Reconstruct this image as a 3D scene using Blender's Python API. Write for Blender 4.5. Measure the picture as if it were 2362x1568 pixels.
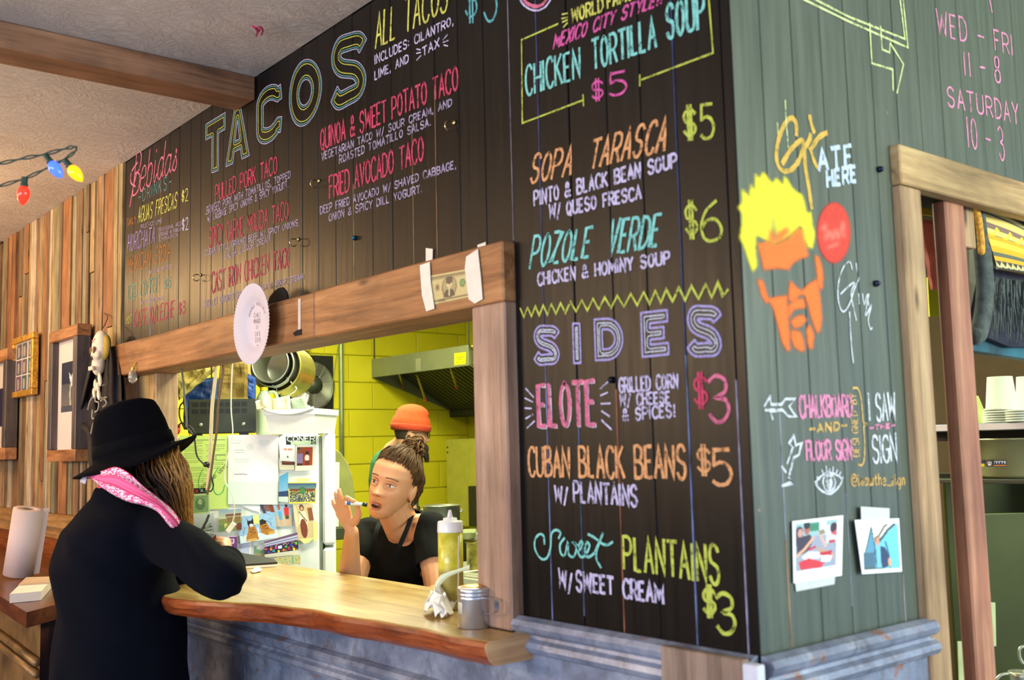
import bpy, math, random
import numpy as np
from mathutils import Vector, Matrix
random.seed(7); rng = np.random.RandomState(5)
for o in list(bpy.data.objects): bpy.data.objects.remove(o)
scn = bpy.context.scene; COL = scn.collection
# ------------------------------------------------------------------ camera
CX, CY, FP = 1181.0, 784.0, 2377.98
R = np.array([[0.6334054, -0.09399336, -0.76809039], [0.773432, 0.04546472, 0.63224671], [-0.02450598, -0.99453417, 0.10149507]])
CAM = np.array([1.07254494, -1.38581595, 1.45])
cd = bpy.data.cameras.new('camera'); cam = bpy.data.objects.new('camera', cd); COL.objects.link(cam)
cd.sensor_width = 36.0; cd.lens = 36.0 * FP / 2362.0; cd.clip_start = 0.05; cd.clip_end = 100
cam.matrix_world = Matrix([[R[i][0], -R[i][1], -R[i][2], CAM[i]] for i in range(3)] + [[0, 0, 0, 1]])
cd.dof.use_dof = True; cd.dof.focus_distance = 3.6; cd.dof.aperture_fstop = 4.5
scn.camera = cam
# ------------------------------------------------------------------ world, lights, exposure
scn.view_settings.view_transform = 'Standard'; scn.view_settings.look = 'None'
scn.view_settings.gamma = 1.0; scn.view_settings.use_curve_mapping = False
scn.view_settings.exposure = 1.25
w = bpy.data.worlds.new('world'); scn.world = w; w.use_nodes = True
w.node_tree.nodes['Background'].inputs[0].default_value = (0.55, 0.68, 1.0, 1); w.node_tree.nodes['Background'].inputs[1].default_value = 0.5
def light(name, kind, loc, power, color, size=1, size_y=None, target=None, spread=None):
    l = bpy.data.lights.new(name, kind); l.energy = power; l.color = color
    o = bpy.data.objects.new(name, l); COL.objects.link(o); o.location = loc
    if kind == 'AREA':
        l.size = size
        if size_y: l.shape = 'RECTANGLE'; l.size_y = size_y
        if spread: l.spread = spread
    else: l.shadow_soft_size = size
    if target is not None: o.rotation_euler = (Vector(target) - Vector(loc)).to_track_quat('-Z', 'Y').to_euler()
    return o
light('kitchen_tube_or_fill', 'AREA', (-3.9, 1.6, 2.68), 45, (0.98, 1.0, 0.66), 2.4, 0.5, target=(-3.9, 1.6, 0))
light('kitchen_tube_or_fill', 'AREA', (-1.9, 1.1, 2.68), 24, (0.98, 1.0, 0.70), 1.6, 0.4, target=(-1.9, 1.1, 0))
light('kitchen_tube_or_fill', 'AREA', (-0.9, 2.6, 2.68), 12, (0.98, 1.0, 0.66), 1.0, 0.3, target=(-0.9, 2.6, 0))
light('kitchen_tube_or_fill', 'AREA', (-1.5, 0.5, 2.66), 16, (0.98, 1.0, 0.74), 1.0, 0.25, target=(-2.4, 1.0, 1.0))  # added fill, aimed at the fridge side to brighten its papers
light('daylight_window', 'AREA', (4.4, 1.6, 2.0), 92, (0.84, 0.95, 0.88), 3.0, 1.6, target=(0, 0.2, 1.4))
light('daylight_window', 'AREA', (0.8, -5.9, 1.6), 120, (0.80, 0.88, 1.0), 4.5, 1.4, target=(-0.6, 0, 1.3))
light('warm_wall_lamp', 'POINT', (-3.63, -0.9, 2.3), 11, (1.0, 0.62, 0.28), 0.09)
light('warm_wall_lamp', 'POINT', (-4.9, -0.95, 2.38), 13, (1.0, 0.62, 0.28), 0.09)
light('added_ceiling_fill', 'AREA', (2.4, 1.6, 1.9), 22, (0.92, 1.0, 0.62), 1.2, 0.5, target=(1.6, 1.6, 2.6))  # added lamp with no known fixture, tints the ceiling the corner board reflects
light('warm_ceiling_lamp', 'AREA', (-3.2, -3.6, 2.0), 60, (1.0, 0.70, 0.42), 1.6, 0.8, target=(-3.2, -3.2, 2.6))  # uplight added to brighten the ceiling and warm its reflection in the board
light('warm_ceiling_lamp', 'AREA', (-3.2, -3.6, 1.98), 12, (1.0, 0.72, 0.46), 1.6, 0.8, target=(-2.2, -1.2, 0))
# ------------------------------------------------------------------ helpers: a pixel of the 2362x1568 photograph to a point
def ray(px, py): return R @ np.array([(px - CX) / FP, (py - CY) / FP, 1.0])
def at(ax, val, px, py):
    r = ray(px, py); t = (val - CAM[ax]) / r[ax]; return Vector(CAM + r * t)
def dep(d, px, py): return Vector(CAM + ray(px, py) * d)
def hit(p0, n, px, py):
    r = Vector(ray(px, py)); c = Vector(CAM); t = (Vector(p0) - c).dot(n) / r.dot(n); return c + r * t
CR, CU, CF = Vector(R[:, 0]), Vector(-R[:, 1]), Vector(R[:, 2])     # camera right, up, forward
V = Vector
# ------------------------------------------------------------------ object helpers
ORG = {}
def tag(o, label=None, cat=None, group=None, kind=None):
    if label: o['label'] = label
    if cat: o['category'] = cat
    if group: o['group'] = group
    if kind: o['kind'] = kind
    return o
def empty(name, loc, label=None, cat=None, group=None, kind=None):
    o = bpy.data.objects.new(name, None); COL.objects.link(o); o.location = loc; o.empty_display_size = 0.05
    ORG[o.name] = Vector(loc); return tag(o, label, cat, group, kind)
def link(me, name, parent=None, mat=None):
    o = bpy.data.objects.new(name, me); COL.objects.link(o)
    if mat is not None and not me.materials:
        for m in (mat if isinstance(mat, (list, tuple)) else [mat]): me.materials.append(m)
    if parent is not None:
        o.parent = parent; ORG[o.name] = ORG[parent.name]
        off = ORG[parent.name]
        if off.length > 0: me.transform(Matrix.Translation(-off))
    else: ORG[o.name] = Vector((0, 0, 0))
    return o
class MB:
    def __init__(s): s.v = []; s.f = []; s.mi = []; s.cur = 0; s.uv = None
    def add(s, vs, fs):
        n = len(s.v); s.v += [tuple(v) for v in vs]; s.f += [tuple(i + n for i in f) for f in fs]; s.mi += [s.cur] * len(fs); return s
    def box(s, a, b, M=None, ch=0.0):
        a, b = V(a), V(b); lo = V([min(a[i], b[i]) for i in range(3)]); hi = V([max(a[i], b[i]) for i in range(3)])
        if ch <= 0:
            vs = [V((x, y, z)) for z in (lo.z, hi.z) for y in (lo.y, hi.y) for x in (lo.x, hi.x)]
            fs = [(0, 2, 3, 1), (4, 5, 7, 6), (0, 1, 5, 4), (2, 6, 7, 3), (0, 4, 6, 2), (1, 3, 7, 5)]
        else:
            import itertools
            c = ch; pts = []; idx = {}
            for sx in (0, 1):
                for sy in (0, 1):
                    for sz in (0, 1):
                        for ax in range(3):
                            p = [hi[i] if (sx, sy, sz)[i] else lo[i] for i in range(3)]
                            for i in range(3):
                                if i != ax: p[i] += -c if (sx, sy, sz)[i] else c
                            idx[(sx, sy, sz, ax)] = len(pts); pts.append(V(p))
            fs = []
            def key(d, ax): return idx[(d[0], d[1], d[2], ax)]
            for ax in range(3):
                o1, o2 = [i for i in range(3) if i != ax]
                for sgn in (0, 1):
                    q = []
                    for (p1, p2) in ((0, 0), (1, 0), (1, 1), (0, 1)):
                        d = [0, 0, 0]; d[ax] = sgn; d[o1] = p1; d[o2] = p2; q.append(key(d, ax))
                    fs.append(tuple(q))
                for (p1, p2) in ((0, 0), (1, 0), (1, 1), (0, 1)):   # edges parallel to ax
                    d0 = [0, 0, 0]; d1 = [0, 0, 0]; d0[o1] = d1[o1] = p1; d0[o2] = d1[o2] = p2; d1[ax] = 1
                    fs.append((key(d0, o1), key(d1, o1), key(d1, o2), key(d0, o2)))
            for d in itertools.product((0, 1), repeat=3): fs.append((key(d, 0), key(d, 1), key(d, 2)))
            vs = pts
        if M is not None: vs = [M @ v for v in vs]
        return s.add(vs, fs)
    def quadbox(s, q, n, t):       # q: 4 corners, extruded by n*t
        q = [V(p) for p in q]; k = len(q); n = V(n) * t
        vs = q + [p + n for p in q]
        return s.add(vs, [tuple(range(k))[::-1], tuple(range(k, 2 * k))] + [(i, (i + 1) % k, (i + 1) % k + k, i + k) for i in range(k)])
    def tube(s, pts, r, n=8, caps=True):
        pts = [V(p) for p in pts]; k = len(pts); rs = r if isinstance(r, (list, tuple)) else [r] * k
        ts = [(pts[min(i + 1, k - 1)] - pts[max(i - 1, 0)]).normalized() for i in range(k)]
        up = V((0, 0, 1)) if abs(ts[0].z) < 0.9 else V((1, 0, 0))
        a = ts[0].cross(up).normalized(); vs = []
        for i in range(k):
            a = (a - ts[i] * a.dot(ts[i])); a = a.normalized() if a.length > 1e-6 else ts[i].orthogonal().normalized()
            b = ts[i].cross(a)
            for j in range(n):
                t = 2 * math.pi * j / n; vs.append(pts[i] + (a * math.cos(t) + b * math.sin(t)) * rs[i])
        fs = [(i * n + j, i * n + (j + 1) % n, (i + 1) * n + (j + 1) % n, (i + 1) * n + j) for i in range(k - 1) for j in range(n)]
        if caps: fs += [tuple(range(n))[::-1], tuple(range((k - 1) * n, k * n))]
        return s.add(vs, fs)
    def lathe(s, prof, c=(0, 0, 0), M=None, n=32, closed=False):   # prof: (r, z)
        vs = []; c = V(c)
        for (r, z) in prof:
            for j in range(n):
                t = 2 * math.pi * j / n; p = V((r * math.cos(t), r * math.sin(t), z)); vs.append((M @ p if M is not None else p) + c)
        k = len(prof); fs = [(i * n + j, i * n + (j + 1) % n, (i + 1) * n + (j + 1) % n, (i + 1) * n + j) for i in range(k - 1) for j in range(n)]
        if prof[0][0] > 1e-5 and not closed: fs.append(tuple(range(n))[::-1])
        if prof[-1][0] > 1e-5 and not closed: fs.append(tuple(range((k - 1) * n, k * n)))
        return s.add(vs, fs)
    def ell(s, c, r, M=None, n=20, m=14):
        vs = []; c = V(c)
        for i in range(m + 1):
            ph = math.pi * i / m
            for j in range(n):
                t = 2 * math.pi * j / n; p = V((r[0] * math.sin(ph) * math.cos(t), r[1] * math.sin(ph) * math.sin(t), r[2] * math.cos(ph)))
                vs.append((M @ p if M is not None else p) + c)
        fs = [(i * n + j, (i + 1) * n + j, (i + 1) * n + (j + 1) % n, i * n + (j + 1) % n) for i in range(m) for j in range(n)]
        return s.add(vs, fs)
    def cap(s, a, b, ra, rb, n=14):    # tapered capsule
        a, b = V(a), V(b); d = (b - a); L = d.length; d.normalize(); pts = []; rs = []
        for i in range(5):
            t = math.pi / 2 * (1 - i / 4.0); pts.append(a - d * ra * math.sin(t)); rs.append(max(ra * math.cos(t), 1e-4))
        for i in range(5):
            t = math.pi / 2 * i / 4.0; pts.append(b + d * rb * math.sin(t)); rs.append(max(rb * math.cos(t), 1e-4))
        return s.tube(pts, rs, n)
    def chain(s, pts, rs, n=14):
        for i in range(len(pts) - 1): s.cap(pts[i], pts[i + 1], rs[i], rs[i + 1], n)
        return s
    def grid(s, P):                  # P[i][j] points
        k, l = len(P), len(P[0]); return s.add([p for r_ in P for p in r_], [(i * l + j, i * l + j + 1, (i + 1) * l + j + 1, (i + 1) * l + j) for i in range(k - 1) for j in range(l - 1)])
    def loft(s, rings, caps=True, closed=True):
        n = len(rings[0]); k = len(rings); m = n if closed else n - 1
        fs = [(i * n + j, i * n + (j + 1) % n, (i + 1) * n + (j + 1) % n, (i + 1) * n + j) for i in range(k - 1) for j in range(m)]
        if caps: fs += [tuple(range(n))[::-1], tuple(range((k - 1) * n, k * n))]
        return s.add([p for r_ in rings for p in r_], fs)
    def mesh(s, name, smooth=False):
        me = bpy.data.meshes.new(name); me.from_pydata(s.v, [], s.f)
        if any(s.mi): me.polygons.foreach_set('material_index', s.mi)
        if smooth: me.polygons.foreach_set('use_smooth', [True] * len(s.f))
        me.validate(); me.update(); return me
    def build(s, name, mat, parent=None, smooth=False, label=None, cat=None, group=None, kind=None, fixn=True):
        me = s.mesh(name, smooth)
        if fixn:
            import bmesh
            bm = bmesh.new(); bm.from_mesh(me); bmesh.ops.recalc_face_normals(bm, faces=bm.faces); bm.to_mesh(me); bm.free()
        o = link(me, name, parent, mat); return tag(o, label, cat, group, kind)
def remesh(m, name, voxel, mat, parent=None, smooth=4, fac=0.5, post=None, **kw):
    o = bpy.data.objects.new('tmp', m.mesh('tmp')); COL.objects.link(o)
    md = o.modifiers.new('r', 'REMESH'); md.mode = 'VOXEL'; md.voxel_size = voxel
    if smooth: sm = o.modifiers.new('s', 'SMOOTH'); sm.factor = fac; sm.iterations = smooth
    dg = bpy.context.evaluated_depsgraph_get(); me = bpy.data.meshes.new_from_object(o.evaluated_get(dg))
    bpy.data.objects.remove(o); me.name = name; me.materials.clear()
    if post: post(me)
    me.polygons.foreach_set('use_smooth', [True] * len(me.polygons))
    return tag(link(me, name, parent, mat), **kw)
def smoothpts(P, sub=6, closed=False):
    P = [V(p) for p in P]; n = len(P); out = []
    for i in range(n if closed else n - 1):
        p0, p1, p2, p3 = (P[(i - 1) % n], P[i], P[(i + 1) % n], P[(i + 2) % n]) if closed else (P[max(i - 1, 0)], P[i], P[i + 1], P[min(i + 2, n - 1)])
        for k in range(sub):
            t = k / sub; out.append(0.5 * ((2 * p1) + (p2 - p0) * t + (2 * p0 - 5 * p1 + 4 * p2 - p3) * t * t + (3 * p1 - p0 - 3 * p2 + p3) * t ** 3))
    if not closed: out.append(P[-1])
    return out
def frame(x, y, z, o=(0, 0, 0)):   # matrix from axes
    return Matrix([[x[i], y[i], z[i], o[i]] for i in range(3)] + [[0, 0, 0, 1]])
# ------------------------------------------------------------------ materials
def srgb(c): return tuple(((v / 255) / 12.92 if v / 255 <= 0.04045 else ((v / 255 + 0.055) / 1.055) ** 2.4) for v in c[:3]) + (1,)
MATS = {}
def nmat(name):
    m = bpy.data.materials.new(name); m.use_nodes = True; nt = m.node_tree; return m, nt, nt.nodes['Principled BSDF']
def N(nt, t, **kw):
    n = nt.nodes.new(t)
    for k, v in kw.items():
        if k.startswith('i_'): n.inputs[k[2:].replace('_', ' ')].default_value = v
        else: setattr(n, k, v)
    return n
def coords(nt, scale, rnd=True, kind='Object'):
    tc = N(nt, 'ShaderNodeTexCoord'); mp = N(nt, 'ShaderNodeMapping'); mp.inputs['Scale'].default_value = scale
    nt.links.new(tc.outputs[kind], mp.inputs['Vector'])
    if not rnd: return mp.outputs[0]
    oi = N(nt, 'ShaderNodeObjectInfo'); mu = N(nt, 'ShaderNodeMath', operation='MULTIPLY'); mu.inputs[1].default_value = 37.0
    nt.links.new(oi.outputs['Random'], mu.inputs[0]); ad = N(nt, 'ShaderNodeVectorMath', operation='ADD')
    nt.links.new(mp.outputs[0], ad.inputs[0]); nt.links.new(mu.outputs[0], ad.inputs[1]); return ad.outputs[0]
def noise(nt, vec, scale, detail=6, rough=0.6, dist=0.0):
    n = N(nt, 'ShaderNodeTexNoise'); n.inputs['Scale'].default_value = scale; n.inputs['Detail'].default_value = detail
    n.inputs['Roughness'].default_value = rough; n.inputs['Distortion'].default_value = dist; nt.links.new(vec, n.inputs['Vector']); return n.outputs['Fac']
def ramp(nt, fac, stops, interp='LINEAR'):
    r = N(nt, 'ShaderNodeValToRGB'); cr = r.color_ramp; cr.interpolation = interp
    while len(cr.elements) > 1: cr.elements.remove(cr.elements[-1])
    cr.elements[0].position = stops[0][0]; cr.elements[0].color = stops[0][1]
    for p, c in stops[1:]: e = cr.elements.new(p); e.color = c
    nt.links.new(fac, r.inputs[0]); return r.outputs[0]
def mix(nt, fac, a, b, blend='MIX'):
    m = N(nt, 'ShaderNodeMix', data_type='RGBA', blend_type=blend)
    for k, v in ((0, fac), (6, a), (7, b)):
        if isinstance(v, (int, float, tuple)): m.inputs[k].default_value = v
        else: nt.links.new(v, m.inputs[k])
    return m.outputs[2]
def bump(nt, bs, h, strength=0.3, dist=0.01):
    b = N(nt, 'ShaderNodeBump'); b.inputs['Strength'].default_value = strength; b.inputs['Distance'].default_value = dist
    nt.links.new(h, b.inputs['Height']); nt.links.new(b.outputs[0], bs.inputs['Normal'])
def plain(name, col, rough=0.6, metal=0.0, var=0.12, scale=12, bmp=0.0, bscale=60, spec=0.5, sss=0.0, sheen=0.0, coat=0.0, trans=0.0):
    if name in MATS: return MATS[name]
    m, nt, bs = nmat(name); c = srgb(col); vec = coords(nt, (1, 1, 1))
    if var > 0:
        f = noise(nt, vec, scale); d = tuple(v * (1 - var * 1.6) for v in c[:3]) + (1,); l = tuple(min(1, v * (1 + var)) for v in c[:3]) + (1,)
        nt.links.new(ramp(nt, f, [(0.3, d), (0.7, l)]), bs.inputs['Base Color'])
    else: bs.inputs['Base Color'].default_value = c
    bs.inputs['Roughness'].default_value = rough; bs.inputs['Metallic'].default_value = metal; bs.inputs['Specular IOR Level'].default_value = spec
    if sss: bs.inputs['Subsurface Weight'].default_value = sss; bs.inputs['Subsurface Radius'].default_value = (0.01, 0.004, 0.002)
    if sheen: bs.inputs['Sheen Weight'].default_value = sheen
    if coat: bs.inputs['Coat Weight'].default_value = coat
    if trans: bs.inputs['Transmission Weight'].default_value = trans
    if bmp: bump(nt, bs, noise(nt, vec, bscale), bmp, 0.004)
    MATS[name] = m; return m
def wood(name, dark, mid, light_, axis='z', rough=0.6, grain=1.0, knots=True, varobj=0.35, spec=0.4, blotch=0.35, bmp=0.4):
    if name in MATS: return MATS[name]
    m, nt, bs = nmat(name); sc = {'x': (1.2, 18, 18), 'y': (18, 1.2, 18), 'z': (18, 18, 1.2)}[axis]
    sc = tuple(v * grain for v in sc); vec = coords(nt, sc)
    g1 = noise(nt, vec, 2.2, 8, 0.65, 0.6); g2 = noise(nt, vec, 9.0, 4, 0.7, 0.2)
    base = ramp(nt, g1, [(0.25, srgb(dark)), (0.5, srgb(mid)), (0.72, srgb(light_))])
    c = mix(nt, 0.35, base, ramp(nt, g2, [(0.35, (0.35, 0.35, 0.35, 1)), (0.6, (1, 1, 1, 1))]), 'MULTIPLY')
    v2 = coords(nt, (1, 1, 1)); bl = noise(nt, v2, 4.0, 3)
    c = mix(nt, 1.0, c, ramp(nt, bl, [(0.3, (1 - blotch, 1 - blotch, 1 - blotch, 1)), (0.65, (1, 1, 1, 1))]), 'MULTIPLY')
    if knots:
        vo = N(nt, 'ShaderNodeTexVoronoi'); vo.inputs['Scale'].default_value = 1.0
        ks = {'x': (3, 9, 9), 'y': (9, 3, 9), 'z': (9, 9, 3)}[axis]; nt.links.new(coords(nt, ks), vo.inputs['Vector'])
        c = mix(nt, 1.0, c, ramp(nt, vo.outputs['Distance'], [(0.04, (0.25, 0.2, 0.18, 1)), (0.11, (1, 1, 1, 1))]), 'MULTIPLY')
    oi = N(nt, 'ShaderNodeObjectInfo')
    c = mix(nt, 1.0, c, ramp(nt, oi.outputs['Random'], [(0, (1 - varobj,) * 3 + (1,)), (1, (1.0, 1.0, 1.0, 1))]), 'MULTIPLY')
    nt.links.new(c, bs.inputs['Base Color']); bs.inputs['Roughness'].default_value = rough; bs.inputs['Specular IOR Level'].default_value = spec
    bump(nt, bs, g1, bmp, 0.004); MATS[name] = m; return m
# ------------------------------------------------------------------ materials of the setting
def board_mat(name, col, col2, rough, dust=0.035, spec_=0.22):
    m, nt, bs = nmat(name); vec = coords(nt, (30, 30, 1.6))
    g = noise(nt, vec, 2.0, 6); v2 = coords(nt, (1, 1, 1), False); b = noise(nt, v2, 2.5, 5, 0.65)
    c = ramp(nt, g, [(0.3, srgb(col)), (0.7, srgb(col2))])
    c = mix(nt, ramp(nt, b, [(0.5, (0, 0, 0, 1)), (0.8, (dust,) * 3 + (1,))]), c, (0.16, 0.15, 0.16, 1))
    sp = noise(nt, v2, 38, 2, 0.5)
    c = mix(nt, ramp(nt, sp, [(0.76, (0, 0, 0, 1)), (0.79, (0.6, 0.6, 0.6, 1))]), c, (0.32, 0.22, 0.18, 1))
    nt.links.new(c, bs.inputs['Base Color'])
    nt.links.new(ramp(nt, g, [(0.2, (rough - 0.06,) * 3 + (1,)), (0.8, (rough + 0.08,) * 3 + (1,))]), bs.inputs['Roughness'])
    bs.inputs['Specular IOR Level'].default_value = spec_
    bump(nt, bs, g, 0.35, 0.0015); return m
M_board = board_mat('chalkboard_paint', (7, 5, 6), (14, 11, 10), 0.36)
M_gboard = board_mat('green_chalkboard_paint', (64, 74, 66), (82, 92, 80), 0.34, 0.2, 0.5)
M_dark = plain('dark_void', (14, 12, 12), 0.9, var=0)
M_frame = wood('reclaimed_frame_wood', (92, 56, 30), (172, 116, 70), (208, 154, 102), 'x', 0.55, 0.6, varobj=0.15)
M_framez = wood('reclaimed_post_wood', (116, 84, 66), (182, 144, 120), (212, 178, 150), 'z', 0.6, 0.6, varobj=0.15)
M_beam = wood('beam_wood', (110, 70, 46), (172, 122, 88), (200, 150, 112), 'y', 0.6, 0.6, varobj=0.1, blotch=0.5)
M_framey = wood('pale_frame_wood', (120, 92, 60), (186, 152, 104), (214, 184, 134), 'y', 0.6, 0.6, varobj=0.12)
M_jamb = wood('pale_jamb_wood', (120, 92, 66), (188, 152, 112), (216, 184, 142), 'z', 0.6, 0.6, varobj=0.12)
M_redwood = wood('red_brown_post_wood', (116, 62, 48), (170, 112, 86), (200, 146, 112), 'z', 0.5, 0.5, varobj=0.1)
PAL = [wood('strip_wood_%d' % i, *c, axis='z', rough=0.7, knots=True, varobj=0.3, blotch=0.45, grain=1.4) for i, c in enumerate([
    ((88, 62, 42), (156, 122, 84), (192, 160, 116)), ((104, 84, 54), (176, 150, 102), (206, 184, 136)), ((96, 58, 34), (158, 106, 64), (186, 136, 90)),
    ((86, 82, 62), (150, 146, 112), (182, 178, 142)), ((110, 94, 76), (188, 168, 138), (216, 200, 172)), ((70, 50, 36), (128, 96, 66), (160, 128, 92))])]
def tin_mat():
    m, nt, bs = nmat('weathered_tin'); v = coords(nt, (1, 1, 1), False); a = noise(nt, v, 6, 8, 0.7); b = noise(nt, v, 22, 5, 0.7, 0.5); r = noise(nt, v, 13, 4, 0.6)
    c = ramp(nt, a, [(0.3, srgb((84, 92, 112))), (0.5, srgb((130, 138, 160))), (0.7, srgb((172, 178, 194)))])
    c = mix(nt, ramp(nt, b, [(0.5, (0, 0, 0, 1)), (0.68, (0.65, 0.65, 0.65, 1))]), c, srgb((88, 84, 86)))
    c = mix(nt, ramp(nt, r, [(0.63, (0, 0, 0, 1)), (0.69, (0.9, 0.9, 0.9, 1))]), c, srgb((146, 96, 66)))
    nt.links.new(c, bs.inputs['Base Color']); bs.inputs['Metallic'].default_value = 0.25; bs.inputs['Roughness'].default_value = 0.42
    bump(nt, bs, a, 0.3, 0.01); return m
M_tin = tin_mat()
def stucco():
    m, nt, bs = nmat('stucco_ceiling'); v = coords(nt, (1, 1, 1), False)
    wp = N(nt, 'ShaderNodeTexNoise'); wp.inputs['Scale'].default_value = 3.5; wp.inputs['Detail'].default_value = 3; nt.links.new(v, wp.inputs['Vector'])
    va = N(nt, 'ShaderNodeVectorMath', operation='MULTIPLY_ADD'); va.inputs[1].default_value = (.28, .28, .28); nt.links.new(wp.outputs['Color'], va.inputs[0]); nt.links.new(v, va.inputs[2])
    vo = N(nt, 'ShaderNodeTexVoronoi', feature='F1'); vo.inputs['Scale'].default_value = 4.5; nt.links.new(va.outputs[0], vo.inputs['Vector'])
    mu = N(nt, 'ShaderNodeMath', operation='MULTIPLY'); mu.inputs[1].default_value = 60; wv = N(nt, 'ShaderNodeMath', operation='SINE')
    nt.links.new(vo.outputs['Distance'], mu.inputs[0]); nt.links.new(mu.outputs[0], wv.inputs[0])
    msk = ramp(nt, noise(nt, v, 3, 3), [(.42, (0, 0, 0, 1)), (.62, (1, 1, 1, 1))]); mm = N(nt, 'ShaderNodeMath', operation='MULTIPLY'); nt.links.new(wv.outputs[0], mm.inputs[0]); nt.links.new(msk, mm.inputs[1])
    fine = noise(nt, va.outputs[0], 34, 8, 0.75, 1.2); h = N(nt, 'ShaderNodeMath', operation='MULTIPLY_ADD'); h.inputs[1].default_value = 0.07
    nt.links.new(mm.outputs[0], h.inputs[0]); nt.links.new(fine, h.inputs[2])
    nt.links.new(ramp(nt, noise(nt, v, 1.2, 4), [(0.3, srgb((206, 192, 184))), (0.7, srgb((228, 218, 212)))]), bs.inputs['Base Color'])
    bs.inputs['Roughness'].default_value = 0.5; bump(nt, bs, h.outputs[0], 0.8, 0.02); return m
M_stucco = stucco()
M_floor = plain('worn_concrete_floor', (120, 124, 134), 0.5, var=.15, scale=3)
M_plaster = plain('cool_plaster', (70, 68, 74), 0.8)
M_cmu = plain('yellow_painted_block', (200, 188, 20), 0.5, var=0.05, scale=3, bmp=0.5, bscale=90)
M_mortar = plain('yellow_painted_mortar', (176, 172, 20), 0.6, var=0.05)
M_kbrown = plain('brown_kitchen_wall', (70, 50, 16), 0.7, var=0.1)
def S(o): return tag(o, kind='structure')
ZC = 2.62
S(MB().box((-7.5, -6, -0.1), (4.5, 6, 0)).build('floor', M_floor))
S(MB().box((-7.5, -6, ZC), (4.5, 0.0, ZC + 0.1)).box((0, 0, ZC), (4.5, 4, ZC + 0.1)).build('ceiling', M_stucco))
S(MB().box((-5.7, 0.13, 2.72), (-0.1, 4.2, 2.8)).build('ceiling', plain('kitchen_ceiling', (150, 150, 110), 0.8)))
S(MB().box((-7.6, -6, 0), (-7.5, 0.1, ZC)).build('wall_far_left', M_plaster))
S(MB().box((-7.5, -6.1, 0), (-2.0, -6.0, ZC)).box((-2, -6.1, 0), (3.2, -6, 0.9)).box((-2, -6.1, 2.35), (3.2, -6, ZC)).box((3.2, -6.1, 0), (4.5, -6, ZC)).build('wall_back', M_plaster))
# -- main wall: core boards behind the planks, opening x -3.02..-0.70, z 1.02..1.78
PF = 0.030                                   # how far the window frame stands proud of the boards
ox0, ox1, oz0, oz1 = -3.03, -0.70, 1.02, 1.775
wf = MB().box((-7.5, 0.016, 0), (ox0, 0.12, ZC + 0.1)).box((ox0, 0.016, oz1 + 0.01), (ox1, 0.12, ZC + 0.1)).box((ox1, 0.016, 0), (-0.016, 0.12, ZC + 0.1)).box((ox0, 0.016, 0), (ox1, 0.12, oz0))
wall_front = S(wf.build('wall_front', M_dark))
def plank(par, a, b, mat, ax, off=0.0):
    return MB().box(a, b, ch=0.0014).build('plank', mat, par)
gx = [-3.025, -2.922, -2.827, -2.733, -2.641, -2.552, -2.459, -2.359, -2.269, -2.178, -2.086, -1.994, -1.903, -1.817, -1.72, -1.625, -1.54, -1.447, -1.351, -1.257, -1.163, -1.069, -0.976, -0.878, -0.784, -0.689, -0.597, -0.505, -0.412, -0.305, -0.216, -0.130, -0.022]
for i in range(len(gx) - 1):
    g = 0.0022 if gx[i + 1] in (-0.412, -0.130, -2.269, -2.459) else 0.0011
    z0 = 1.845 if gx[i] < -0.6 else 1.075
    d = rng.uniform(-0.0003, 0.0003)
    plank(wall_front, (gx[i] + 0.0008, d, z0), (gx[i + 1] - g, 0.015, ZC - rng.uniform(0, 0.004)), M_board, 1)
plank(wall_front, (-0.0205, -0.001, 1.075), (0.0, 0.015, ZC), M_board, 1)
for xe, za, zb_e, ce in ((-0.505, 1.09, 1.62, (112, 124, 176)), (-0.5055, 1.62, 2.55, (54, 60, 110)), (-0.305, 1.09, 1.55, (150, 88, 60)), (-0.1305, 1.09, 1.60, (104, 120, 168)), (-0.131, 1.60, 2.6, (44, 60, 104)), (-0.0225, 1.09, 1.55, (150, 146, 176)), (-0.412, 1.12, 1.5, (70, 84, 120)), (-0.597, 1.885, 2.6, (112, 110, 118)), (-0.878, 1.885, 2.3, (130, 96, 60)), (-1.257, 1.885, 2.15, (150, 130, 80)), (-0.976, 1.885, 2.25, (120, 100, 60)), (-2.733, 1.885, 2.05, (130, 140, 180)), (-2.641, 1.885, 2.5, (170, 130, 80)), (-2.922, 1.885, 2.1, (60, 60, 90))):
    MB().box((xe - .0016, -.0006, za), (xe + .0006, .004, zb_e)).build('worn_edge', plain('worn_edge_%d_%d' % (ce[0], ce[2]), ce, .7, var=.5, scale=14), wall_front)
# -- wall of chalkboard round the corner (faces +x), opening from y 0.53 to 1.9, z below 1.96
wr = MB().box((-0.12, 0.0165, 0), (-0.016, 0.53, ZC + 0.1)).box((-0.12, 0.53, 1.97), (-0.016, 4, ZC + 0.1)).box((-0.12, 1.9, 0), (-0.016, 4, 1.97))
wall_right = S(wr.build('wall_right', M_dark))
gy = [0.0, 0.083, 0.176, 0.268, 0.35, 0.441, 0.529, 0.623, 0.714, 0.806, 0.9, 0.989, 1.08, 1.17, 1.26, 1.36, 1.45, 1.54, 1.63, 1.73, 1.82, 1.91, 2.0]
for i in range(len(gy) - 1):
    z0 = 1.08 if gy[i] < 0.5 else 1.98
    d = rng.uniform(-0.0003, 0.0003); plank(wall_right, (-0.0158, gy[i] + 0.0007, z0), (d, gy[i + 1] - 0.0011, ZC - rng.uniform(0, 0.004)), M_gboard, 0)
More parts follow.
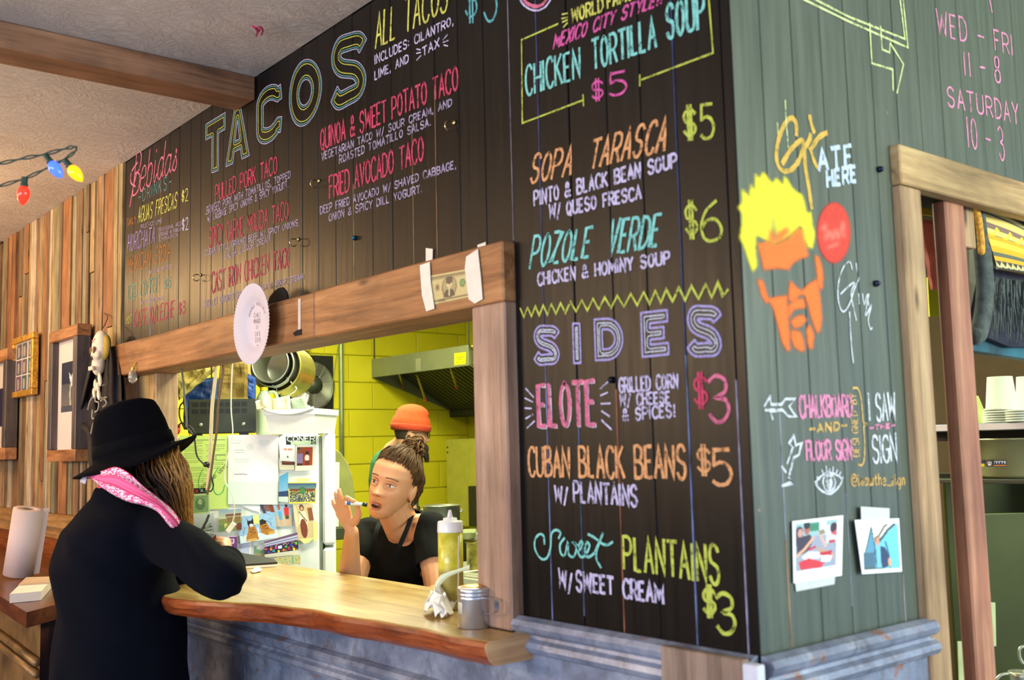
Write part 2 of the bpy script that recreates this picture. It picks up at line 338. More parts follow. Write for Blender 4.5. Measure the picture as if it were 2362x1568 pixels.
for ye, za, zb_e, ce in ((0.0835, 1.10, 1.28, (170, 124, 86)), (0.0835, 1.28, 1.5, (150, 160, 178)), (0.4415, 1.10, 1.2, (160, 150, 150)), (0.5285, 2.05, 2.6, (20, 26, 40)), (0.268, 1.15, 1.35, (130, 140, 160))):
    MB().box((-.004, ye - .0012, za), (.0005, ye + .0004, zb_e)).build('worn_edge', plain('worn_edge_r%d_%d' % (ce[0], ce[2]), ce, .7, var=.5, scale=14), wall_right)
# -- left part of the same wall: upright reclaimed strips
wall_left = S(MB().box((-7.5, 0.012, 1.1), (-3.04, 0.0158, ZC)).build('wall_left', M_dark))
x = -3.032
while x > -6.3:
    wd = rng.choice([0.035, 0.045, 0.055, 0.07, 0.085]); x0 = x - wd; d = -rng.uniform(0, 0.012); mt = PAL[rng.randint(len(PAL))]
    cuts = [1.195] + ([1.25 + rng.rand() * 1.2] if rng.rand() < 0.4 else []) + [ZC]
    for k in range(len(cuts) - 1):
        MB().box((x0 + 0.001, d - (0.004 if k else 0), cuts[k] + 0.001), (x - 0.001, 0.011, cuts[k + 1] - 0.0015), ch=0.0012).build('strip', PAL[rng.randint(len(PAL))] if k else mt, wall_left)
    x = x0
# rail and dado under the strips
S(MB().box((-6.6, -0.035, 1.14), (-3.04, 0.0, 1.195)).box((-6.6, -0.022, 1.09), (-3.04, 0.0, 1.14)).build('trim_1', wood('rail_wood', (110, 76, 40), (164, 122, 70), (190, 150, 96), 'x', 0.6)))
S(MB().box((-6.6, -0.012, 0.6), (-3.04, 0.0, 1.09)).build('trim_2', wood('orange_dado_wood', (90, 44, 18), (160, 88, 38), (190, 112, 54), 'x', 0.4)))
# -- beam under the ceiling
bz = 2.545
bm_ = tag(MB().box((-1.975, -5.9, bz), (-1.843, -0.001, ZC - 0.001), ch=0.004).build('ceiling_beam', M_beam, label='rough square timber beam crossing the pale stucco ceiling', cat='beam'))
# -- window casing of the serving hatch
win = empty('window_1', (-1.8, 0, 1.0), kind='structure')
hz0 = at(1, -PF, 1115, 700).z; hz1 = 1.882
MB().box((-3.05, -PF, hz0), (-1.42, 0.13, hz1 - 0.002), ch=0.004).build('header_board', M_frame, win)
MB().box((-1.416, -PF - 0.002, hz0 - 0.002), (-0.597, 0.13, hz1), ch=0.004).build('header_board', M_frame, win)
MB().box((-0.712, -PF, 1.072), (-0.597, 0.13, hz0 - 0.003), ch=0.004).build('post', M_framez, win)
MB().box((-3.045, -PF + 0.01, 1.072), (-2.99, 0.13, hz0 - 0.003), ch=0.003).build('post', M_framez, win)
xr_ = at(1, .13, 411, 900).x; xl_ = xr_ - .034
MB().box((-2.985, 0.05, 1.072), (xl_ - .004, 0.07, hz0 + 0.02), ch=0.002).build('side_board', wood('pale_side_board', (150, 116, 70), (206, 172, 112), (226, 196, 140), 'z', 0.5, 0.5, knots=False), win)
MB().box((xl_, 0.045, 1.072), (xr_, 0.13, hz0 + 0.0), ch=0.002).build('post', M_jamb, win)
# white paint drip and notch on header
# -- tin wainscot below the boards
def moulding(par, along, fixed, a, b, z_top, name='trim_3'):
    prof = [(0.0, 0), (0.006, 0), (0.020, -0.006), (0.026, -0.016), (0.022, -0.026), (0.012, -0.034), (0.014, -0.040), (0.024, -0.046), (0.027, -0.056), (0.020, -0.066), (0.006, -0.072), (0.003, -0.085), (0.0, -0.085)]
    rings = []
    for t in (a, b):
        rings.append([V((t, fixed - p, z_top + z)) if along == 'x' else V((fixed + p, t, z_top + z)) for p, z in prof])
    return MB().loft(rings).build(name, M_tin, par)
wain = S(MB().box((-3.05, -0.012, 0.0), (0.012, 0.0, 1.03)).box((0.0, 0.0, 0.0), (0.012, 0.505, 1.03)).build('wainscot', M_tin))
moulding(wain, 'x', -0.006, -0.60, 0.0, 1.103, 'moulding'); moulding(wain, 'y', 0.006, -0.006, 0.508, 1.103, 'moulding')
moulding(wain, 'x', -0.010, -3.05, -0.2, 0.93, 'moulding')
for xx in (-2.6, -1.9, -1.3): MB().box((xx, -0.0145, 0.12), (xx + 0.012, -0.011, 0.85)).build('panel_seam', M_tin, wain)
# -- doorway on the right: frame, inner post and block
door = empty('door_1', (0, 1.0, 0), kind='structure')
pd = at(1, 0.488, 2073, 330).x
yA = 0.490; yB = at(0, pd, 2126, 434).y; zB = at(0, pd, 2075, 422).z; zT = at(0, pd, 2073, 330).z
print('door', pd, yB, zB, zT)
MB().box((-0.012, yA, zB + 0.001), (pd, 2.2, zT), ch=0.003).build('header_board', M_framey, door)
MB().box((-0.012, yA, 0), (pd - 0.002, yB, zB - 0.001), ch=0.003).build('post', M_jamb, door)
MB().box((-0.09, 1.86, 0), (pd - 0.002, 1.95, zB - 0.001), ch=0.003).build('post', M_jamb, door)
q0 = at(0, -0.01, 2181, 470); q1 = at(0, -0.01, 2224, 480)
ipz = at(0, -0.01, 2181, 459).z
q0b = at(0, -0.01, 2255, 1568)
print('inner', q0, q1, q0b)
MB().box((-0.042, q0.y, 0), (-0.01, q1.y, ipz), ch=0.004).build('inner_post', M_redwood, door)
zb0 = at(0, -0.03, 2240, 571).z
MB().box((-0.085, q1.y + 0.002, zb0), (-0.03, at(0, -0.03, 2250, 540).y, ipz + 0.01), ch=0.002).build('block', M_jamb, door)
# -- kitchen: yellow block wall, back wall, partition
wk = S(MB().box((-5.75, 0.14, 0), (-5.612, 3.75, 2.8)).build('wall_kitchen_left', M_mortar))
fy0, fy1, fz0, fz1 = at(0, -5.6, 638, 900).y, at(0, -5.6, 770, 900).y, at(0, -5.6, 700, 943).z, at(0, -5.6, 700, 818).z
bl0 = at(0, -5.6, 863, 850).y
for r in range(14):
    z = 1.945 - 0.2025 * 9 + r * 0.2025
    if z > 2.71 or z < 0.3: continue
    y0 = 2.33 + (0.2 if r % 2 else 0.0) - 0.405 * 6
    while y0 < 3.62:
        a, b = max(y0 + 0.003, 0.2), min(y0 + 0.402, 3.618); zz = min(z + 0.1995, 2.715)
        if b - a > 0.02:
            segs = [(a, b, z + 0.003, zz)]
            if b > fy0 and a < fy1 and zz > fz0 and z < fz1:
                segs = []
                if a < fy0: segs.append((a, fy0, z + 0.003, zz))
                if b > fy1: segs.append((fy1, b, z + 0.003, zz))
                c0, c1 = max(a, fy0), min(b, fy1)
                if z + 0.003 < fz0 - 0.01: segs.append((c0, c1, z + 0.003, fz0))
                if zz > fz1 + 0.01: segs.append((c0, c1, fz1, zz))
            for s in segs:
                if s[1] - s[0] > 0.004: MB().box((-5.612, s[0], s[2]), (-5.600 + rng.uniform(-0.0005, 0.0005), s[1], s[3]), ch=0.0025).build('block', M_cmu, wk)
        y0 += 0.405
S(MB().box((-5.75, 3.62, 0), (-2.2, 3.72, 2.8)).build('wall_kitchen_back', M_cmu))
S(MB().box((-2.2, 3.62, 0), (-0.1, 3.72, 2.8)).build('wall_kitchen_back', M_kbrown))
# ------------------------------------------------------------------ chalk lettering
def chalk(name, col, cover=0.50, scale=420, emis=0):
    if name in MATS: return MATS[name]
    g_ = sum(col) / 3; col = tuple(0.94 * (c * 0.82 + g_ * 0.18) for c in col)
    m, nt, bs = nmat(name); v = coords(nt, (1, 1, 1), False)
    n1 = noise(nt, v, scale, 3, 0.7); n2 = noise(nt, v, 60, 4, 0.6)
    a0 = N(nt, 'ShaderNodeMath', operation='ADD'); nt.links.new(n1, a0.inputs[0]); nt.links.new(n2, a0.inputs[1]); ad = N(nt, 'ShaderNodeMath', operation='MULTIPLY'); ad.inputs[1].default_value = 0.5; nt.links.new(a0.outputs[0], ad.inputs[0]); p_ = .530 - .26 * cover
    nt.links.new(ramp(nt, ad.outputs[0], [(0.0, (0, 0, 0, 1)), (p_, (0.12,) * 3 + (1,)), (p_ + .07, (1, 1, 1, 1))]), bs.inputs['Alpha'])
    c = srgb(col); nt.links.new(ramp(nt, n2, [(0.3, tuple(x * 0.7 for x in c[:3]) + (1,)), (0.65, c)]), bs.inputs['Base Color'])
    bs.inputs['Roughness'].default_value = 0.95; bs.inputs['Specular IOR Level'].default_value = 0.1
    MATS[name] = m; return m
CK = dict(
    pink=chalk('chalk_pink', (236, 110, 150)), red=chalk('chalk_red', (225, 66, 104)), magenta=chalk('chalk_magenta', (232, 84, 168)),
    teal=chalk('chalk_teal', (128, 222, 214)), dteal=chalk('chalk_deep_teal', (92, 178, 190)), yel=chalk('chalk_yellow', (226, 226, 92)), ygr=chalk('chalk_lime', (206, 220, 76)),
    lav=chalk('chalk_lavender', (206, 196, 240)), laf=chalk('chalk_faint_lavender', (176, 160, 200), 0.46), purple=chalk('chalk_purple', (168, 146, 232)), org=chalk('chalk_orange', (244, 168, 104)),
    dorg=chalk('chalk_dark_orange', (206, 122, 52), 0.42), tealf=chalk('chalk_faint_teal', (110, 178, 160), 0.44), redf=chalk('chalk_faint_red', (206, 70, 96), 0.46), pale=chalk('chalk_pale_green', (224, 240, 160)), rose=chalk('chalk_rose', (240, 140, 190), 0.6),
    white=chalk('chalk_white', (222, 230, 246)), gold=chalk('paint_gold', (232, 186, 78), 0.7), sky=chalk('spray_pale_blue', (196, 216, 246), 0.66), amber=chalk('chalk_amber', (232, 186, 104)))
G = {
'A': '0 0,5 10,10 0|2 3.5,8 3.5', 'B': '0 0,0 10|~0 10,6 10,9 8.6,8 6,4 5.2,0 5.2|~0 5.2,6 5,10 3.6,9.5 1,6 0,0 0',
'C': '~10 8.5,8 10,4 10,1 8,0 5,1 2,4 0,8 0,10 1.5', 'D': '0 0,0 10|~0 10,5 9.8,9 8,10 5,9 2,5 .2,0 0', 'E': '9 10,0 10,0 0,9 0|0 5.2,7 5.2', 'F': '9 10,0 10,0 0|0 5.2,7 5.2',
'G': '~10 8.5,8 10,4 10,1 8,0 5,1 2,4 0,8 .3,10 2|10 2,10 4.8,6 4.8', 'H': '0 0,0 10|10 0,10 10|0 5,10 5', 'I': '0 0,0 10', 'K': '0 0,0 10|9 10,0 4.5|2.5 6,10 0',
'L': '0 10,0 0,8 0', 'M': '0 0,1 10,5 3,9 10,10 0', 'N': '0 0,0 10,10 0,10 10', 'O': '~5 10,1.5 8.5,0 5,1.5 1.5,5 0,8.5 1.5,10 5,8.5 8.5,5 10', 'P': '0 0,0 10|~0 10,6 10,9.5 8.5,9.5 6,6 4.6,0 4.6',
'Q': '~5 10,1.5 8.5,0 5,1.5 1.5,5 0,8.5 1.5,10 5,8.5 8.5,5 10|6 2.5,10 -1', 'R': '0 0,0 10|~0 10,6 10,9.5 8.5,9.5 6,6 4.6,0 4.6|5 4.6,10 0',
'S': '~9.5 8.5,7 10,3 10,.5 8,1.5 5.8,5 5,8.5 4.2,9.5 2,7 0,3 0,.3 1.6', 'T': '0 10,10 10|5 10,5 0', 'U': '~0 10,0 3,1.5 .6,5 0,8.5 .6,10 3,10 10', 'V': '0 10,5 0,10 10', 'W': '0 10,2.5 0,5 8,7.5 0,10 10',
'X': '0 0,10 10|0 10,10 0', 'Y': '0 10,5 5,10 10|5 5,5 0', 'Z': '0 10,10 10,0 0,10 0',
'0': '~5 10,1.5 8.5,0 5,1.5 1.5,5 0,8.5 1.5,10 5,8.5 8.5,5 10', '1': '5 0,5 10', '2': '~0 8,2 10,7 10,9 8,8 5.5,0 0|0 0,10 0', '3': '~0 9,4 10.2,8.5 9,8.5 6.5,3.5 5.2,8.5 4.6,10 2.2,7 0,3 -.2,0 1.5',
'5': '9 10,1 10,.5 5.6|~.5 5.6,4 6.4,8 5.6,10 3,7.5 .4,3 0,0 1', '6': '~8 10,3 7.5,.5 4,1.5 .8,5 0,9 1,10 3.2,7.5 5.4,3 5,.8 3', '8': '~5 10,1.5 9,1.5 6.5,5 5.2,9.5 3.6,9 .8,5 0,1 .8,.5 3.6,5 5.2,8.5 6.5,8.5 9,5 10',
'$': '~9.5 7.5,7 8.6,3 8.6,.5 7.2,1.5 5.4,5 5,8.5 4.4,9.5 2.8,7 1.4,3 1.4,.3 2.6|3.8 10,3.8 0|6.2 10,6.2 0', '&': '~10 0,3 6.5,2 8.5,4.5 10,7 8.5,6 6.5,1 3.6,.3 1.4,3 0,7 1,9.5 4.2',
'/': '0 -1.5,10 10', '-': '0 4.6,10 4.6', '.': '4 .2,6 .6', ',': '6 1,4 -1.6', ':': '4 2,6 2.4|4 6.6,6 7', '!': '5 3,5 10|4.5 .2,5.5 .6', '+': '3 5,7 5.4', '_': '0 -.5,10 -.5', '(': '~8 10,2 7,2 3,8 0', ')': '~2 10,8 7,8 3,2 0',
'@': '~7 6,4.5 7,3 5,4 3,6.5 3.6,7 6,7 3.4,9 3.4,10 5.5,8.5 8.8,4.5 9.6,1 7.8,0 4,2 .4,6 -.6,9 .4',
'b': '~1 10,1 4,1 .6|~1 4.5,4.5 6.2,8 4.8,8 1.4,5 0,1 .8', 'e': '~.5 3.2,8.5 3.6,7.5 5.8,4 6.2,.8 4,1 1.2,4.6 -.2,9 1.2', 'i': '~2 6,2.4 1.2,6 0,10 2|2 8.4,2.4 9', 'd': '~8 5,4.5 6.2,.8 4.4,.8 1.2,4 0,8 1.6|~8.4 10.5,8 4,8.4 .6,10 .4', 'a': '~8 5.4,4.4 6.2,.8 4,1 1,4.2 0,8 2|~8.2 6,8 1.6,10 .2',
's': '~.2 .6,6 5.6,5 6.6,6 4.2,8.6 1.8,6 -.2,2 .6', 'w': '~0 6,1.6 .4,4.6 1,5.4 5.8,6.4 .6,9 1.2,10 6', 't': '~5 9.5,4 3,5 .2,9 1|0 6.4,9 6.8', 'h': '~1 10,1 0|~1 4,4.5 6.2,8 5,8.2 0', 'g': '~8 5,4.4 6.2,.8 4.4,.8 1.2,4 0,8 2|~8.2 6,8 0,5 -3.4,1 -2.4', 'n': '~1 6,1 0|~1 4,4.5 6.2,8 5,8.2 0'}
WID = {'I': 0.1, 'M': 1.3, 'W': 1.4, '1': 0.35, '.': 0.3, ',': 0.3, ':': 0.3, '!': 0.3, '-': 0.9, 'i': 0.55, '/': 0.7, ' ': 0.75, '&': 1.1, '+': 0.7, 'w': 1.3, 't': 0.8, 's': 0.8, '@': 1.5, 'L': 0.85, 'E': 0.85, 'F': 0.85}
RK = [0]
def ribbon(m, pts, w, f, jit=0.0):     # pts in (u,v) plane coords (metres), f maps (u,v)->3D
    w = w * 0.74; RK[0] = (RK[0] + 1) % 9; dd = RK[0] * 0.00005
    k = len(pts); 
    if k < 2: return
    L, Rr = [], []
    for i in range(k):
        a = pts[max(i - 1, 0)]; b = pts[min(i + 1, k - 1)]; t = np.array([b[0] - a[0], b[1] - a[1]]); ln = np.hypot(*t) or 1; t = t / ln; n = np.array([-t[1], t[0]])
        p = np.array(pts[i], float); ww = w * (1 + rng.uniform(-0.18, 0.18)) / 2
        if i == 0: p = p - t * w * 0.3
        if i == k - 1: p = p + t * w * 0.3
        # mitre for sharp corners
        if 0 < i < k - 1:
            t1 = np.array([pts[i][0] - a[0], pts[i][1] - a[1]]); t2 = np.array([b[0] - pts[i][0], b[1] - pts[i][1]])
            c = (t1 @ t2) / ((np.hypot(*t1) or 1) * (np.hypot(*t2) or 1)); ww /= max(0.45, math.sqrt(max(0, (1 + c) / 2)))
        L.append(f(*(p + n * ww), dd)); Rr.append(f(*(p - n * ww), dd))
    m.add(L + Rr, [(i, i + 1, k + i + 1, k + i) for i in range(k - 1)])
def glyph(ch):
    out = []
    for st in G.get(ch, '').split('|'):
        if not st: continue
        sm = st[0] == '~'; P = [tuple(float(q) / 10 for q in s.split()) for s in st.lstrip('~').split(',')]
        if sm: P = [(p.x, p.y) for p in smoothpts([V((a, b, 0)) for a, b in P], 4)]
        else:
            Q = [P[0]]
            for a, b in zip(P, P[1:]): Q += [((a[0] + b[0]) / 2, (a[1] + b[1]) / 2), b]
            P = Q
        out.append(P)
    return out
def flat(ax, off=0.0007):        # plane coordinates <-> world for the two chalkboard walls
    if ax == 1: return lambda u, v, d=0: V((u, -off - d, v))
    return lambda u, v, d=0: V((off + d, u, v))
def uv(ax, px, py, off=0.0007):
    p = at(ax, -off if ax == 1 else off, px, py); return (p.x if ax == 1 else p.y, p.z)
def text(s, bl, br, h0, h1, col, wt, ax=1, slant=0.0, gap=0.42, name='lettering', jit=0.03, hollow=False, par=None, off=0.0007, curve=0.0):
    u0, v0 = uv(ax, *bl); u1, v1 = uv(ax, *br); H0 = uv(ax, bl[0], bl[1] - h0)[1] - v0; H1 = uv(ax, br[0], br[1] - h1)[1] - v1
    tot = sum(WID.get(c, 1) for c in s) + gap * (len(s) - 1); m = MB(); f = flat(ax, off); x = 0.0
    sl0 = slant * H0
    for c in s:
        wd = WID.get(c, 1); jx, jy, js = rng.uniform(-jit, jit, 3)
        for P in glyph(c):
            Q = []
            for (a, b) in P:
                t = (x + a * wd + jx * 0.6) / tot; H = (H0 + (H1 - H0) * t) * (1 + js)
                base = v0 + (v1 - v0) * t + jy * H * 0.6 + curve * H0 * math.sin(math.pi * t)
                Q.append((u0 + (u1 - u0) * t + slant * b * H, base + b * H))
            ribbon(m, Q, wt, f)
            if hollow:
                pass
        x += wd + gap
    pr = par or (wall_front if ax == 1 else wall_right)
    return m.build(name, CK[col], pr, label='%s chalk words reading %s' % (COLN.get(col, 'coloured'), s.replace('+', '').replace('  ', ' ').strip()) if name == 'lettering' else None, fixn=False)
COLN = dict(pink='pink', red='red pink', magenta='magenta', teal='pale teal', dteal='teal', yel='yellow', ygr='lime yellow', lav='lavender white', laf='faint lavender', purple='purple', org='orange', dorg='faint orange', tealf='faint teal', redf='faint red', pale='pale yellow', rose='pink', white='white', gold='gold painted', sky='pale blue sprayed', amber='amber')
def stroke(P, col, wt, ax=1, sm=False, closed=False, name='chalk_line', label=None, off=0.0008):
    m = MB(); f = flat(ax, off)
    for Q in (P if isinstance(P[0][0], (tuple, list)) else [P]):
        q = [uv(ax, *p) for p in Q]
        if closed: q = q + [q[0]]
        if sm: q = [(p.x, p.y) for p in smoothpts([V((a, b, 0)) for a, b in q], 5)]
        else:
            o = [q[0]]
            for a, b in zip(q, q[1:]):
                n = max(1, int(math.hypot(b[0] - a[0], b[1] - a[1]) / 0.02)); o += [(a[0] + (b[0] - a[0]) * k / n, a[1] + (b[1] - a[1]) * k / n) for k in range(1, n + 1)]
            q = o
        ribbon(m, q, wt, f)
    return m.build(name, CK[col], wall_front if ax == 1 else wall_right, label=label, fixn=False)
T = text
# ---- drinks column
T('Bebidas', (306, 452), (408, 388), 92, 66, 'pink', 0.009, slant=0.25, gap=0.1)
stroke([[(318, 374), (304, 396), (302, 420), (312, 430)], [(316, 396), (306, 440), (300, 476)]], 'pink', 0.012, sm=True)
T('-DRINKS-', (320, 468), (395, 432), 26, 30, 'dteal', 0.0045, gap=0.7)
T('AGUAS FRESCAS', (318, 514), (407, 478), 34, 34, 'yel', 0.006, slant=0.2); T('$2', (419, 467), (434, 462), 27, 27, 'yel', 0.005)
T('DAILY', (293, 521), (314, 513), 15, 14, 'dorg', 0.0045); T('FRUIT+ICE+LIME', (325, 528), (374, 513), 9, 9, 'laf', 0.0032)
T('HORCHATA', (294, 581), (356, 560), 38, 36, 'purple', 0.006, slant=0.2)
T('TRADITIONAL RICE', (365, 535), (418, 519), 8, 8, 'laf', 0.003); T('BEVERAGE W/ VANILLA', (366, 546), (418, 531), 8, 8, 'laf', 0.003); T('CINNAMON', (367, 557), (410, 545), 8, 8, 'laf', 0.003)
T('$2', (420, 533), (434, 528), 27, 27, 'lav', 0.005)
T('MEXICAN SODA', (294, 631), (392, 594), 34, 34, 'dorg', 0.006, slant=0.15); T('BY THE BOTTLE', (345, 632), (397, 617), 7, 7, 'laf', 0.003)
T('ICED COFFEE', (294, 692), (364, 671), 32, 32, 'tealf', 0.006, slant=0.15); T('$3', (379, 667), (394, 662), 24, 24, 'tealf', 0.005); T('WITH HORCHATA', (325, 702), (375, 691), 8, 8, 'laf', 0.003)
T('CAFE D/LECHE', (309, 753), (401, 731), 34, 38, 'redf', 0.007, slant=0.1); T('$3', (412, 727), (427, 721), 28, 28, 'redf', 0.005); T('HOT', (291, 747), (304, 743), 17, 17, 'ygr', 0.004)
# ---- big double lined letters: signed distance stored on a grid, drawn as chalk bands by the material
def band_mat(name, bands):
    m, nt, bs = nmat(name); at_ = N(nt, 'ShaderNodeAttribute', attribute_name='sd'); v = coords(nt, (1, 1, 1), False)
    n1 = noise(nt, v, 420, 3, 0.7); md = N(nt, 'ShaderNodeMath', operation='MULTIPLY_ADD'); md.inputs[1].default_value = 0.0022; nt.links.new(n1, md.inputs[0]); nt.links.new(at_.outputs['Fac'], md.inputs[2])
    sc = N(nt, 'ShaderNodeMath', operation='MULTIPLY_ADD'); sc.inputs[1].default_value = 20.0; sc.inputs[2].default_value = 0.4; nt.links.new(md.outputs[0], sc.inputs[0])
    a = [(0.0, (0, 0, 0, 1))]; c = [(0.0, srgb(bands[0][2]))]
    for lo, hi, col in bands:
        p0, p1 = 0.4 + 20 * (lo + .0011), 0.4 + 20 * (hi + .0011); a += [(p0 - 0.004, (0, 0, 0, 1)), (p0 + 0.004, (1, 1, 1, 1)), (p1 - 0.004, (1, 1, 1, 1)), (p1 + 0.004, (0, 0, 0, 1))]; c += [(p0 - 0.006, srgb(col))]
    al = ramp(nt, sc.outputs[0], a); nt.links.new(mix(nt, 1.0, al, ramp(nt, noise(nt, v, 300, 3, 0.7), [(0.3, (0.25,) * 3 + (1,)), (0.5, (1, 1, 1, 1))]), 'MULTIPLY'), bs.inputs['Alpha'])
    nt.links.new(ramp(nt, sc.outputs[0], c, 'CONSTANT'), bs.inputs['Base Color']); bs.inputs['Roughness'].default_value = 0.95; bs.inputs['Specular IOR Level'].default_value = 0.1; return m
def thick(P, w, butt=True):      # outline polygon of a thick stroke
    k = len(P); L, Rr = [], []
    for i in range(k):
        a = P[max(i - 1, 0)]; b = P[min(i + 1, k - 1)]; t = np.array([b[0] - a[0], b[1] - a[1]]); t = t / (np.hypot(*t) or 1); n = np.array([-t[1], t[0]]); p = np.array(P[i])
        L.append(tuple(p + n * w)); Rr.append(tuple(p - n * w))
    return L + Rr[::-1]
def seg_d(X, Y, a, b):
    dx, dy = b[0] - a[0], b[1] - a[1]; t = np.clip(((X - a[0]) * dx + (Y - a[1]) * dy) / (dx * dx + dy * dy + 1e-12), 0, 1)
    return np.hypot(X - a[0] - t * dx, Y - a[1] - t * dy)
def inside(X, Y, P):
    r = np.zeros(X.shape, bool)
    for (x0, y0), (x1, y1) in zip(P, P[1:] + P[:1]):
        if y0 != y1: r ^= ((y0 > Y) != (y1 > Y)) & (X < (x1 - x0) * (Y - y0) / (y1 - y0) + x0)
    return r
BIG = {}
def arc(cx, cy, rx, ry, a0, a1, n=24): return [(cx + rx * math.cos(math.radians(a0 + (a1 - a0) * i / n)), cy + ry * math.sin(math.radians(a0 + (a1 - a0) * i / n))) for i in range(n + 1)]
def big_letter(ch, w, s):         # polygons in a w x 1 box, stroke thickness s
    h = s / 2
    if ch == 'T': return [[(0, 1), (w, 1), (w, 1 - s), (w / 2 + h, 1 - s), (w / 2 + h, 0), (w / 2 - h, 0), (w / 2 - h, 1 - s), (0, 1 - s)]]
    if ch == 'A': return [[(0, 0), (w / 2 - h * .8, 1), (w / 2 + h * .8, 1), (w, 0), (w - s, 0), (w - s - .06, .2), (s + .06, .2), (s, 0)], [(w / 2, .78), (w / 2 - .1 * w, .38), (w / 2 + .1 * w, .38)]]
    if ch == 'I': return [[(w / 2 - h, 0), (w / 2 - h, 1), (w / 2 + h, 1), (w / 2 + h, 0)]]
    if ch == 'E': return [[(0, 0), (0, 1), (w, 1), (w, 1 - s), (s, 1 - s), (s, .5 + h), (w * .85, .5 + h), (w * .85, .5 - h), (s, .5 - h), (s, s), (w, s), (w, 0)]]
    if ch == 'D': return [[(0, 0), (0, 1)] + arc(w * .45, .5, w * .55, .5, 90, -90), [(s, s), (s, 1 - s)] + arc(w * .42, .5, w * .58 - s, .5 - s, 90, -90)]
    if ch == 'O': return [arc(w / 2, .5, w / 2, .5, 0, 360, 48)[:-1], arc(w / 2, .5, w / 2 - s, .5 - s, 0, 360, 48)[:-1]]
    if ch == 'C': return [thick([(w - .02, .80)] + arc(w / 2, .70, w / 2 - h, .30 - h, 25, 180) + arc(w / 2, .30, w / 2 - h, .30 - h, 180, 335) + [(w - .02, .2)], h)]
    if ch == 'S': return [thick([(p[0] * w, p[1]) for p in [(p.x, p.y) for p in smoothpts([V((x_, y_, 0)) for x_, y_ in ((.93, .74), (.80, .90 - h * .4), (.5, 1 - h), (.25, .93 - h * .5), (h / w, .73), (.28, .57), (.70, .44), (1 - h / w, .27), (.78, .06 + h * .6), (.5, h), (.22, .08 + h * .4), (.07, .25))], 6)]], h)]
def bigtext(ch, bl, br, h0, h1, s, mat, step=0.0035, asp=None, slant=0.0):
    u0, v0 = uv(1, *bl); u1, v1 = uv(1, *br); H0 = uv(1, bl[0], bl[1] - h0)[1] - v0; H1 = uv(1, br[0], br[1] - h1)[1] - v1; W = u1 - u0; H = (H0 + H1) / 2; w = W / H
    polys = [[(x * H, y * H) for x, y in P] for P in big_letter(ch, w, s)]; pad = 0.01
    nx, ny = int((W + 2 * pad) / step) + 1, int((H + 2 * pad) / step) + 1; xs = np.linspace(-pad, W + pad, nx); ys = np.linspace(-pad, H + pad, ny); X, Y = np.meshgrid(xs, ys)
    D = np.full(X.shape, 9.0); ins = np.zeros(X.shape, bool)
    for P in polys:
        ins ^= inside(X, Y, P)
        for a, b in zip(P, P[1:] + P[:1]): D = np.minimum(D, seg_d(X, Y, a, b))
    D = np.where(ins, D, -D)
    Pz = v0 + (v1 - v0) * (X / W) + Y * (H0 + (H1 - H0) * X / W) / H; Px = u0 + X + slant * Y
    keep = (D > -0.008); fs = []
    idx = np.arange(nx * ny).reshape(ny, nx)
    for j in range(ny - 1):
        for i in range(nx - 1):
            if keep[j:j + 2, i:i + 2].any(): fs.append((idx[j, i], idx[j, i + 1], idx[j + 1, i + 1], idx[j + 1, i]))
    me = bpy.data.meshes.new('lettering'); me.from_pydata([(a, -0.0008, b) for a, b in zip(Px.ravel(), Pz.ravel())], [], [tuple(int(q) for q in f) for f in fs])
    A = me.attributes.new('sd', 'FLOAT', 'POINT'); A.data.foreach_set('value', D.ravel().astype(np.float32))
    return tag(link(me, 'lettering', wall_front, mat), label='large outlined chalk letter %s' % ch)
MT = band_mat('chalk_bands_taco', [(-0.0025, 0.0005, (160, 156, 188)), (0.0035, 0.0058, (84, 150, 150)), (0.0105, 0.0132, (176, 176, 76))])
for ch, bl, br, h0, h1 in (('T', (474, 404), (519, 386), 116, 126), ('A', (521, 384), (575, 358), 122, 128), ('C', (592, 343), (650, 312), 132, 128), ('O', (668, 308), (742, 266), 158, 140), ('S', (766, 262), (844, 220), 170, 158)):
    bigtext(ch, bl, br, h0, h1, 0.24 if ch == 'S' else (0.26 if ch == 'C' else 0.30), MT, slant=0.0)
MS = band_mat('chalk_bands_sides', [(-0.002, 0.0024, (160, 152, 204)), (0.0062, 0.0088, (180, 186, 200))])
for ch, bl, br, h0, h1 in (('S', (1234, 842), (1290, 838), 90, 88), ('I', (1321, 838), (1343, 837), 93, 91), ('D', (1374, 831), (1438, 828), 95, 96), ('E', (1482, 823), (1543, 817), 102, 103), ('S', (1590, 822), (1664, 820), 116, 116)):
    bigtext(ch, bl, br, h0, h1, 0.26, MS, 0.003)
# ---- tacos
T('PULLED PORK TACO', (497, 464), (639, 398), 35, 38, 'red', 0.0065, gap=0.3)
T('BRAISED PORK WITH TOMATILLOS, TOPPED', (477, 494), (670, 409), 17, 15, 'laf', 0.0042); T('W/ CABBAGE SPICY ONIONS & SPICY YOGURT.', (478, 513), (665, 431), 16, 15, 'laf', 0.0042)
T('SPICY CARNE MOLIDA TACO', (482, 571), (665, 503), 44, 40, 'redf', 0.007, gap=0.3)
T('CUBAN STYLE GROUND BEEF W/ SPICY ONIONS,', (474, 590), (690, 519), 13, 14, 'laf', 0.0042); T('SALSA & SOUR CREAM', (519, 597), (623, 556), 14, 14, 'laf', 0.0042)
T('CAST IRON CHICKEN TACO', (488, 676), (668, 612), 46, 42, 'redf', 0.007, gap=0.32)
T('SKILLET COOKED CHICKEN, SALSA & SOUR CREAM', (472, 709), (700, 643), 15, 12, 'laf', 0.0042)
T('ALL TACOS', (866, 112), (1032, 22), 76, 74, 'yel', 0.0085, slant=0.08, gap=0.35); T('$3', (1074, 52), (1146, 44), 110, 120, 'dteal', 0.0085, gap=0.5)
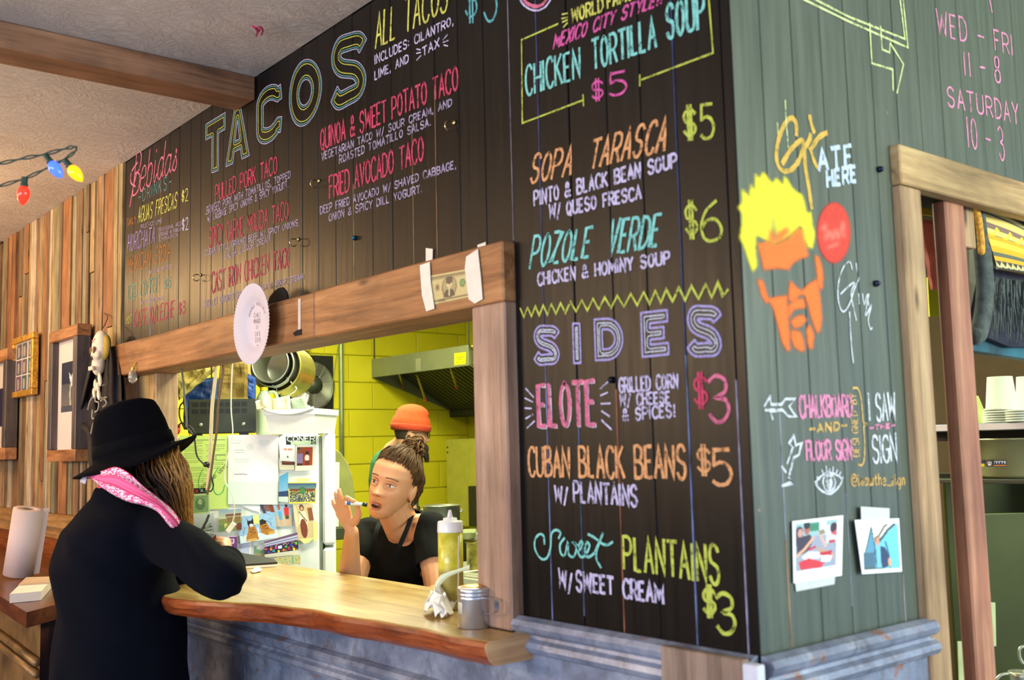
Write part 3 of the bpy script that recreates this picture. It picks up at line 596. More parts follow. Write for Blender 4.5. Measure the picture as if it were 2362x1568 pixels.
T('INCLUDES: CILANTRO,', (865, 148), (1046, 56), 20, 19, 'lav', 0.005); T('LIME, AND', (865, 184), (942, 143), 20, 18, 'lav', 0.005); T('TAX', (975, 129), (1013, 107), 19, 20, 'lav', 0.005)
stroke([[(961, 113), (970, 115)], [(961, 123), (971, 121)], [(961, 139), (971, 128)], [(1022, 92), (1032, 80)], [(1022, 98), (1034, 93)], [(1024, 104), (1033, 106)]], 'lav', 0.004)
T('QUINOA & SWEET POTATO TACO', (740, 346), (1056, 206), 46, 52, 'red', 0.0078, gap=0.32, curve=0)
T('VEGETARIAN TACO W/ SOUR CREAM, AND', (742, 370), (1042, 243), 17, 16, 'laf', 0.0048); T('ROASTED TOMATILLO SALSA.', (783, 377), (994, 288), 18, 17, 'laf', 0.0048)
T('FRIED AVOCADO TACO', (760, 458), (977, 368), 50, 52, 'red', 0.0078, gap=0.32)
T('DEEP FRIED AVOCADO W/ SHAVED CABBAGE,', (739, 494), (1052, 387), 17, 17, 'laf', 0.0048); T('ONION & SPICY DILL YOGURT.', (759, 510), (974, 443), 17, 17, 'laf', 0.0048)
# ---- soups
stroke([(1197, -10), (1205, 8), (1222, 21), (1240, 24), (1258, 16), (1272, -4)], 'lav', 0.006, sm=True); stroke([(1203, -12), (1214, 6), (1236, 15), (1254, 8), (1264, -8)], 'pink', 0.010, sm=True)
T('WORLD', (1320, 52), (1391, 24), 30, 30, 'yel', 0.0068); T('FAMOUS', (1402, 18), (1490, -14), 28, 28, 'yel', 0.0068)
stroke([[(1297, 33), (1309, 31)], [(1296, 43), (1309, 40)], [(1298, 51), (1309, 46)], [(1300, 63), (1309, 53)]], 'yel', 0.0045)
T('MEXICO CITY STYLE!!', (1276, 112), (1526, 8), 30, 26, 'magenta', 0.0066, slant=0.35)
T('CHICKEN', (1214, 221), (1338, 177), 66, 66, 'teal', 0.0085, gap=0.4); T('TORTILLA', (1368, 160), (1513, 108), 66, 70, 'teal', 0.0085, gap=0.4); T('SOUP', (1540, 90), (1626, 60), 76, 86, 'teal', 0.009, gap=0.45)
stroke([[(1287, 55), (1203, 92), (1205, 284), (1345, 231)], [(1345, 219), (1346, 244)]], 'ygr', 0.005); stroke([[(1476, 173), (1476, 198)], [(1477, 185), (1645, 122), (1635, -5)]], 'ygr', 0.005)
T('$', (1366, 235), (1392, 229), 50, 50, 'magenta', 0.006); T('5', (1407, 222), (1446, 214), 52, 52, 'magenta', 0.007)
T('SOPA', (1223, 422), (1316, 402), 60, 62, 'org', 0.0088, slant=0.3); T('TARASCA', (1360, 388), (1532, 345), 60, 72, 'org', 0.0088, slant=0.3)
T('$5', (1579, 324), (1648, 318), 78, 80, 'ygr', 0.0078, gap=0.4)
T('PINTO & BLACK BEAN SOUP', (1233, 474), (1561, 384), 32, 31, 'lav', 0.007); T('W/ QUESO FRESCA', (1268, 504), (1479, 457), 31, 27, 'lav', 0.007)
T('POZOLE', (1222, 618), (1358, 592), 70, 64, 'teal', 0.009, slant=0.28); T('VERDE', (1402, 589), (1515, 564), 76, 68, 'teal', 0.009, slant=0.28)
T('$', (1583, 550), (1611, 550), 88, 88, 'ygr', 0.0065); T('6', (1618, 556), (1666, 556), 96, 96, 'ygr', 0.0078)
T('CHICKEN & HOMINY SOUP', (1241, 658), (1545, 607), 28, 28, 'lav', 0.0068)
zz = []
zt = [1200, 1217, 1235, 1253, 1272, 1293, 1316, 1342, 1368, 1395, 1424, 1455, 1485, 1512, 1537, 1566, 1595, 1628, 1656]
for i, xx in enumerate(zt):
    yb = 731 - (xx - 1200) * 0.105; t_ = (xx - 1200) / 456; nx_ = zt[i + 1] if i + 1 < len(zt) else 1680; a_ = 20 + 12 * t_
    zz += [(xx, yb - a_), ((xx + nx_) / 2, yb)]
zz.append((1679, 668)); stroke(zz, 'ygr', 0.006)
# ---- sides
stroke([[(1213, 896), (1231, 916)], [(1211, 918), (1229, 927)], [(1211, 941), (1226, 942)], [(1213, 965), (1229, 956)], [(1216, 987), (1233, 971)], [(1384, 897), (1403, 880)], [(1386, 912), (1402, 905)], [(1387, 931), (1408, 930)], [(1388, 948), (1406, 960)], [(1388, 969), (1410, 990)]], 'lav', 0.0048)
T('ELOTE', (1245, 985), (1376, 981), 94, 102, 'white', 0.0105, gap=0.45, jit=0, off=0.0006); T('ELOTE', (1243, 983), (1374, 979), 94, 102, 'pink', 0.0125, gap=0.45, jit=0, off=0.0011)
T('GRILLED CORN', (1429, 906), (1564, 893), 33, 30, 'lav', 0.0058); T('W/ CHEESE', (1431, 936), (1545, 929), 26, 26, 'lav', 0.0058); T('& SPICES!', (1437, 970), (1558, 960), 26, 27, 'lav', 0.0058)
T('$', (1603, 942), (1634, 940), 80, 80, 'red', 0.007); T('3', (1638, 972), (1682, 970), 100, 102, 'pink', 0.009)
T('CUBAN BLACK BEANS', (1220, 1097), (1582, 1102), 63, 74, 'org', 0.0088, gap=0.38); T('$', (1610, 1096), (1640, 1097), 70, 70, 'org', 0.007); T('5', (1646, 1117), (1688, 1117), 82, 84, 'org', 0.009)
T('W/', (1281, 1156), (1310, 1160), 36, 36, 'lav', 0.0068); T('PLANTAINS', (1324, 1156), (1470, 1166), 45, 47, 'lav', 0.0078)
stroke([[(1256, 1254), (1254, 1236), (1244, 1232), (1234, 1246), (1235, 1268), (1248, 1288), (1262, 1286), (1270, 1262), (1272, 1232), (1282, 1222), (1293, 1228), (1289, 1241)],
        [(1302, 1241), (1292, 1256), (1294, 1276), (1303, 1280), (1310, 1252), (1312, 1278), (1324, 1283), (1330, 1262), (1322, 1250), (1330, 1256), (1336, 1268), (1344, 1254), (1340, 1248), (1333, 1268), (1340, 1284), (1350, 1280), (1360, 1260), (1354, 1250), (1349, 1268), (1355, 1284), (1370, 1276), (1382, 1250), (1391, 1230)],
        [(1357, 1232), (1372, 1240), (1390, 1254), (1402, 1256), (1413, 1250)], [(1391, 1230), (1378, 1266), (1376, 1288), (1386, 1308)]], 'teal', 0.0068, sm=True, name='lettering', label='pale teal script chalk word Sweet')
T('PLANTAINS', (1440, 1311), (1660, 1346), 72, 88, 'ygr', 0.0085, gap=0.42)
T('W/', (1290, 1352), (1320, 1366), 40, 42, 'lav', 0.0072); T('SWEET', (1330, 1361), (1415, 1370), 43, 38, 'lav', 0.0078); T('CREAM', (1438, 1377), (1530, 1391), 42, 42, 'lav', 0.0078)
T('$', (1624, 1424), (1652, 1424), 72, 70, 'ygr', 0.0085); T('3', (1656, 1458), (1696, 1460), 90, 90, 'ygr', 0.0092)
# ---- round the corner
stroke([[(1840, -8), (1950, 46), (2094, 110), (2082, -8)], [(1866, -8), (1960, 40), (2087, 90), (2075, -8)]], 'pale', 0.006, 0)
stroke([[(2006, 54), (2011, 146), (2059, 160), (2060, 208)], [(2031, 61), (2035, 114), (2052, 121), (2053, 99), (2084, 148), (2069, 214)]], 'pale', 0.0055, 0)
T('WED - FRI', (2163, 79), (2336, 127), 56, 43, 'rose', 0.006, 0, gap=0.5); T('11 - 8', (2224, 173), (2308, 192), 50, 60, 'rose', 0.006, 0, gap=0.5)
T('SATURDAY', (2187, 243), (2350, 286), 42, 44, 'rose', 0.006, 0, gap=0.5); T('10 - 3', (2232, 338), (2318, 370), 66, 72, 'rose', 0.006, 0, gap=0.5); stroke([(2282, -5), (2288, 28)], 'rose', 0.006, 0)
def B(P): return [(1650 + x_ / 2.49, 230 + y_ / 2.49) for x_, y_ in P]
stroke([B([(465, 200), (462, 135), (435, 105), (395, 145), (362, 230), (350, 330), (375, 400), (430, 405), (478, 350), (502, 280)]), B([(385, 365), (430, 290), (480, 240), (505, 250), (515, 380), (535, 500), (552, 620)]), B([(505, 290), (540, 230), (545, 200)]), B([(545, 290), (590, 220), (638, 190)]), B([(545, 280), (562, 340), (582, 385)]), B([(541, 95), (550, 140), (565, 185)])], 'gold', 0.0135, 0, sm=True, name='graffiti', label='gold painted scrawled initials')
stroke([B([(400, 5), (405, 120), (418, 275)]), B([(356, 130), (362, 260)])], 'pale', 0.004, 0, sm=True)
T('ATE', (1889, 392), (1966, 384), 44, 48, 'sky', 0.0115, 0, slant=0.0, gap=0.55, name='graffiti'); T('HERE', (1908, 430), (1974, 418), 34, 34, 'sky', 0.0105, 0, gap=0.55, name='graffiti')
def C2(P): return [(1700 + x_ / 4.611, 860 + y_ / 4.611) for x_, y_ in P]
stroke([B([(785, 975), (770, 930), (735, 960), (708, 1040), (703, 1130), (718, 1200), (740, 1215), (770, 1170), (800, 1080), (825, 1025)]), B([(720, 1115), (760, 1075), (800, 1050), (780, 1120), (810, 1265)]), B([(822, 1115), (826, 1170)]), B([(845, 1115), (855, 1175), (872, 1120), (880, 1180)]), B([(880, 1115), (862, 1240), (895, 1180), (878, 1260), (890, 1315), (900, 1310)]), B([(808, 940), (812, 985)]), B([(770, 1220), (780, 1400), (792, 1510)])], 'white', 0.0045, 0, sm=True, name='graffiti', label='thin white scrawled signature')
T('CHALKBOARD', (1845, 962), (1966, 959), 48, 46, 'rose', 0.0078, 0, gap=0.25); T('-AND-', (1868, 998), (1953, 989), 18, 18, 'amber', 0.006, 0, gap=0.45); T('FLOOR SIGN', (1861, 1060), (1965, 1058), 43, 42, 'rose', 0.0078, 0, gap=0.25)
T('I SAW', (2006, 969), (2066, 968), 60, 60, 'white', 0.0072, 0, gap=0.3); T('-THE-', (2006, 992), (2064, 985), 10, 10, 'rose', 0.0045, 0, gap=0.4); T('SIGN', (2014, 1067), (2069, 1062), 60, 60, 'white', 0.0072, 0, gap=0.3)
stroke([(1967, 895), (1978, 896), (1985, 915), (1989, 950), (1991, 974), (1998, 978), (1992, 984), (1994, 1020), (1993, 1058), (1988, 1072), (1978, 1071)], 'amber', 0.0055, 0, sm=True)
m_ = MB(); f_ = flat(0)                      # DESIGNED BY runs upward
for k_, ch in enumerate('DESIGNED BY'):
    y_ = 1052 - k_ * 13.4; u_, v_ = uv(0, 1979 - k_ * 0.75, y_); s_ = uv(0, 1979, y_ - 9.2)[1] - v_
    for P in glyph(ch): ribbon(m_, [(u_ - b * 0.02 + 0.005, v_ + a * s_ * WID.get(ch, 1)) for a, b in P], 0.0032, f_)
m_.build('lettering', CK['amber'], wall_right, label='small amber chalk words reading DESIGNED BY up the brace', fixn=False)
stroke([C2([(355, 245), (290, 350)]), C2([(350, 245), (360, 335), (470, 335), (515, 275), (618, 278), (552, 355), (628, 465), (545, 462), (480, 392), (350, 400), (378, 490)]), C2([(350, 400), (300, 395)])], 'white', 0.006, 0)
stroke([C2([(600, 660), (552, 750), (592, 790), (532, 960)]), C2([(600, 660), (622, 770), (684, 745), (655, 870), (600, 900), (555, 1080)]), C2([(478, 995), (520, 1055)]), C2([(480, 1200), (590, 1165), (548, 1110)])], 'white', 0.006, 0)
stroke([C2([(830, 1170), (880, 1110), (940, 1065), (980, 1060), (1040, 1075), (1115, 1130), (1080, 1210), (1020, 1270), (975, 1285), (910, 1260), (860, 1215), (830, 1170)]), C2([(975, 1075), (925, 1110), (915, 1170), (940, 1235), (975, 1255), (1025, 1230), (1045, 1160), (1020, 1095), (975, 1075)])], 'white', 0.0055, 0, sm=True, name='chalk_drawing', label='white chalk drawing of an open eye with lashes')
stroke([C2([(975, 1110), (960, 1150), (965, 1200), (990, 1210), (1000, 1160), (985, 1110)])], 'white', 0.012, 0, sm=True)
stroke([C2(p) for p in ([(850, 1110), (875, 1130)], [(822, 1160), (850, 1180)], [(900, 1030), (915, 1068)], [(945, 995), (952, 1045)], [(985, 1020), (985, 1050)], [(1022, 1000), (1020, 1045)], [(1065, 1030), (1055, 1070)], [(1100, 1055), (1085, 1090)], [(1130, 1110), (1105, 1130)])], 'white', 0.0045, 0)
T('@isawthe_sign', (1964, 1119), (2088, 1118), 27, 26, 'amber', 0.0042, 0, gap=0.3)
# ---- prints and sprayed pictures: colour (and cover) held on a fine grid
def col_mat(name, rough=0.4, alpha=False):
    if name in MATS: return MATS[name]
    m, nt, bs = nmat(name); a = N(nt, 'ShaderNodeVertexColor', layer_name='col'); nt.links.new(a.outputs['Color'], bs.inputs['Base Color'])
    if alpha:
        v = coords(nt, (1, 1, 1), False); n1 = ramp(nt, noise(nt, v, 380, 3, 0.7), [(0.25, (0.6,) * 3 + (1,)), (0.5, (1, 1, 1, 1))]); sa = N(nt, 'ShaderNodeMath', operation='MULTIPLY')
        nt.links.new(a.outputs['Alpha'], sa.inputs[0]); nt.links.new(n1, sa.inputs[1]); nt.links.new(sa.outputs[0], bs.inputs['Alpha'])
    bs.inputs['Roughness'].default_value = rough; MATS[name] = m; return m
M_print = col_mat('printed_picture', 0.35); M_spray = col_mat('spray_paint', 0.7, True)
def blur(a, k):
    for _ in range(2):
        for ax_ in (0, 1):
            p = np.pad(a, [(k, k) if i == ax_ else (0, 0) for i in range(a.ndim)], mode='edge'); c = np.cumsum(p, axis=ax_); c = np.insert(c, 0, 0, axis=ax_)
            a = (np.take(c, range(2 * k + 1, c.shape[ax_]), axis=ax_) - np.take(c, range(0, c.shape[ax_] - 2 * k - 1), axis=ax_)) / (2 * k + 1)
    return a
def paint(W, H, bg, ops, nz=0.04):        # x,y in 0..1, y down
    img = np.ones((H, W, 4)); img[:, :, :3] = srgb(bg)[:3] if bg else 0
    if bg is None: img[:, :, 3] = 0
    X, Y = np.meshgrid((np.arange(W) + .5) / W, (np.arange(H) + .5) / H); r_ = np.random.RandomState(W * 7 + H)
    for o in ops:
        k = o[0]; c = np.array(srgb(o[-1]))
        if k == 'r': M_ = (X >= o[1]) & (X <= o[3]) & (Y >= o[2]) & (Y <= o[4])
        elif k == 'e': M_ = ((X - o[1]) / o[3]) ** 2 + ((Y - o[2]) / o[4]) ** 2 <= 1
        elif k == 'p': M_ = inside(X, Y, list(o[1]))
        elif k == 'l': M_ = np.zeros(X.shape, bool); M_ |= False; M_ = np.minimum.reduce([seg_d(X, Y, a, b) for a, b in zip(o[1], o[1][1:])]) < o[2]
        elif k == 'n':      # speckle of random blobs in a rect
            M_ = np.zeros(X.shape, bool)
            for _ in range(o[5]):
                cx_, cy_ = r_.uniform(o[1], o[3]), r_.uniform(o[2], o[4]); M_ |= (np.abs(X - cx_) < o[6]) & (np.abs(Y - cy_) < o[6] * 1.3)
        elif k == 'g': M_ = (Y >= o[1]) & (Y <= o[2]); t = ((Y - o[1]) / (o[2] - o[1]))[..., None]; g = np.array(srgb(o[3]))[:3] * (1 - t) + c[:3] * t; img[M_, :3] = g[M_]; img[M_, 3] = 1; continue
        img[M_, :3] = c[:3]; img[M_, 3] = 1
    img[:, :, :3] *= 1 + r_.uniform(-nz, nz, (H, W, 1)); return img
def picture(name, q, img, mat, parent=None, curl=0.0, nrm=None, smooth=False, keep=0.02, **kw):   # q: tl,tr,br,bl world points
    H, W = img.shape[:2]; q = [V(p) for p in q]; P = []
    for j in range(H + 1):
        for i in range(W + 1):
            s, t = i / W, j / H; p = (q[0] * (1 - s) + q[1] * s) * (1 - t) + (q[3] * (1 - s) + q[2] * s) * t
            if curl and nrm is not None: p = p + V(nrm) * curl * (math.sin(s * 3.1 + 0.4) * 0.5 + t * t)
            P.append(tuple(p))
    a = img[:, :, 3] > keep; fs = [(j * (W + 1) + i, (j + 1) * (W + 1) + i, (j + 1) * (W + 1) + i + 1, j * (W + 1) + i + 1) for j in range(H) for i in range(W) if a[j, i]]
    me = bpy.data.meshes.new(name); me.from_pydata(P, [], fs); A = me.color_attributes.new('col', 'FLOAT_COLOR', 'POINT' if smooth else 'CORNER')
    if smooth:
        pad = np.pad(img, ((0, 1), (0, 1), (0, 0)), mode='edge'); pad[1:, 1:] = (pad[:-1, :-1] + pad[1:, 1:] + pad[:-1, 1:] + pad[1:, :-1]) / 4; A.data.foreach_set('color', pad.ravel())
    else: A.data.foreach_set('color', np.repeat(img[a], 4, axis=0).ravel())
    return tag(link(me, name, parent, mat), **kw)
# the sprayed stencil head with yellow spiky hair, and the red sprayed disc
def BB(P): return [((x_ - 120) / 520, (y_ - 390) / 1080) for x_, y_ in P]
hair = BB([(150, 660), (130, 620), (150, 600), (148, 510), (175, 545), (190, 560), (195, 480), (215, 520), (222, 500), (218, 420), (245, 455), (262, 412), (285, 440), (300, 465), (320, 480), (335, 450), (360, 470), (375, 500), (382, 440), (405, 465), (425, 500), (450, 530), (490, 550), (505, 600), (515, 650), (530, 660), (545, 645), (550, 720), (568, 780), (550, 870), (535, 850), (525, 860), (505, 800), (490, 740), (470, 730), (430, 775), (380, 810), (330, 835), (280, 815), (240, 790), (225, 790), (222, 860), (232, 960), (210, 1000), (185, 930), (165, 860), (140, 800), (150, 720)])
org_ = [BB([(235, 830), (290, 825), (335, 842), (400, 810), (470, 745), (500, 760), (510, 850), (530, 905), (470, 925), (430, 950), (410, 985), (350, 975), (270, 985), (255, 920)]),
        BB([(415, 1040), (450, 1080), (490, 1105), (520, 1070), (570, 1040), (580, 1045), (600, 1150), (610, 1260), (600, 1330), (580, 1345), (545, 1260), (520, 1170), (505, 1130), (480, 1125), (440, 1165), (408, 1160)]),
        BB([(290, 1150), (330, 1140), (400, 1130), (405, 1250), (415, 1350), (418, 1440), (400, 1445), (370, 1390), (345, 1290), (320, 1200)]), BB([(232, 1035), (262, 1045), (280, 1100), (296, 1150), (285, 1180), (255, 1130)]),
        BB([(565, 900), (590, 910), (610, 960), (618, 1030), (615, 1090), (600, 1100), (585, 1060), (575, 980)]), BB([(410, 1180), (470, 1150), (500, 1150), (510, 1200), (440, 1210), (412, 1260)]),
        BB([(420, 1280), (450, 1250), (490, 1240), (520, 1270), (480, 1310), (440, 1315)]), BB([(425, 1325), (480, 1335), (500, 1390), (505, 1440), (485, 1448), (440, 1420), (425, 1370)]), BB([(515, 1320), (535, 1290), (560, 1350), (555, 1420), (535, 1440), (520, 1390)]),
        BB([(300, 740), (330, 780), (400, 730), (420, 760), (380, 805), (330, 830), (290, 815)])]
im = paint(104, 216, None, [('p', hair, (226, 216, 36))] + [('p', p, (230, 108, 30)) for p in org_] + [('p', BB([(318, 650), (328, 700), (338, 790), (325, 820), (315, 760)]), (110, 116, 60))], 0.0)
def spray(im, k=1):
    a = blur(im[:, :, 3], k); c = blur(im[:, :, :3] * im[:, :, 3:4], k + 1); n_ = blur(im[:, :, 3], k + 1)[..., None]; o = np.zeros_like(im); o[:, :, :3] = c / np.maximum(n_, 1e-3); o[:, :, 3] = a; return o
def wq(ax, P, off): return [at(ax, off, *p) for p in P]
bb = [(1650 + x_ / 2.49, 230 + y_ / 2.49) for x_, y_ in ((120, 390), (640, 390), (640, 1470), (120, 1470))]
def wallrect(bb, off=0.0022):       # upright rectangle on the right wall from a pixel box
    y0, y1 = uv(0, *bb[0])[0], uv(0, *bb[1])[0]; return y0, y1
tl, tr_, br_, bl_ = wq(0, bb, 0.0009)
picture('graffiti', [tl, tr_, br_, bl_], spray(im), M_spray, wall_right, smooth=True, label='sprayed stencil of an orange goateed face, sunglasses and spiky yellow hair')
im = paint(60, 104, None, [('e', .5, .5, .40, .44, (200, 50, 34)), ('l', [(.22, .45), (.30, .38), (.30, .60), (.40, .48), (.46, .60), (.54, .46), (.6, .58), (.68, .44), (.72, .34), (.74, .55)], .02, (232, 120, 104)), ('l', [(.35, .72), (.6, .66)], .015, (232, 120, 104))], 0.0)
picture('graffiti', wq(0, [(1875, 458), (1971, 458), (1971, 616), (1875, 616)], 0.0010), spray(im), M_spray, wall_right, smooth=True, label='round red spray paint blot with scratched writing')
# ------------------------------------------------------------------ kitchen
M_steel = plain('stainless_steel', (196, 198, 176), 0.32, 0.75, var=0.06, scale=5)
M_hood = plain('brushed_hood_steel', (150, 156, 130), 0.4, 0.7, var=0.08, scale=4)
M_white = plain('white_enamel', (222, 226, 218), 0.35, var=0.03)
M_black = plain('black_metal', (22, 22, 20), 0.45, var=0.1)
M_dgreen = plain('dark_grey_green_metal', (56, 62, 50), 0.45, 0.3, var=0.1)
M_copper = plain('brass_pipe', (190, 176, 70), 0.3, 0.8, var=0.1)
M_conduit = plain('galvanised_conduit', (150, 160, 110), 0.4, 0.6, var=0.1)
M_redp = plain('red_plastic', (200, 50, 36), 0.4, var=0)
M_paper = plain('white_paper', (240, 238, 232), 0.7, var=0.03)
M_tape = plain('masking_tape', (222, 214, 200), 0.6, var=0.05, scale=30)
M_ink = plain('black_ink', (18, 16, 22), 0.6, var=0)
def ptext(s, o, ud, vd, width, h, wt, mat, parent, name='lettering', nrm=None, off=0.0008, gap=0.42, slant=0.0, label=None):
    m = MB(); tot = sum(WID.get(c, 1) for c in s) + gap * (len(s) - 1); x = 0; o = V(o); ud = V(ud).normalized(); vd = V(vd).normalized(); n = V(nrm).normalized() if nrm is not None else ud.cross(vd)
    f = lambda a, b, d=0: o + ud * a + vd * b + n * (off + d)
    for c in s:
        wd = WID.get(c, 1)
        for P in glyph(c): ribbon(m, [((x + a * wd) / tot * width + slant * b * h, b * h) for a, b in P], wt, f)
        x += wd + gap
    return m.build(name, mat, parent, label=label, fixn=False)
# -- fridge, turned a little from the hatch
_r = V(ray(772, 1000)); fu = V((-_r.y, _r.x, 0)).normalized(); fu = fu if fu.x > 0 else -fu; fn = V((fu.y, -fu.x, 0)); F0 = dep(4.27, 737, 1100); F0.z = 0
def fr(px, py, off=0.0): return hit(F0 + fn * off, fn, px, py)
def fbox(name, u0, u1, n0, n1, z0, z1, mat, parent=None, ch=0.004, **kw):
    M_ = frame(fu, -fn, V((0, 0, 1)), F0); return MB().box((u0, n0, z0), (u1, n1, z1), M_, ch).build(name, mat, parent, **kw)
ft = fr(735, 1000).z; fm = fr(735, 1257, ).z
fridge = empty('refrigerator', F0, 'white fridge side covered with papers and snapshots, seen through hatch', 'fridge')
fbox('body', -0.595, 0, 0, 0.62, 0.04, ft, M_white, fridge, 0.008)
fbox('freezer_door', 0.012, 0.065, -0.012, 0.62, fm, ft + 0.006, M_white, fridge, 0.01); fbox('door', 0.012, 0.065, -0.012, 0.62, 0.08, fm - 0.012, M_white, fridge, 0.01)
fbox('door_gasket', 0.0, 0.012, 0.004, 0.60, 0.09, ft - 0.01, plain('grey_rubber', (120, 130, 110), 0.7), fridge, 0.0)
for u in (-0.55, -0.08):
    for n_ in (0.06, 0.56): fbox('foot', u - .02, u + .02, n_ - .02, n_ + .02, 0, 0.04, M_black, fridge, 0)
def Z5(x, y): return (400 + x / 4.48, 980 + y / 4.48)
sheet_n = [0]
def sheet(name, q, W, H, bg, ops, label, cat, group='papers and pictures stuck on the fridge', off=None, nz=0.05, curl=0.0012):
    sheet_n[0] += 1; off = off if off is not None else 0.003 + 0.0016 * sheet_n[0]
    root = empty(name, fr(*Z5(*q[3]), off), label, cat, group)
    picture('print', [fr(*Z5(*p), off) for p in q], paint(W, H, bg, ops, nz), M_print, root, curl=curl, nrm=fn)
    b = [fr(*Z5(*p), off - 0.0012) for p in q]; m = MB(); m.quadbox(b, fn, 0.0008); m.build('backing', M_paper, root); return root, off
def tapeon(root, q, off, col=(214, 216, 130)):
    m = MB(); m.quadbox([fr(*Z5(*p), off + 0.0012) for p in q], fn, 0.0006); m.build('tape', plain('yellowed_tape', col, 0.5, var=0.05), root)
txt = lambda x0, x1, y0, y1, n, col: [('r', x0 + (x1 - x0) * 0.03 * (i % 3), y0 + (y1 - y0) * i / n, x1 - (x1 - x0) * (0.28 if i % 4 == 3 else 0.02 * (i % 5)), y0 + (y1 - y0) * (i + 0.38) / n, col) for i in range(n)]
Fgreen = (196, 222, 116)
r_, o_ = sheet('form_sheet', [(60, 112), (562, 106), (574, 862), (120, 888)], 60, 90, Fgreen, [('r', .03, .06, .95, .065, (110, 130, 80))] + txt(.06, .48, .08, .38, 12, (150, 176, 96)) + txt(.54, .94, .12, .5, 14, (152, 178, 98)) + txt(.1, .6, .42, .78, 14, (150, 176, 96)) + [('r', .74, .27, .95, .34, (120, 140, 90)), ('r', .745, .277, .945, .333, Fgreen)], 'pale green printed form with a green scrawl, left of white certificate', 'paper')
mm = MB(); fpl = lambda P, o=o_: [tuple(fr(*Z5(*p), o + 0.0016)) for p in P]
gm = plain('green_marker', (30, 160, 80), 0.6, var=0)
for P in ([(155, 460), (170, 560), (175, 640)], [(305, 455), (275, 520), (260, 600), (275, 660), (320, 690), (370, 660), (395, 600), (385, 520), (350, 470)], [(465, 440), (420, 520), (410, 620), (430, 700), (470, 718), (510, 690), (530, 620)]): mm.tube(smoothpts(fpl(P), 5), 0.0014, 5)
mm.build('marker_scrawl', gm, r_)
a_, b_ = fr(*Z5(300, 660), o_ + .002), fr(*Z5(560, 430), o_ + .002)
ptext('SOLE ADJUSTE', a_, b_ - a_, V((0, 0, 1)).lerp(-fu, 0.45), (b_ - a_).length, 0.012, 0.002, M_ink, r_, nrm=fn, label='slanted black words SOLE ADJUSTE')
sheet('label_card', [(176, 655), (345, 650), (342, 706), (178, 712)], 40, 14, (28, 22, 24), [('l', [(.05, .95), (.12, .2), (.2, .95)], .03, (190, 50, 60)), ('l', [(.45, .3), (.3, .35), (.44, .6), (.3, .85)], .03, (190, 50, 60)), ('l', [(.62, .2), (.72, .2), (.72, .4), (.64, .6), (.75, .6)], .02, (220, 220, 220))], 'narrow black card with red letters under the green form', 'card')
sheet('banknote_print', [(178, 716), (372, 704), (376, 914), (184, 930)], 30, 34, (170, 190, 130), [('r', .08, .1, .92, .9, (120, 150, 100)), ('e', .5, .5, .28, .3, (84, 112, 78)), ('e', .5, .4, .12, .14, (150, 172, 120)), ('n', .1, .1, .9, .9, 60, .015, (90, 120, 84))], 'green toned print of a banknote portrait low on fridge', 'picture')
sheet('drapery_photo', [(150, 930), (415, 906), (424, 1186), (196, 1176)], 40, 44, (150, 160, 140), [('g', 0, 1, (186, 194, 196), (96, 104, 86)), ('l', [(.1, .9), (.4, .6), (.9, .5)], .03, (60, 66, 60)), ('l', [(.2, 1), (.6, .7), (.95, .75)], .02, (190, 196, 180)), ('l', [(.5, .6), (.7, .3), (.8, .1)], .05, (52, 56, 50)), ('l', [(.6, .65), (.85, .4)], .04, (120, 130, 110)), ('l', [(.3, .75), (.9, .62)], .015, (40, 44, 40))], 'grey snapshot of draped cloth beside customer hair', 'photo')
r_, o_ = sheet('certificate', [(568, 102), (1086, 100), (1081, 822), (563, 818)], 66, 92, (240, 232, 228), [('r', 0, .67, 1, 1, (212, 232, 212)), ('r', .03, .66, .97, .668, (214, 226, 214)), ('r', .03, .935, .95, .94, (190, 212, 190))] + txt(.07, .28, .08, .14, 4, (206, 214, 204)) + txt(.6, .82, .08, .2, 6, (212, 220, 210)) + txt(.12, .32, .22, .27, 3, (176, 190, 180)) + txt(.12, .42, .35, .45, 5, (206, 212, 204)) + [('e', .43, .18, .07, .05, (220, 220, 210)), ('r', .13, .497, .4, .5, (180, 190, 180)), ('r', .13, .61, .4, .613, (190, 200, 190)), ('r', .13, .63, .38, .633, (190, 200, 190))], 'large white certificate sheet with a signature on fridge', 'paper')
mm = MB(); sg = [(630, 500), (645, 515), (660, 505), (675, 512), (690, 502), (700, 512), (725, 500), (735, 515), (750, 508), (768, 512)]; mm.tube(smoothpts([fr(*Z5(*p), o_ + .0016) for p in sg], 4), 0.0008, 5); mm.build('signature', M_ink, r_)
sheet('envelope', [(676, 824), (900, 824), (894, 900), (812, 880)], 12, 6, (226, 230, 226), [('r', .2, .3, .9, .35, (190, 196, 190))], 'white envelope corner peeking out under the certificate', 'paper', off=0.006)
sheet('brown_photo', [(1088, 340), (1250, 345), (1248, 462), (1094, 462)], 16, 12, (222, 216, 180), [('r', .2, .1, .98, .62, (96, 50, 20)), ('r', .3, .3, .9, .4, (150, 90, 40))], 'small brown snapshot half hidden below the receipt', 'photo')
sheet('receipt', [(1086, 148), (1250, 152), (1264, 380), (1104, 370)], 24, 32, (244, 244, 238), txt(.25, .8, .2, .34, 3, (200, 205, 200)) + [('r', .3, .42, .48, .5, (220, 150, 110)), ('r', .56, .42, .82, .5, (220, 150, 110)), ('e', .5, .8, .06, .05, (90, 90, 80))], 'white curling receipt with red figures beside certificate', 'receipt')
r_, o_ = sheet('shop_sticker', [(1160, 120), (1470, 114), (1472, 198), (1165, 204)], 40, 12, (26, 30, 26), [('r', .18, .55, .82, 1, (214, 234, 196)), ('r', 0, 0, .78, .56, (44, 50, 44))], 'black and pale green sticker with worn white capitals', 'sticker', curl=0)
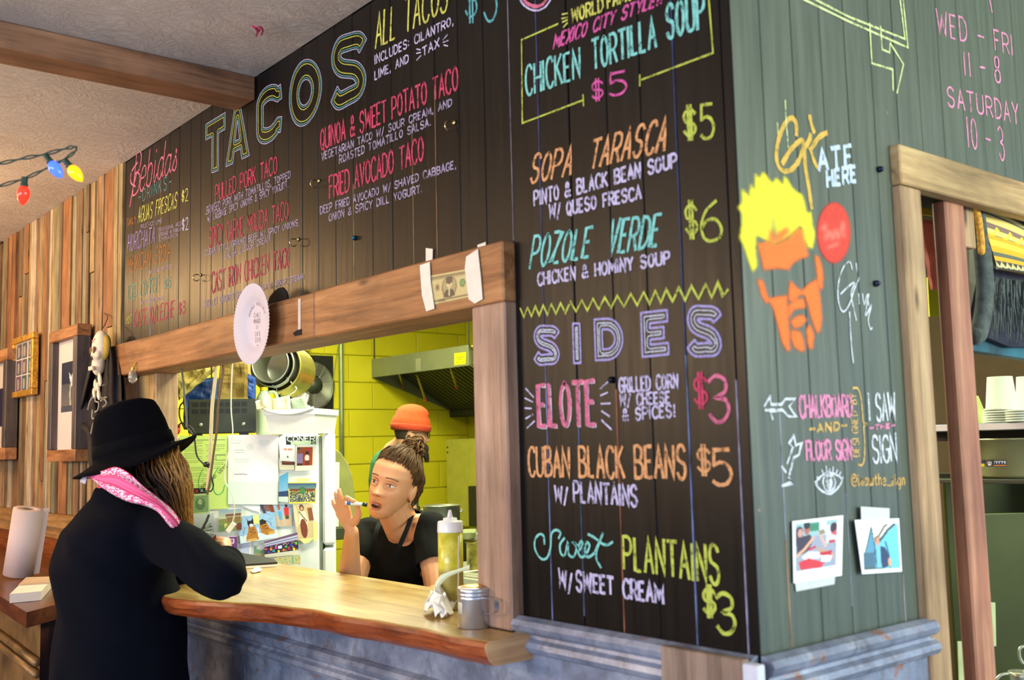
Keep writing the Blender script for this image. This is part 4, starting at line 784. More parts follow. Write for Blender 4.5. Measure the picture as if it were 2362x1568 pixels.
pz = fr(*Z5(1178, 168), o_ + .001); ptext('CONER', pz, fr(*Z5(1460, 163), o_ + .001) - pz, V((0, 0, 1)), (fr(*Z5(1460, 163), o_) - fr(*Z5(1178, 168), o_)).length, 0.0185, 0.0042, plain('sticker_white', (236, 240, 226), .6, var=0), r_, nrm=fn, gap=.3, label='white capitals reading CONER')
pz = fr(*Z5(1215, 196), o_ + .001); ptext('RECORDS', pz, fu, V((0, 0, 1)), (fr(*Z5(1462, 194), o_) - fr(*Z5(1215, 196), o_)).length, 0.0095, 0.003, plain('sticker_green', (170, 200, 150), .6, var=0), r_, nrm=fn, gap=.3, label='small pale green capitals reading RECORDS')
sheet('instant_photo', [(1262, 222), (1446, 222), (1440, 468), (1258, 474)], 36, 48, (226, 222, 196), [('r', .08, .02, .96, .8, (132, 70, 30)), ('r', .08, .05, .25, .15, (60, 40, 40)), ('r', .08, .3, .42, .68, (140, 120, 160)), ('r', .45, .05, .96, .8, (150, 60, 20)), ('e', .66, .32, .1, .1, (220, 170, 120)), ('e', .66, .28, .12, .09, (60, 30, 20)), ('e', .66, .48, .13, .14, (230, 210, 190)), ('r', .55, .58, .8, .8, (110, 40, 20)), ('r', .12, .7, .42, .8, (60, 40, 20))], 'instant photo of a seated person in an orange room', 'photo')
sheet('sky_photo', [(1094, 532), (1186, 486), (1188, 800), (1086, 790)], 16, 36, (70, 130, 180), [('g', 0, .6, (70, 150, 190), (120, 170, 200)), ('r', 0, .6, 1, 1, (40, 60, 100)), ('r', 0, .8, 1, 1, (190, 200, 190))], 'narrow snapshot of blue sky over dark water', 'photo')
r_, o_ = sheet('crowd_postcard', [(1185, 592), (1478, 590), (1472, 806), (1196, 812)], 56, 42, (232, 206, 60), [('r', .04, .05, .96, .94, (60, 80, 90)), ('g', .05, .3, (50, 80, 120), (100, 130, 120)), ('e', .5, .4, .14, .16, (40, 90, 50)), ('r', .04, .3, .96, .45, (110, 60, 40)), ('n', .05, .42, .95, .92, 170, .012, (200, 180, 60)), ('n', .05, .45, .95, .92, 120, .012, (60, 60, 30)), ('n', .05, .45, .95, .92, 60, .012, (220, 220, 180)), ('e', .5, .4, .1, .12, (60, 120, 60))], 'yellow bordered postcard of a crowd round a green tree', 'postcard')
tapeon(r_, [(1270, 552), (1400, 548), (1400, 580), (1270, 590)], o_)
r_, o_ = sheet('sepia_photo', [(1232, 822), (1424, 818), (1480, 1150), (1280, 1192)], 40, 66, (196, 176, 130), [('e', .45, .1, .12, .1, (90, 60, 40)), ('e', .45, .12, .07, .06, (190, 150, 110)), ('p', [(.2, .55), (.3, .2), (.6, .2), (.72, .5), (.6, .62), (.3, .62)], (226, 216, 180)), ('l', [(.3, .22), (.62, .5)], .02, (90, 70, 40)), ('e', .42, .7, .18, .28, (120, 60, 36)), ('r', .74, .1, 1, .5, (130, 80, 50)), ('e', .1, .35, .09, .3, (210, 200, 160))], 'sepia photo of a figure in a white shirt, edges taped', 'photo')
tapeon(r_, [(1440, 1000), (1490, 1000), (1495, 1170), (1450, 1210)], o_, (200, 196, 80)); tapeon(r_, [(1300, 1180), (1460, 1160), (1400, 1215), (1350, 1225)], o_, (226, 222, 130))
r_, o_ = sheet('beach_photo', [(890, 824), (1232, 820), (1222, 1046), (1000, 1050)], 50, 36, (150, 180, 200), [('r', 0, .5, 1, 1, (190, 176, 150)), ('r', 0, 0, .4, .3, (120, 90, 80)), ('e', .33, .2, .08, .2, (130, 60, 40)), ('r', .5, .3, .62, .7, (90, 160, 200)), ('e', .56, .12, .05, .12, (170, 90, 60)), ('r', .52, .7, .58, .95, (200, 150, 120)), ('r', .72, .15, .88, .5, (210, 50, 40)), ('e', .8, .05, .04, .08, (60, 30, 30)), ('r', .74, .5, .88, .66, (70, 80, 50)), ('r', .76, .66, .8, .97, (210, 160, 130)), ('r', .82, .66, .87, .97, (210, 160, 130)), ('r', .0, .0, .1, .5, (60, 60, 90))], 'holiday photo of people walking, one in a red top', 'photo', off=0.008)
sheet('balcony_postcard', [(468, 884), (702, 862), (706, 1082), (468, 1104)], 40, 34, (120, 130, 60), [('g', 0, .4, (130, 160, 180), (190, 190, 150)), ('r', .3, .2, .98, .32, (120, 80, 50)), ('r', .32, .34, .98, .6, (150, 120, 70))] + [('r', .34 + i * .07, .36, .36 + i * .07, .58, (70, 50, 30)) for i in range(9)] + [('p', [(.02, 1), (.3, .6), (.4, .7), (.1, 1)], (200, 190, 90)), ('r', .0, .7, .25, 1, (90, 120, 50)), ('e', .9, .85, .14, .2, (110, 50, 40))], 'postcard of a wooden balcony over green lawn', 'postcard')
r_, o_ = sheet('kitten_boots_photo', [(660, 952), (1040, 900), (1078, 1160), (694, 1226)], 64, 50, (150, 186, 214), [('r', 0, .72, 1, 1, (206, 222, 226)), ('n', 0, 0, 1, .7, 60, .02, (130, 170, 204)),
    ('p', [(.16, .95), (.18, .78), (.24, .6), (.26, .42), (.44, .42), (.48, .7), (.5, .95), (.34, 1)], (176, 118, 40)), ('p', [(.56, .4), (.76, .36), (.82, .58), (.94, .7), (.95, .82), (.72, .84), (.58, .72)], (176, 118, 40)), ('e', .32, .93, .14, .06, (206, 170, 90)), ('e', .86, .78, .09, .07, (200, 160, 80)),
    ('p', [(.24, .12), (.28, .2), (.36, .2), (.41, .08), (.42, .32), (.34, .46), (.26, .4)], (30, 28, 30)), ('e', .34, .38, .05, .06, (226, 220, 216)), ('l', [(.26, .5), (.42, .55), (.28, .62), (.44, .67), (.3, .75)], .008, (90, 50, 20)), ('l', [(.6, .48), (.76, .46), (.62, .56), (.8, .58), (.66, .66)], .008, (90, 50, 20)), ('p', [(.57, .25), (.66, .2), (.76, .3), (.74, .4), (.58, .42)], (40, 36, 30)), ('l', [(.16, .45), (.12, .6), (.1, .75)], .006, (80, 60, 60)), ('l', [(.78, .3), (.86, .4), (.88, .5)], .006, (80, 60, 60)), ('l', [(.51, .5), (.53, .75), (.55, .9)], .01, (236, 236, 236))], 'photo of a kitten peeking out of tan lace-up boots', 'photo', off=0.02)
tapeon(r_, [(820, 935), (885, 925), (888, 1020), (830, 1030)], o_, (206, 220, 170))
sheet('group_photo', [(940, 1205), (1282, 1108), (1296, 1336), (944, 1370)], 70, 50, (200, 200, 190), [('r', 0, 0, 1, .45, (110, 80, 110)), ('r', 0, .12, 1, .2, (180, 190, 210)), ('r', 0, .25, 1, .31, (170, 180, 210)), ('r', 0, .36, 1, .8, (50, 40, 60)), ('r', 0, .86, 1, 1, (206, 200, 176))] + [('e', .04 + .075 * i, .48 + .07 * ((i * 7) % 3) / 2 + .18 * (i % 2), .035, .07, c) for i, c in enumerate([(220, 50, 120), (60, 60, 200), (240, 140, 40), (40, 160, 200), (220, 60, 160), (230, 220, 60), (80, 60, 190), (240, 120, 30), (60, 170, 90), (200, 40, 60), (50, 60, 180), (240, 200, 60), (60, 200, 60)])] + [('n', 0, .36, 1, .46, 20, .012, (220, 170, 140)), ('n', 0, .5, 1, .8, 24, .012, (190, 140, 110)), ('r', .4, .45, .52, .6, (200, 220, 230))], 'wide photo of a crowd in bright shirts on steps', 'photo', off=0.026)
sheet('purple_sticker', [(474, 1156), (656, 1146), (660, 1292), (478, 1292)], 26, 22, (110, 60, 120), [('l', [(.2, .2), (.8, .2), (.8, .5), (.3, .5), (.3, .8), (.8, .85)], .03, (220, 190, 220)), ('e', .6, .35, .1, .1, (200, 170, 200)), ('r', 0, 0, 1, .06, (226, 200, 226))], 'small purple sticker with white looping marks', 'sticker')
sheet('lilac_sheet', [(660, 1200), (816, 1210), (816, 1350), (664, 1330)], 10, 8, (196, 200, 226), [('r', .8, 0, .86, 1, (230, 230, 200))], 'plain lilac sheet low on the fridge', 'paper', off=0.004)
sheet('green_photo', [(836, 1250), (946, 1244), (946, 1360), (840, 1352)], 14, 14, (110, 150, 110), [('e', .6, .2, .4, .2, (190, 190, 190)), ('r', 0, .7, 1, 1, (160, 150, 110))], 'small faded green landscape snapshot', 'photo', off=0.005)
sheet('map_print', [(1040, 1372), (1312, 1342), (1312, 1442), (1060, 1430)], 34, 14, (190, 186, 130), [('n', 0, 0, 1, 1, 24, .03, (110, 170, 120)), ('n', 0, 0, 1, 1, 14, .03, (210, 110, 70)), ('r', .68, 0, .72, 1, (60, 140, 150))], 'colourful map print at the foot of the pictures', 'print')
# -- amplifier on the fridge
def ub(px, off=0): return (fr(px, 960, 0) - F0).dot(fu)
amp = empty('audio_receiver', fr(510, 996, -.01), 'dark grey audio receiver with vent slots on the fridge', 'stereo')
ua, ub_ = ub(433), ub(590); za, zb = ft + 0.012, fr(510, 920).z
fbox('case', ua, ub_, 0.01, 0.19, za, zb, M_dgreen, amp, 0.004)
for i in range(2):
    for k in range(40):
        if k % 6 == 5: continue
        u = ua + 0.016 + k * (ub_ - ua - 0.05) / 40; z_ = zb - 0.03 - i * 0.028; fbox('vent_slot', u, u + 0.0026, 0.0085, 0.0105, z_, z_ + 0.018, M_black, amp, 0)
for u in (ua + 0.05, ub_ - 0.05):
    q = F0 + fu * u + V((0, 0, za + 0.035)) + fn * -0.008; MB().lathe([(0.0, 0.004), (0.005, 0.004), (0.0085, 0), (0.0085, -0.004), (0, -0.004)], q, frame(fu, V((0, 0, 1)), fn), 16).build('screw', M_steel, amp, True)
for u in (ua + 0.035, ub_ - 0.05): fbox('foot', u - .018, u + .018, 0.02, 0.05, ft, za + .001, M_black, amp, 0)
# cables at the left of the receiver
cb = tag(MB().tube(smoothpts([dep(4.1, *p) for p in ((424, 985), (414, 960), (416, 935), (428, 925))], 5), 0.003).tube(smoothpts([dep(4.1, *p) for p in ((410, 985), (420, 975), (440, 985), (450, 1000))], 5), 0.003).build('cable_tangle', M_black), 'short black leads curling behind the receiver', 'cable')
tag(MB().ell(dep(4.12, 409, 992), (0.012, 0.012, 0.018)).ell(dep(4.12, 411, 983), (0.012, 0.01, 0.008)).build('plug', M_redp, smooth=True), 'small red plug beside the receiver', 'plug')
# -- crinkled paper bags and blue bag behind the receiver
def crumple(name, corners, depth_, mat, label, cat, nx=22, ny=28, amp_=0.013, thick_=0.10, seed=1, **kw):
    r_ = np.random.RandomState(seed); tl, tr, br, bl = [dep(depth_, *p) for p in corners]; nrm = -CF; m = MB()
    nz = blur(r_.randn(ny + 1, nx + 1), 1) * amp_ * 3
    def side(off, sgn):
        P = []
        for j in range(ny + 1):
            row = []
            for i in range(nx + 1):
                s, t = i / nx, j / ny; p = (tl * (1 - s) + tr * s) * (1 - t) + (bl * (1 - s) + br * s) * t
                e = min(s, 1 - s, 0.18) / 0.18; e = math.sqrt(max(0, 1 - (1 - e) ** 2)); f_ = min(t, 1 - t, 0.1) / 0.1; row.append(p + nrm * (sgn * thick_ / 2 * e * min(1, f_ + 0.3) + nz[j, i] * e))
            P.append(row)
        return P
    A = side(0, 1); B_ = side(0, -1); m.grid(A); m.grid([r[::-1] for r in B_])
    rim = [A[0][i] for i in range(nx + 1)] + [A[j][nx] for j in range(1, ny + 1)] + [A[ny][i] for i in range(nx - 1, -1, -1)] + [A[j][0] for j in range(ny - 1, 0, -1)]
    rb = [B_[0][i] for i in range(nx + 1)] + [B_[j][nx] for j in range(1, ny + 1)] + [B_[ny][i] for i in range(nx - 1, -1, -1)] + [B_[j][0] for j in range(ny - 1, 0, -1)]
    m.loft([rim, rb], caps=False); return m.build(name, mat, label=label, cat=cat, **kw)
M_kraft = plain('kraft_paper', (196, 164, 92), 0.7, var=0.1, scale=8, bmp=0.4, bscale=30); M_kraft2 = plain('pale_kraft_paper', (214, 190, 104), 0.7, var=0.1, scale=8, bmp=0.4, bscale=30)
M_blue = plain('blue_sack', (40, 76, 150), 0.45, var=0.2, scale=6)
crumple('paper_bag', [(404, 800), (492, 790), (500, 850), (412, 924)], 4.7, M_kraft2, 'yellowish crumpled paper bag at the hatch left end', 'bag', seed=2)
crumple('paper_bag', [(512, 790), (584, 785), (583, 925), (500, 925)], 4.72, M_kraft, 'brown paper bag standing up behind the receiver', 'bag', seed=5, thick_=0.09, nx=12)
crumple('blue_sack', [(425, 880), (502, 868), (510, 985), (425, 990)], 4.82, M_blue, 'blue plastic sack behind yellowish paper bag', 'sack', seed=8, thick_=0.12)
crumple('blue_packet', [(572, 862), (590, 872), (590, 925), (572, 925)], 4.4, M_blue, 'narrow blue packet to the right of brown paper bag', 'packet', seed=9, thick_=0.05, nx=6, amp_=0.004)
# -- white tub on the fridge, with wrappers and a jug
def at_axes(o, ang):
    c, s = math.cos(ang), math.sin(ang); return frame(V((c, s, 0)), V((-s, c, 0)), V((0, 0, 1)), o)
tz = ft + 0.001; pB = dep(4.15, 622, 990); pB.z = tz; Mt = at_axes(pB, math.radians(40)); zt_ = fr(700, 946).z
tub = empty('storage_tub', pB, 'white plastic tub with curved rim full of wrappers on fridge', 'tub')
rings = []
for t, gx_ in ((0, 0), (0.75, .012), (0.76, .018), (1.0, .02)):
    z_ = (zt_ - tz) * t; rings.append([Mt @ V((x_, y_, z_)) for x_, y_ in ((-gx_, -gx_), (0.185 + gx_, -gx_), (0.185 + gx_, 0.24), (-gx_, 0.24))])
MB().loft(rings, caps=False).loft([[p.lerp(Mt @ V((0.09, 0.12, p.z - pB.z)), 0.06) for p in r] for r in rings[::-1]], caps=False).loft([rings[-1], [p.lerp(Mt @ V((0.09, 0.12, p.z - pB.z)), 0.06) for p in rings[-1]]], caps=False).build('body', M_white, tub)
MB().loft([[Mt @ V((x_ , -0.026 + (0.012 * math.cos(a)), (zt_ - tz) * 0.8 + 0.02 * (4 * ((x_ - .0925) / .2) ** 2) + 0.006 * math.sin(a))) for a in [k * math.pi / 3 for k in range(6)]] for x_ in np.linspace(-.01, .195, 12)]).build('rim_lip', M_white, tub, True)
for k, (cs, col, lb) in enumerate([([(588, 925), (612, 918), (622, 944), (592, 946)], (220, 214, 170), 'cream crumpled wrapper in tub left end'), ([(626, 920), (668, 912), (672, 946), (630, 946)], (216, 210, 176), 'pale crumpled wrapper in middle of tub'), ([(668, 920), (704, 912), (712, 946), (676, 946)], (170, 186, 160), 'grey green packet with pink print in tub'), ([(672, 932), (716, 936), (714, 950), (674, 950)], (230, 232, 226), 'white torn packet at the right of the tub')]):
    crumple('wrapper', cs, 4.2 + 0.015 * k, plain('wrapper_%d' % k, col, 0.5, var=0.06), lb, 'wrapper', nx=8, ny=6, amp_=0.006, thick_=0.03, seed=20 + k, group='wrappers in the white tub')
jc = dep(4.5, 609, 925); jug = empty('milk_jug', (jc.x, jc.y, ft), 'translucent milk jug with a yellow cap beside the pots', 'jug')
zj = lambda py: dep(4.5, 602, py).z
MB().lathe([(0.0, ft + .001), (0.031, ft + .001), (0.035, ft + .02), (0.035, zj(925)), (0.03, zj(915)), (0.018, zj(904)), (0.016, zj(900)), (0, zj(900))], (jc.x, jc.y, 0), None, 24).build('body', plain('milky_plastic', (206, 222, 190), 0.3, var=0.02, trans=0.2), jug, True)
MB().lathe([(0.0, zj(901)), (0.018, zj(901)), (0.018, zj(893)), (0, zj(893))], (jc.x, jc.y, 0), None, 20).build('cap', plain('yellow_cap', (230, 210, 30), 0.4, var=0), jug)
MB().tube(smoothpts([V((jc.x, jc.y, 0)) + CR * a + V((0, 0, zj(b))) for a, b in ((0.02, 905), (0.045, 904), (0.058, 918), (0.05, 932))], 5), 0.007).build('handle', plain('milky_plastic', (206, 222, 190), 0.3), jug, True)
# -- nested stock pots hung with mouths toward the hatch
ax_ = (-CF * 0.96 - CR * 0.17 + CU * 0.17).normalized(); px_ = ax_.cross(V((0, 0, 1))).normalized(); Mp = frame(px_, ax_.cross(px_).normalized(), ax_)
pc = dep(4.5, 623, 838)
for k, (r_, L_, sh, lb) in enumerate([(0.082, 0.15, 0.0, 'smallest shiny stock pot nested innermost over the fridge'), (0.095, 0.16, -0.015, 'middle stock pot of the hanging nested stack'), (0.112, 0.20, -0.035, 'largest yellowish stock pot outermost in the hanging stack')]):
    o = pc + ax_ * sh + (CR * 0.006 - CU * 0.004) * k; root = empty('stock_pot', o, lb, 'pot', 'nested stock pots above the fridge')
    MB().lathe([(0, -L_), (r_ - .01, -L_), (r_, -L_ + .01), (r_, 0), (r_ + .005, 0.001), (r_ + .005, 0.004), (r_ - .002, 0.004), (r_ - .003, 0), (r_ - .003, -L_ + .012), (r_ - .012, -L_ + .004), (0, -L_ + .004)], o, Mp, 48).build('body', M_steel if k < 2 else plain('yellowish_steel', (190, 180, 90), 0.35, 0.8, var=0.15), root, True)
    for sg in (1,) if k else (1,):
        d1 = (-CU * 0.9 + CR * 0.45).normalized(); d1 = (d1 - ax_ * d1.dot(ax_)).normalized(); d2 = ax_.cross(d1)
        MB().tube(smoothpts([o + d1 * (r_ + a) + d2 * b - ax_ * 0.03 for a, b in ((0, -.035), (.016, -.035), (.022, 0), (.016, .035), (0, .035))], 4), 0.0035).build('handle', M_steel, root, True)
# hooks the stack hangs by: a cord up to the header
# -- hanging leads in front of the fridge
def hang(name, pts, r, mat, label, cat='cable', d=3.75): return MB().tube(smoothpts([dep(p[2] if len(p) > 2 else d, p[0], p[1]) for p in pts], 6), r, 6).build(name, mat, smooth=True, label=label, cat=cat)
M_cordw = plain('white_cord', (206, 210, 190), 0.5, var=0.05); M_cordb = plain('black_cord', (30, 28, 24), 0.5, var=0)
M_cordbr = plain('brown_cord', (90, 66, 40), 0.5, var=0)
hang('hanging_cable', [(417, 838), (422, 880), (430, 960), (430, 985)], 0.004, plain('grey_green_cord', (90, 96, 76), .5), 'grey green cable hanging in front of the yellowish bag')
hang('hanging_cable', [(502, 820), (498, 860), (490, 930), (487, 990), (484, 1060), (478, 1130)], 0.007, plain('pale_cord', (196, 180, 140), .5), 'thick pale cable hanging across the receiver')
hang('hanging_cable', [(516, 820), (514, 860), (504, 930), (500, 990), (492, 1050), (484, 1110), (478, 1140)], 0.0045, M_cordbr, 'brown cable hanging across the receiver', d=3.72)
hang('hanging_cable', [(488, 826), (488, 900), (490, 1000), (482, 1068), (488, 1100), (492, 1120), (486, 1133), (478, 1128)], 0.003, M_cordb, 'thin black cable looping below the receiver', d=3.78)
hang('hanging_cable', [(430, 985), (447, 1008), (454, 1050), (470, 1070), (482, 1078)], 0.0032, M_cordb, 'black lead running to the cable knot', d=3.74)
uc = hang('charging_cable', [(539, 816), (535, 860), (533, 940), (537, 995), (530, 1030), (520, 1080), (520, 1110), (535, 1140), (541, 1180), (536, 1205)], 0.0024, M_cordw, 'white charging cable hanging with its plug loose', d=3.7)
MB().box((-.009, -.004, -.02), (.009, .004, .02), frame((CR * .8 - CU * .6), CF, (CR * .6 + CU * .8), dep(3.7, 533, 1216)), 0.001).build('plug', M_white, uc)
tag(MB().ell(dep(3.74, 476, 1071), (0.012, 0.012, 0.01)).build('cable_tie', M_black, smooth=True), 'black tie knotting the hanging cables together', 'cable tie')
# -- fan in the block wall
fc = at(0, -5.6, 714, 889); fan = empty('wall_fan', fc, 'round wire-guarded extractor fan in a hole in yellow wall', 'fan')
fy0_, fy1_ = fy0, fy1
MB().box((-5.61, fy0, fz0), (-5.605, fy1, fz1)).build('hole_dark_plate', M_black, fan)  # black sheet painting the dark inside the wall opening
Mf = frame(V((0, 1, 0)), V((0, 0, 1)), V((1, 0, 0))); RF = (at(0, -5.6, 766, 889).y - fc.y) * 0.98
m = MB()
for k in range(11):
    rr = RF * (0.34 + 0.66 * k / 10); dd = 0.07 - 0.05 * (k / 10) ** 2; m.tube([fc + V((dd, rr * math.cos(t), rr * math.sin(t))) for t in np.linspace(0, 2 * math.pi, 49)], 0.0022, 5, False)
m.build('guard_ring', M_steel, fan, True)
m = MB()
for k in range(8):
    t = k * math.pi / 4 + 0.1; m.tube([fc + V((0.072 - 0.05 * (s ** 2), s * RF * math.cos(t), s * RF * math.sin(t))) for s in (0.3, 0.5, 0.75, 1.0)], 0.003, 5)
m.build('guard_spoke', M_steel, fan, True)
MB().lathe([(0, 0.095), (RF * .16, 0.095), (RF * .2, 0.085), (RF * .34, 0.08), (RF * .36, 0.06), (RF * .36, 0.0), (0, 0)], fc, Mf, 32).build('motor_hub', M_dgreen, fan, True)
MB().lathe([(RF, 0.0), (RF + .008, 0.0), (RF + .008, 0.03), (RF, 0.03), (RF, 0.0)], fc, Mf, 40, True).build('rim', M_black, fan, True)
for k in range(5):
    t = k * 2 * math.pi / 5 + .3; rows = []
    for s in np.linspace(0.3, 0.95, 6): rows.append([fc + V((0.02 + 0.02 * q, s * RF * math.cos(t + q * 0.42), s * RF * math.sin(t + q * 0.42))) for q in (-1, -.4, .2, .8)])
    g = MB().grid(rows); g.grid([[p + V((.003, 0, 0)) for p in r_] for r_ in rows]); g.build('blade', plain('grey_lilac_blade', (150, 140, 150), 0.3, 0.6), fan, True)
tag(MB().tube([V((-5.585, at(0, -5.585, 787, 900).y, z_)) for z_ in (1.2, 1.7, 2.2, 2.7)], 0.018, 12).build('conduit_pipe', M_conduit, smooth=True), 'pale conduit pipe running up the yellow wall beside fan', 'pipe')
tag(MB().tube([V((-5.585, at(0, -5.585, 524, 850).y, z_)) for z_ in (2.05, 2.7)], 0.0125, 8).tube([dep(7.4, 707, 765), dep(7.4, 707, 808)], 0.03, 4).build('wall_bracket', plain('yellow_bracket', (196, 190, 40), .5)), 'yellow painted bracket on the wall above the fan', 'bracket')
tag(MB().tube(smoothpts([at(0, -5.57, *p) for p in ((785, 780), (775, 830), (768, 880), (764, 905))], 4), 0.004, 6).build('fan_cord', plain('green_cord', (110, 130, 60), .5)), 'thin cord running from the conduit to the fan', 'cable')
# -- hood
hy = 2.73; hL = -5.597; hR = at(1, hy, 1081, 800).x; hz1_ = at(1, hy, 1081, 795).z; hz0_ = at(1, hy, 1081, 843).z; hzb = at(0, hL, 1079, 962).z; hyb = 3.60
hood = empty('range_hood', (hL, hy, hz0_), 'long stainless range hood above the stove on yellow wall', 'range hood')
MB().box((hL, hy - .004, hz0_), (hR, hy, hz1_), ch=0.001).box((hL, hy, hz1_ - .003), (hR, hyb, hz1_)).build('front_panel', M_hood, hood)
for xx in (hL, hR - 0.004): MB().quadbox([V((xx, hy, hz0_)), V((xx, hyb, hzb)), V((xx, hyb, hz1_)), V((xx, hy, hz1_))], (1, 0, 0), 0.004).build('end_panel', M_hood, hood)
MB().box((hL + .005, hyb - 0.16, hzb), (hR - .005, hyb, hzb + 0.004)).box((hL + .005, hyb - 0.16, hzb), (hR - .005, hyb - .156, hzb + 0.05)).build('grease_trough', M_dgreen, hood)
nf = 22; fx0, fx1 = hL + 0.02, hR - 0.02
for k in range(nf):
    x0 = fx0 + (fx1 - fx0) * k / nf; x1 = x0 + (fx1 - fx0) / nf * 0.62; a = V((x0, hy + 0.10, hz1_ - 0.04)); b = V((x0, hyb - .156, hzb + 0.05)); d = (b - a).normalized(); n_ = V((0, -d.z, d.y))
    MB().quadbox([a, b, b + V((x1 - x0, 0, 0)), a + V((x1 - x0, 0, 0))], n_, 0.006).build('filter_baffle', M_dgreen, hood)
MB().quadbox([V((fx0, hy + .1, hz1_ - .02)), V((fx0, hyb - .15, hzb + .08)), V((fx1, hyb - .15, hzb + .08)), V((fx1, hy + .1, hz1_ - .02))], (0, 0.5, 0.8), 0.003).build('filter_backing', M_black, hood)
for (a, b) in (((919, 865), (929, 888)), ((956, 855), (980, 918)), ((1036, 848), (1053, 890))):
    p = at(1, hy + 0.15, *a); q = at(1, hy + 0.25, *b); p.z += 0.03
    nz_ = MB().tube([p, q], 0.009, 8).build('nozzle_pipe', M_copper, hood, True); MB().tube([q + V((.012 * math.cos(t), 0, .012 * math.sin(t) - .01)) for t in np.linspace(0, 6.28, 13)], 0.003, 5, False).build('nozzle_cap', M_redp, nz_)
def hp(px, py): return at(1, hy - .006, px, py)
picture('certification_sticker', [hp(1048, 815), hp(1075, 812), hp(1074, 839), hp(1048, 842)], paint(30, 30, (236, 236, 20), [('l', [(.3, .25), (.6, .1), (.85, .22)], .02, (40, 44, 20)), ('r', .12, .32, .88, .4, (90, 100, 20)), ('r', .3, .5, .66, .58, (50, 60, 20)), ('r', .12, .75, .3, .88, (150, 160, 20)), ('r', .7, .75, .88, .88, (150, 160, 20))]), M_print, hood)
hn = MB(); hn.box(hp(959, 855) + V((0, 0, 0)), hp(968, 826) + V((0, .002, 0))); hn.build('welded_tag', M_steel, hood)
# pipe elbow on the hood end, hanger rods
pe = [at(0, hR + .03, *p) for p in ((1088, 800), (1096, 798), (1098, 806), (1098, 848), (1104, 856), (1118, 857))]
tag(MB().tube(smoothpts(pe, 4), 0.014, 10).ell(pe[2] + V((0, 0, -.09)), (.022, .022, .02)).build('brass_pipe', M_copper, smooth=True), 'brass pipe with elbows beside the end of the hood', 'pipe')
for px, top, lb in ((863, 720, 'thin rod holding up left end of the hood'), (1081, 715, 'thin rod holding up right end of the hood')):
    p = at(1, hy + .02, px, 800); tag(MB().tube([V((p.x, p.y, hz1_)), V((p.x, p.y, 2.715))], 0.006, 6).build('hanger_rod', M_dgreen), lb, 'rod', 'hood hanger rods')
# -- stainless splash panel, stove, pots at the back
sp0, sp1 = at(1, 3.58, 1031, 1012), at(1, 3.58, 1031, 1270)
yS = 3.25; xs0 = at(1, yS, 1030, 1100).x; zs = at(1, yS, 1030, 1013).z
spl = tag(MB().box((xs0, yS, 0.86), (-2.6, yS + .02, zs), ch=0.003).build('splash_panel', plain('dull_steel_panel', (186, 184, 84), 0.4, 0.6, var=0.08)), 'large dull steel splash panel behind the stock pot', 'panel')
for z_ in (zs - .06, zs - .10): MB().lathe([(0, 0.004), (.008, .003), (.008, 0), (0, 0)], (xs0 + .02, yS, z_), frame(V((1, 0, 0)), V((0, 0, 1)), V((0, -1, 0))), 10).build('screw', M_black, spl)
tag(MB().box((-4.6, 2.65, 0.0), (-2.3, 3.24, 0.88), ch=0.01).box((-4.6, 2.6, .78), (-2.3, 2.66, .88)).box((at(1, 3.2, 1084, 1200).x, 3.19, .87), (-2.3, 3.24, 1.16)).build('stove', M_black), 'black stove under the range hood', 'stove')
def pot(c, r, h, label, name='stock_pot', mat=None, cat='pot', group=None, handle=True, lid=False):
    root = empty(name, c, label, cat, group)
    MB().lathe([(0, 0), (r - .008, 0), (r, .008), (r, h), (r + .006, h), (r + .006, h + .004), (r - .004, h + .004), (r - .004, .01), (0, .006)], c, None, 40).build('body', mat or M_steel, root, True)
    if handle:
        for s in (1, -1): MB().tube(smoothpts([V(c) + CR * s * (r + a) + CF * b + V((0, 0, h * .82)) for a, b in ((0, -.03), (.02, -.028), (.026, 0), (.02, .028), (0, .03))], 4), 0.004, 6).build('handle', M_steel, root, True)
    return root
pc_ = at(2, 0.90, 1029, 1245); pc_ = dep(6.6, 1018, 1166); pot((pc_.x, pc_.y, 0.908), 0.118, pc_.z - 0.908, 'steel stock pot on the black stove behind the cook')
tbl = tag(MB().box((-2.98, 1.25, 0.86), (-1.95, 1.85, 0.90), ch=0.004).box((-2.94, 1.3, 0), (-2.9, 1.34, .86)).box((-2.94, 1.76, 0), (-2.9, 1.8, .86)).box((-2.03, 1.3, 0), (-1.99, 1.34, .86)).box((-2.03, 1.76, 0), (-1.99, 1.8, .86)).build('work_table', M_steel), 'stainless work table behind the cook', 'table')
p = at(2, 0.902, 1096, 1345); p = V((p.x, 1.4, .902)); pp = at(1, 1.42, 1096, 1240)
pot((pp.x, 1.45, 0.9005), 0.064, pp.z - .902 - .02, 'stained metal canister behind the sauce bottle', 'canister', plain('stained_metal', (150, 140, 60), 0.4, 0.7, var=0.5, scale=20), 'canister', handle=False)
c_ = [(1066, 1222), (1100, 1220), (1106, 1243), (1066, 1243)]
crumple('oven_cloth', c_, (V((pp.x, 1.45, 1.1)) - V(CAM)).dot(CF), plain('olive_cloth', (110, 116, 70), 0.9, var=0.2), 'folded olive cloth lying on stained canister', 'cloth', nx=10, ny=6, amp_=0.004, thick_=0.09, seed=31)
crumple('oven_glove', [(1098, 1228), (1122, 1222), (1124, 1246), (1094, 1246)], (V((pp.x, 1.45, 1.1)) - V(CAM)).dot(CF) - .05, plain('grey_cloth', (130, 136, 110), 0.9, var=0.2), 'grey glove lying beside olive cloth', 'glove', nx=8, ny=6, amp_=0.004, thick_=0.05, seed=32)
tp = at(2, .905, 1100, 1334); MBt = MB().box((tp.x - .15, 1.27, .9005), (tp.x + .3, 1.37, .904)); 
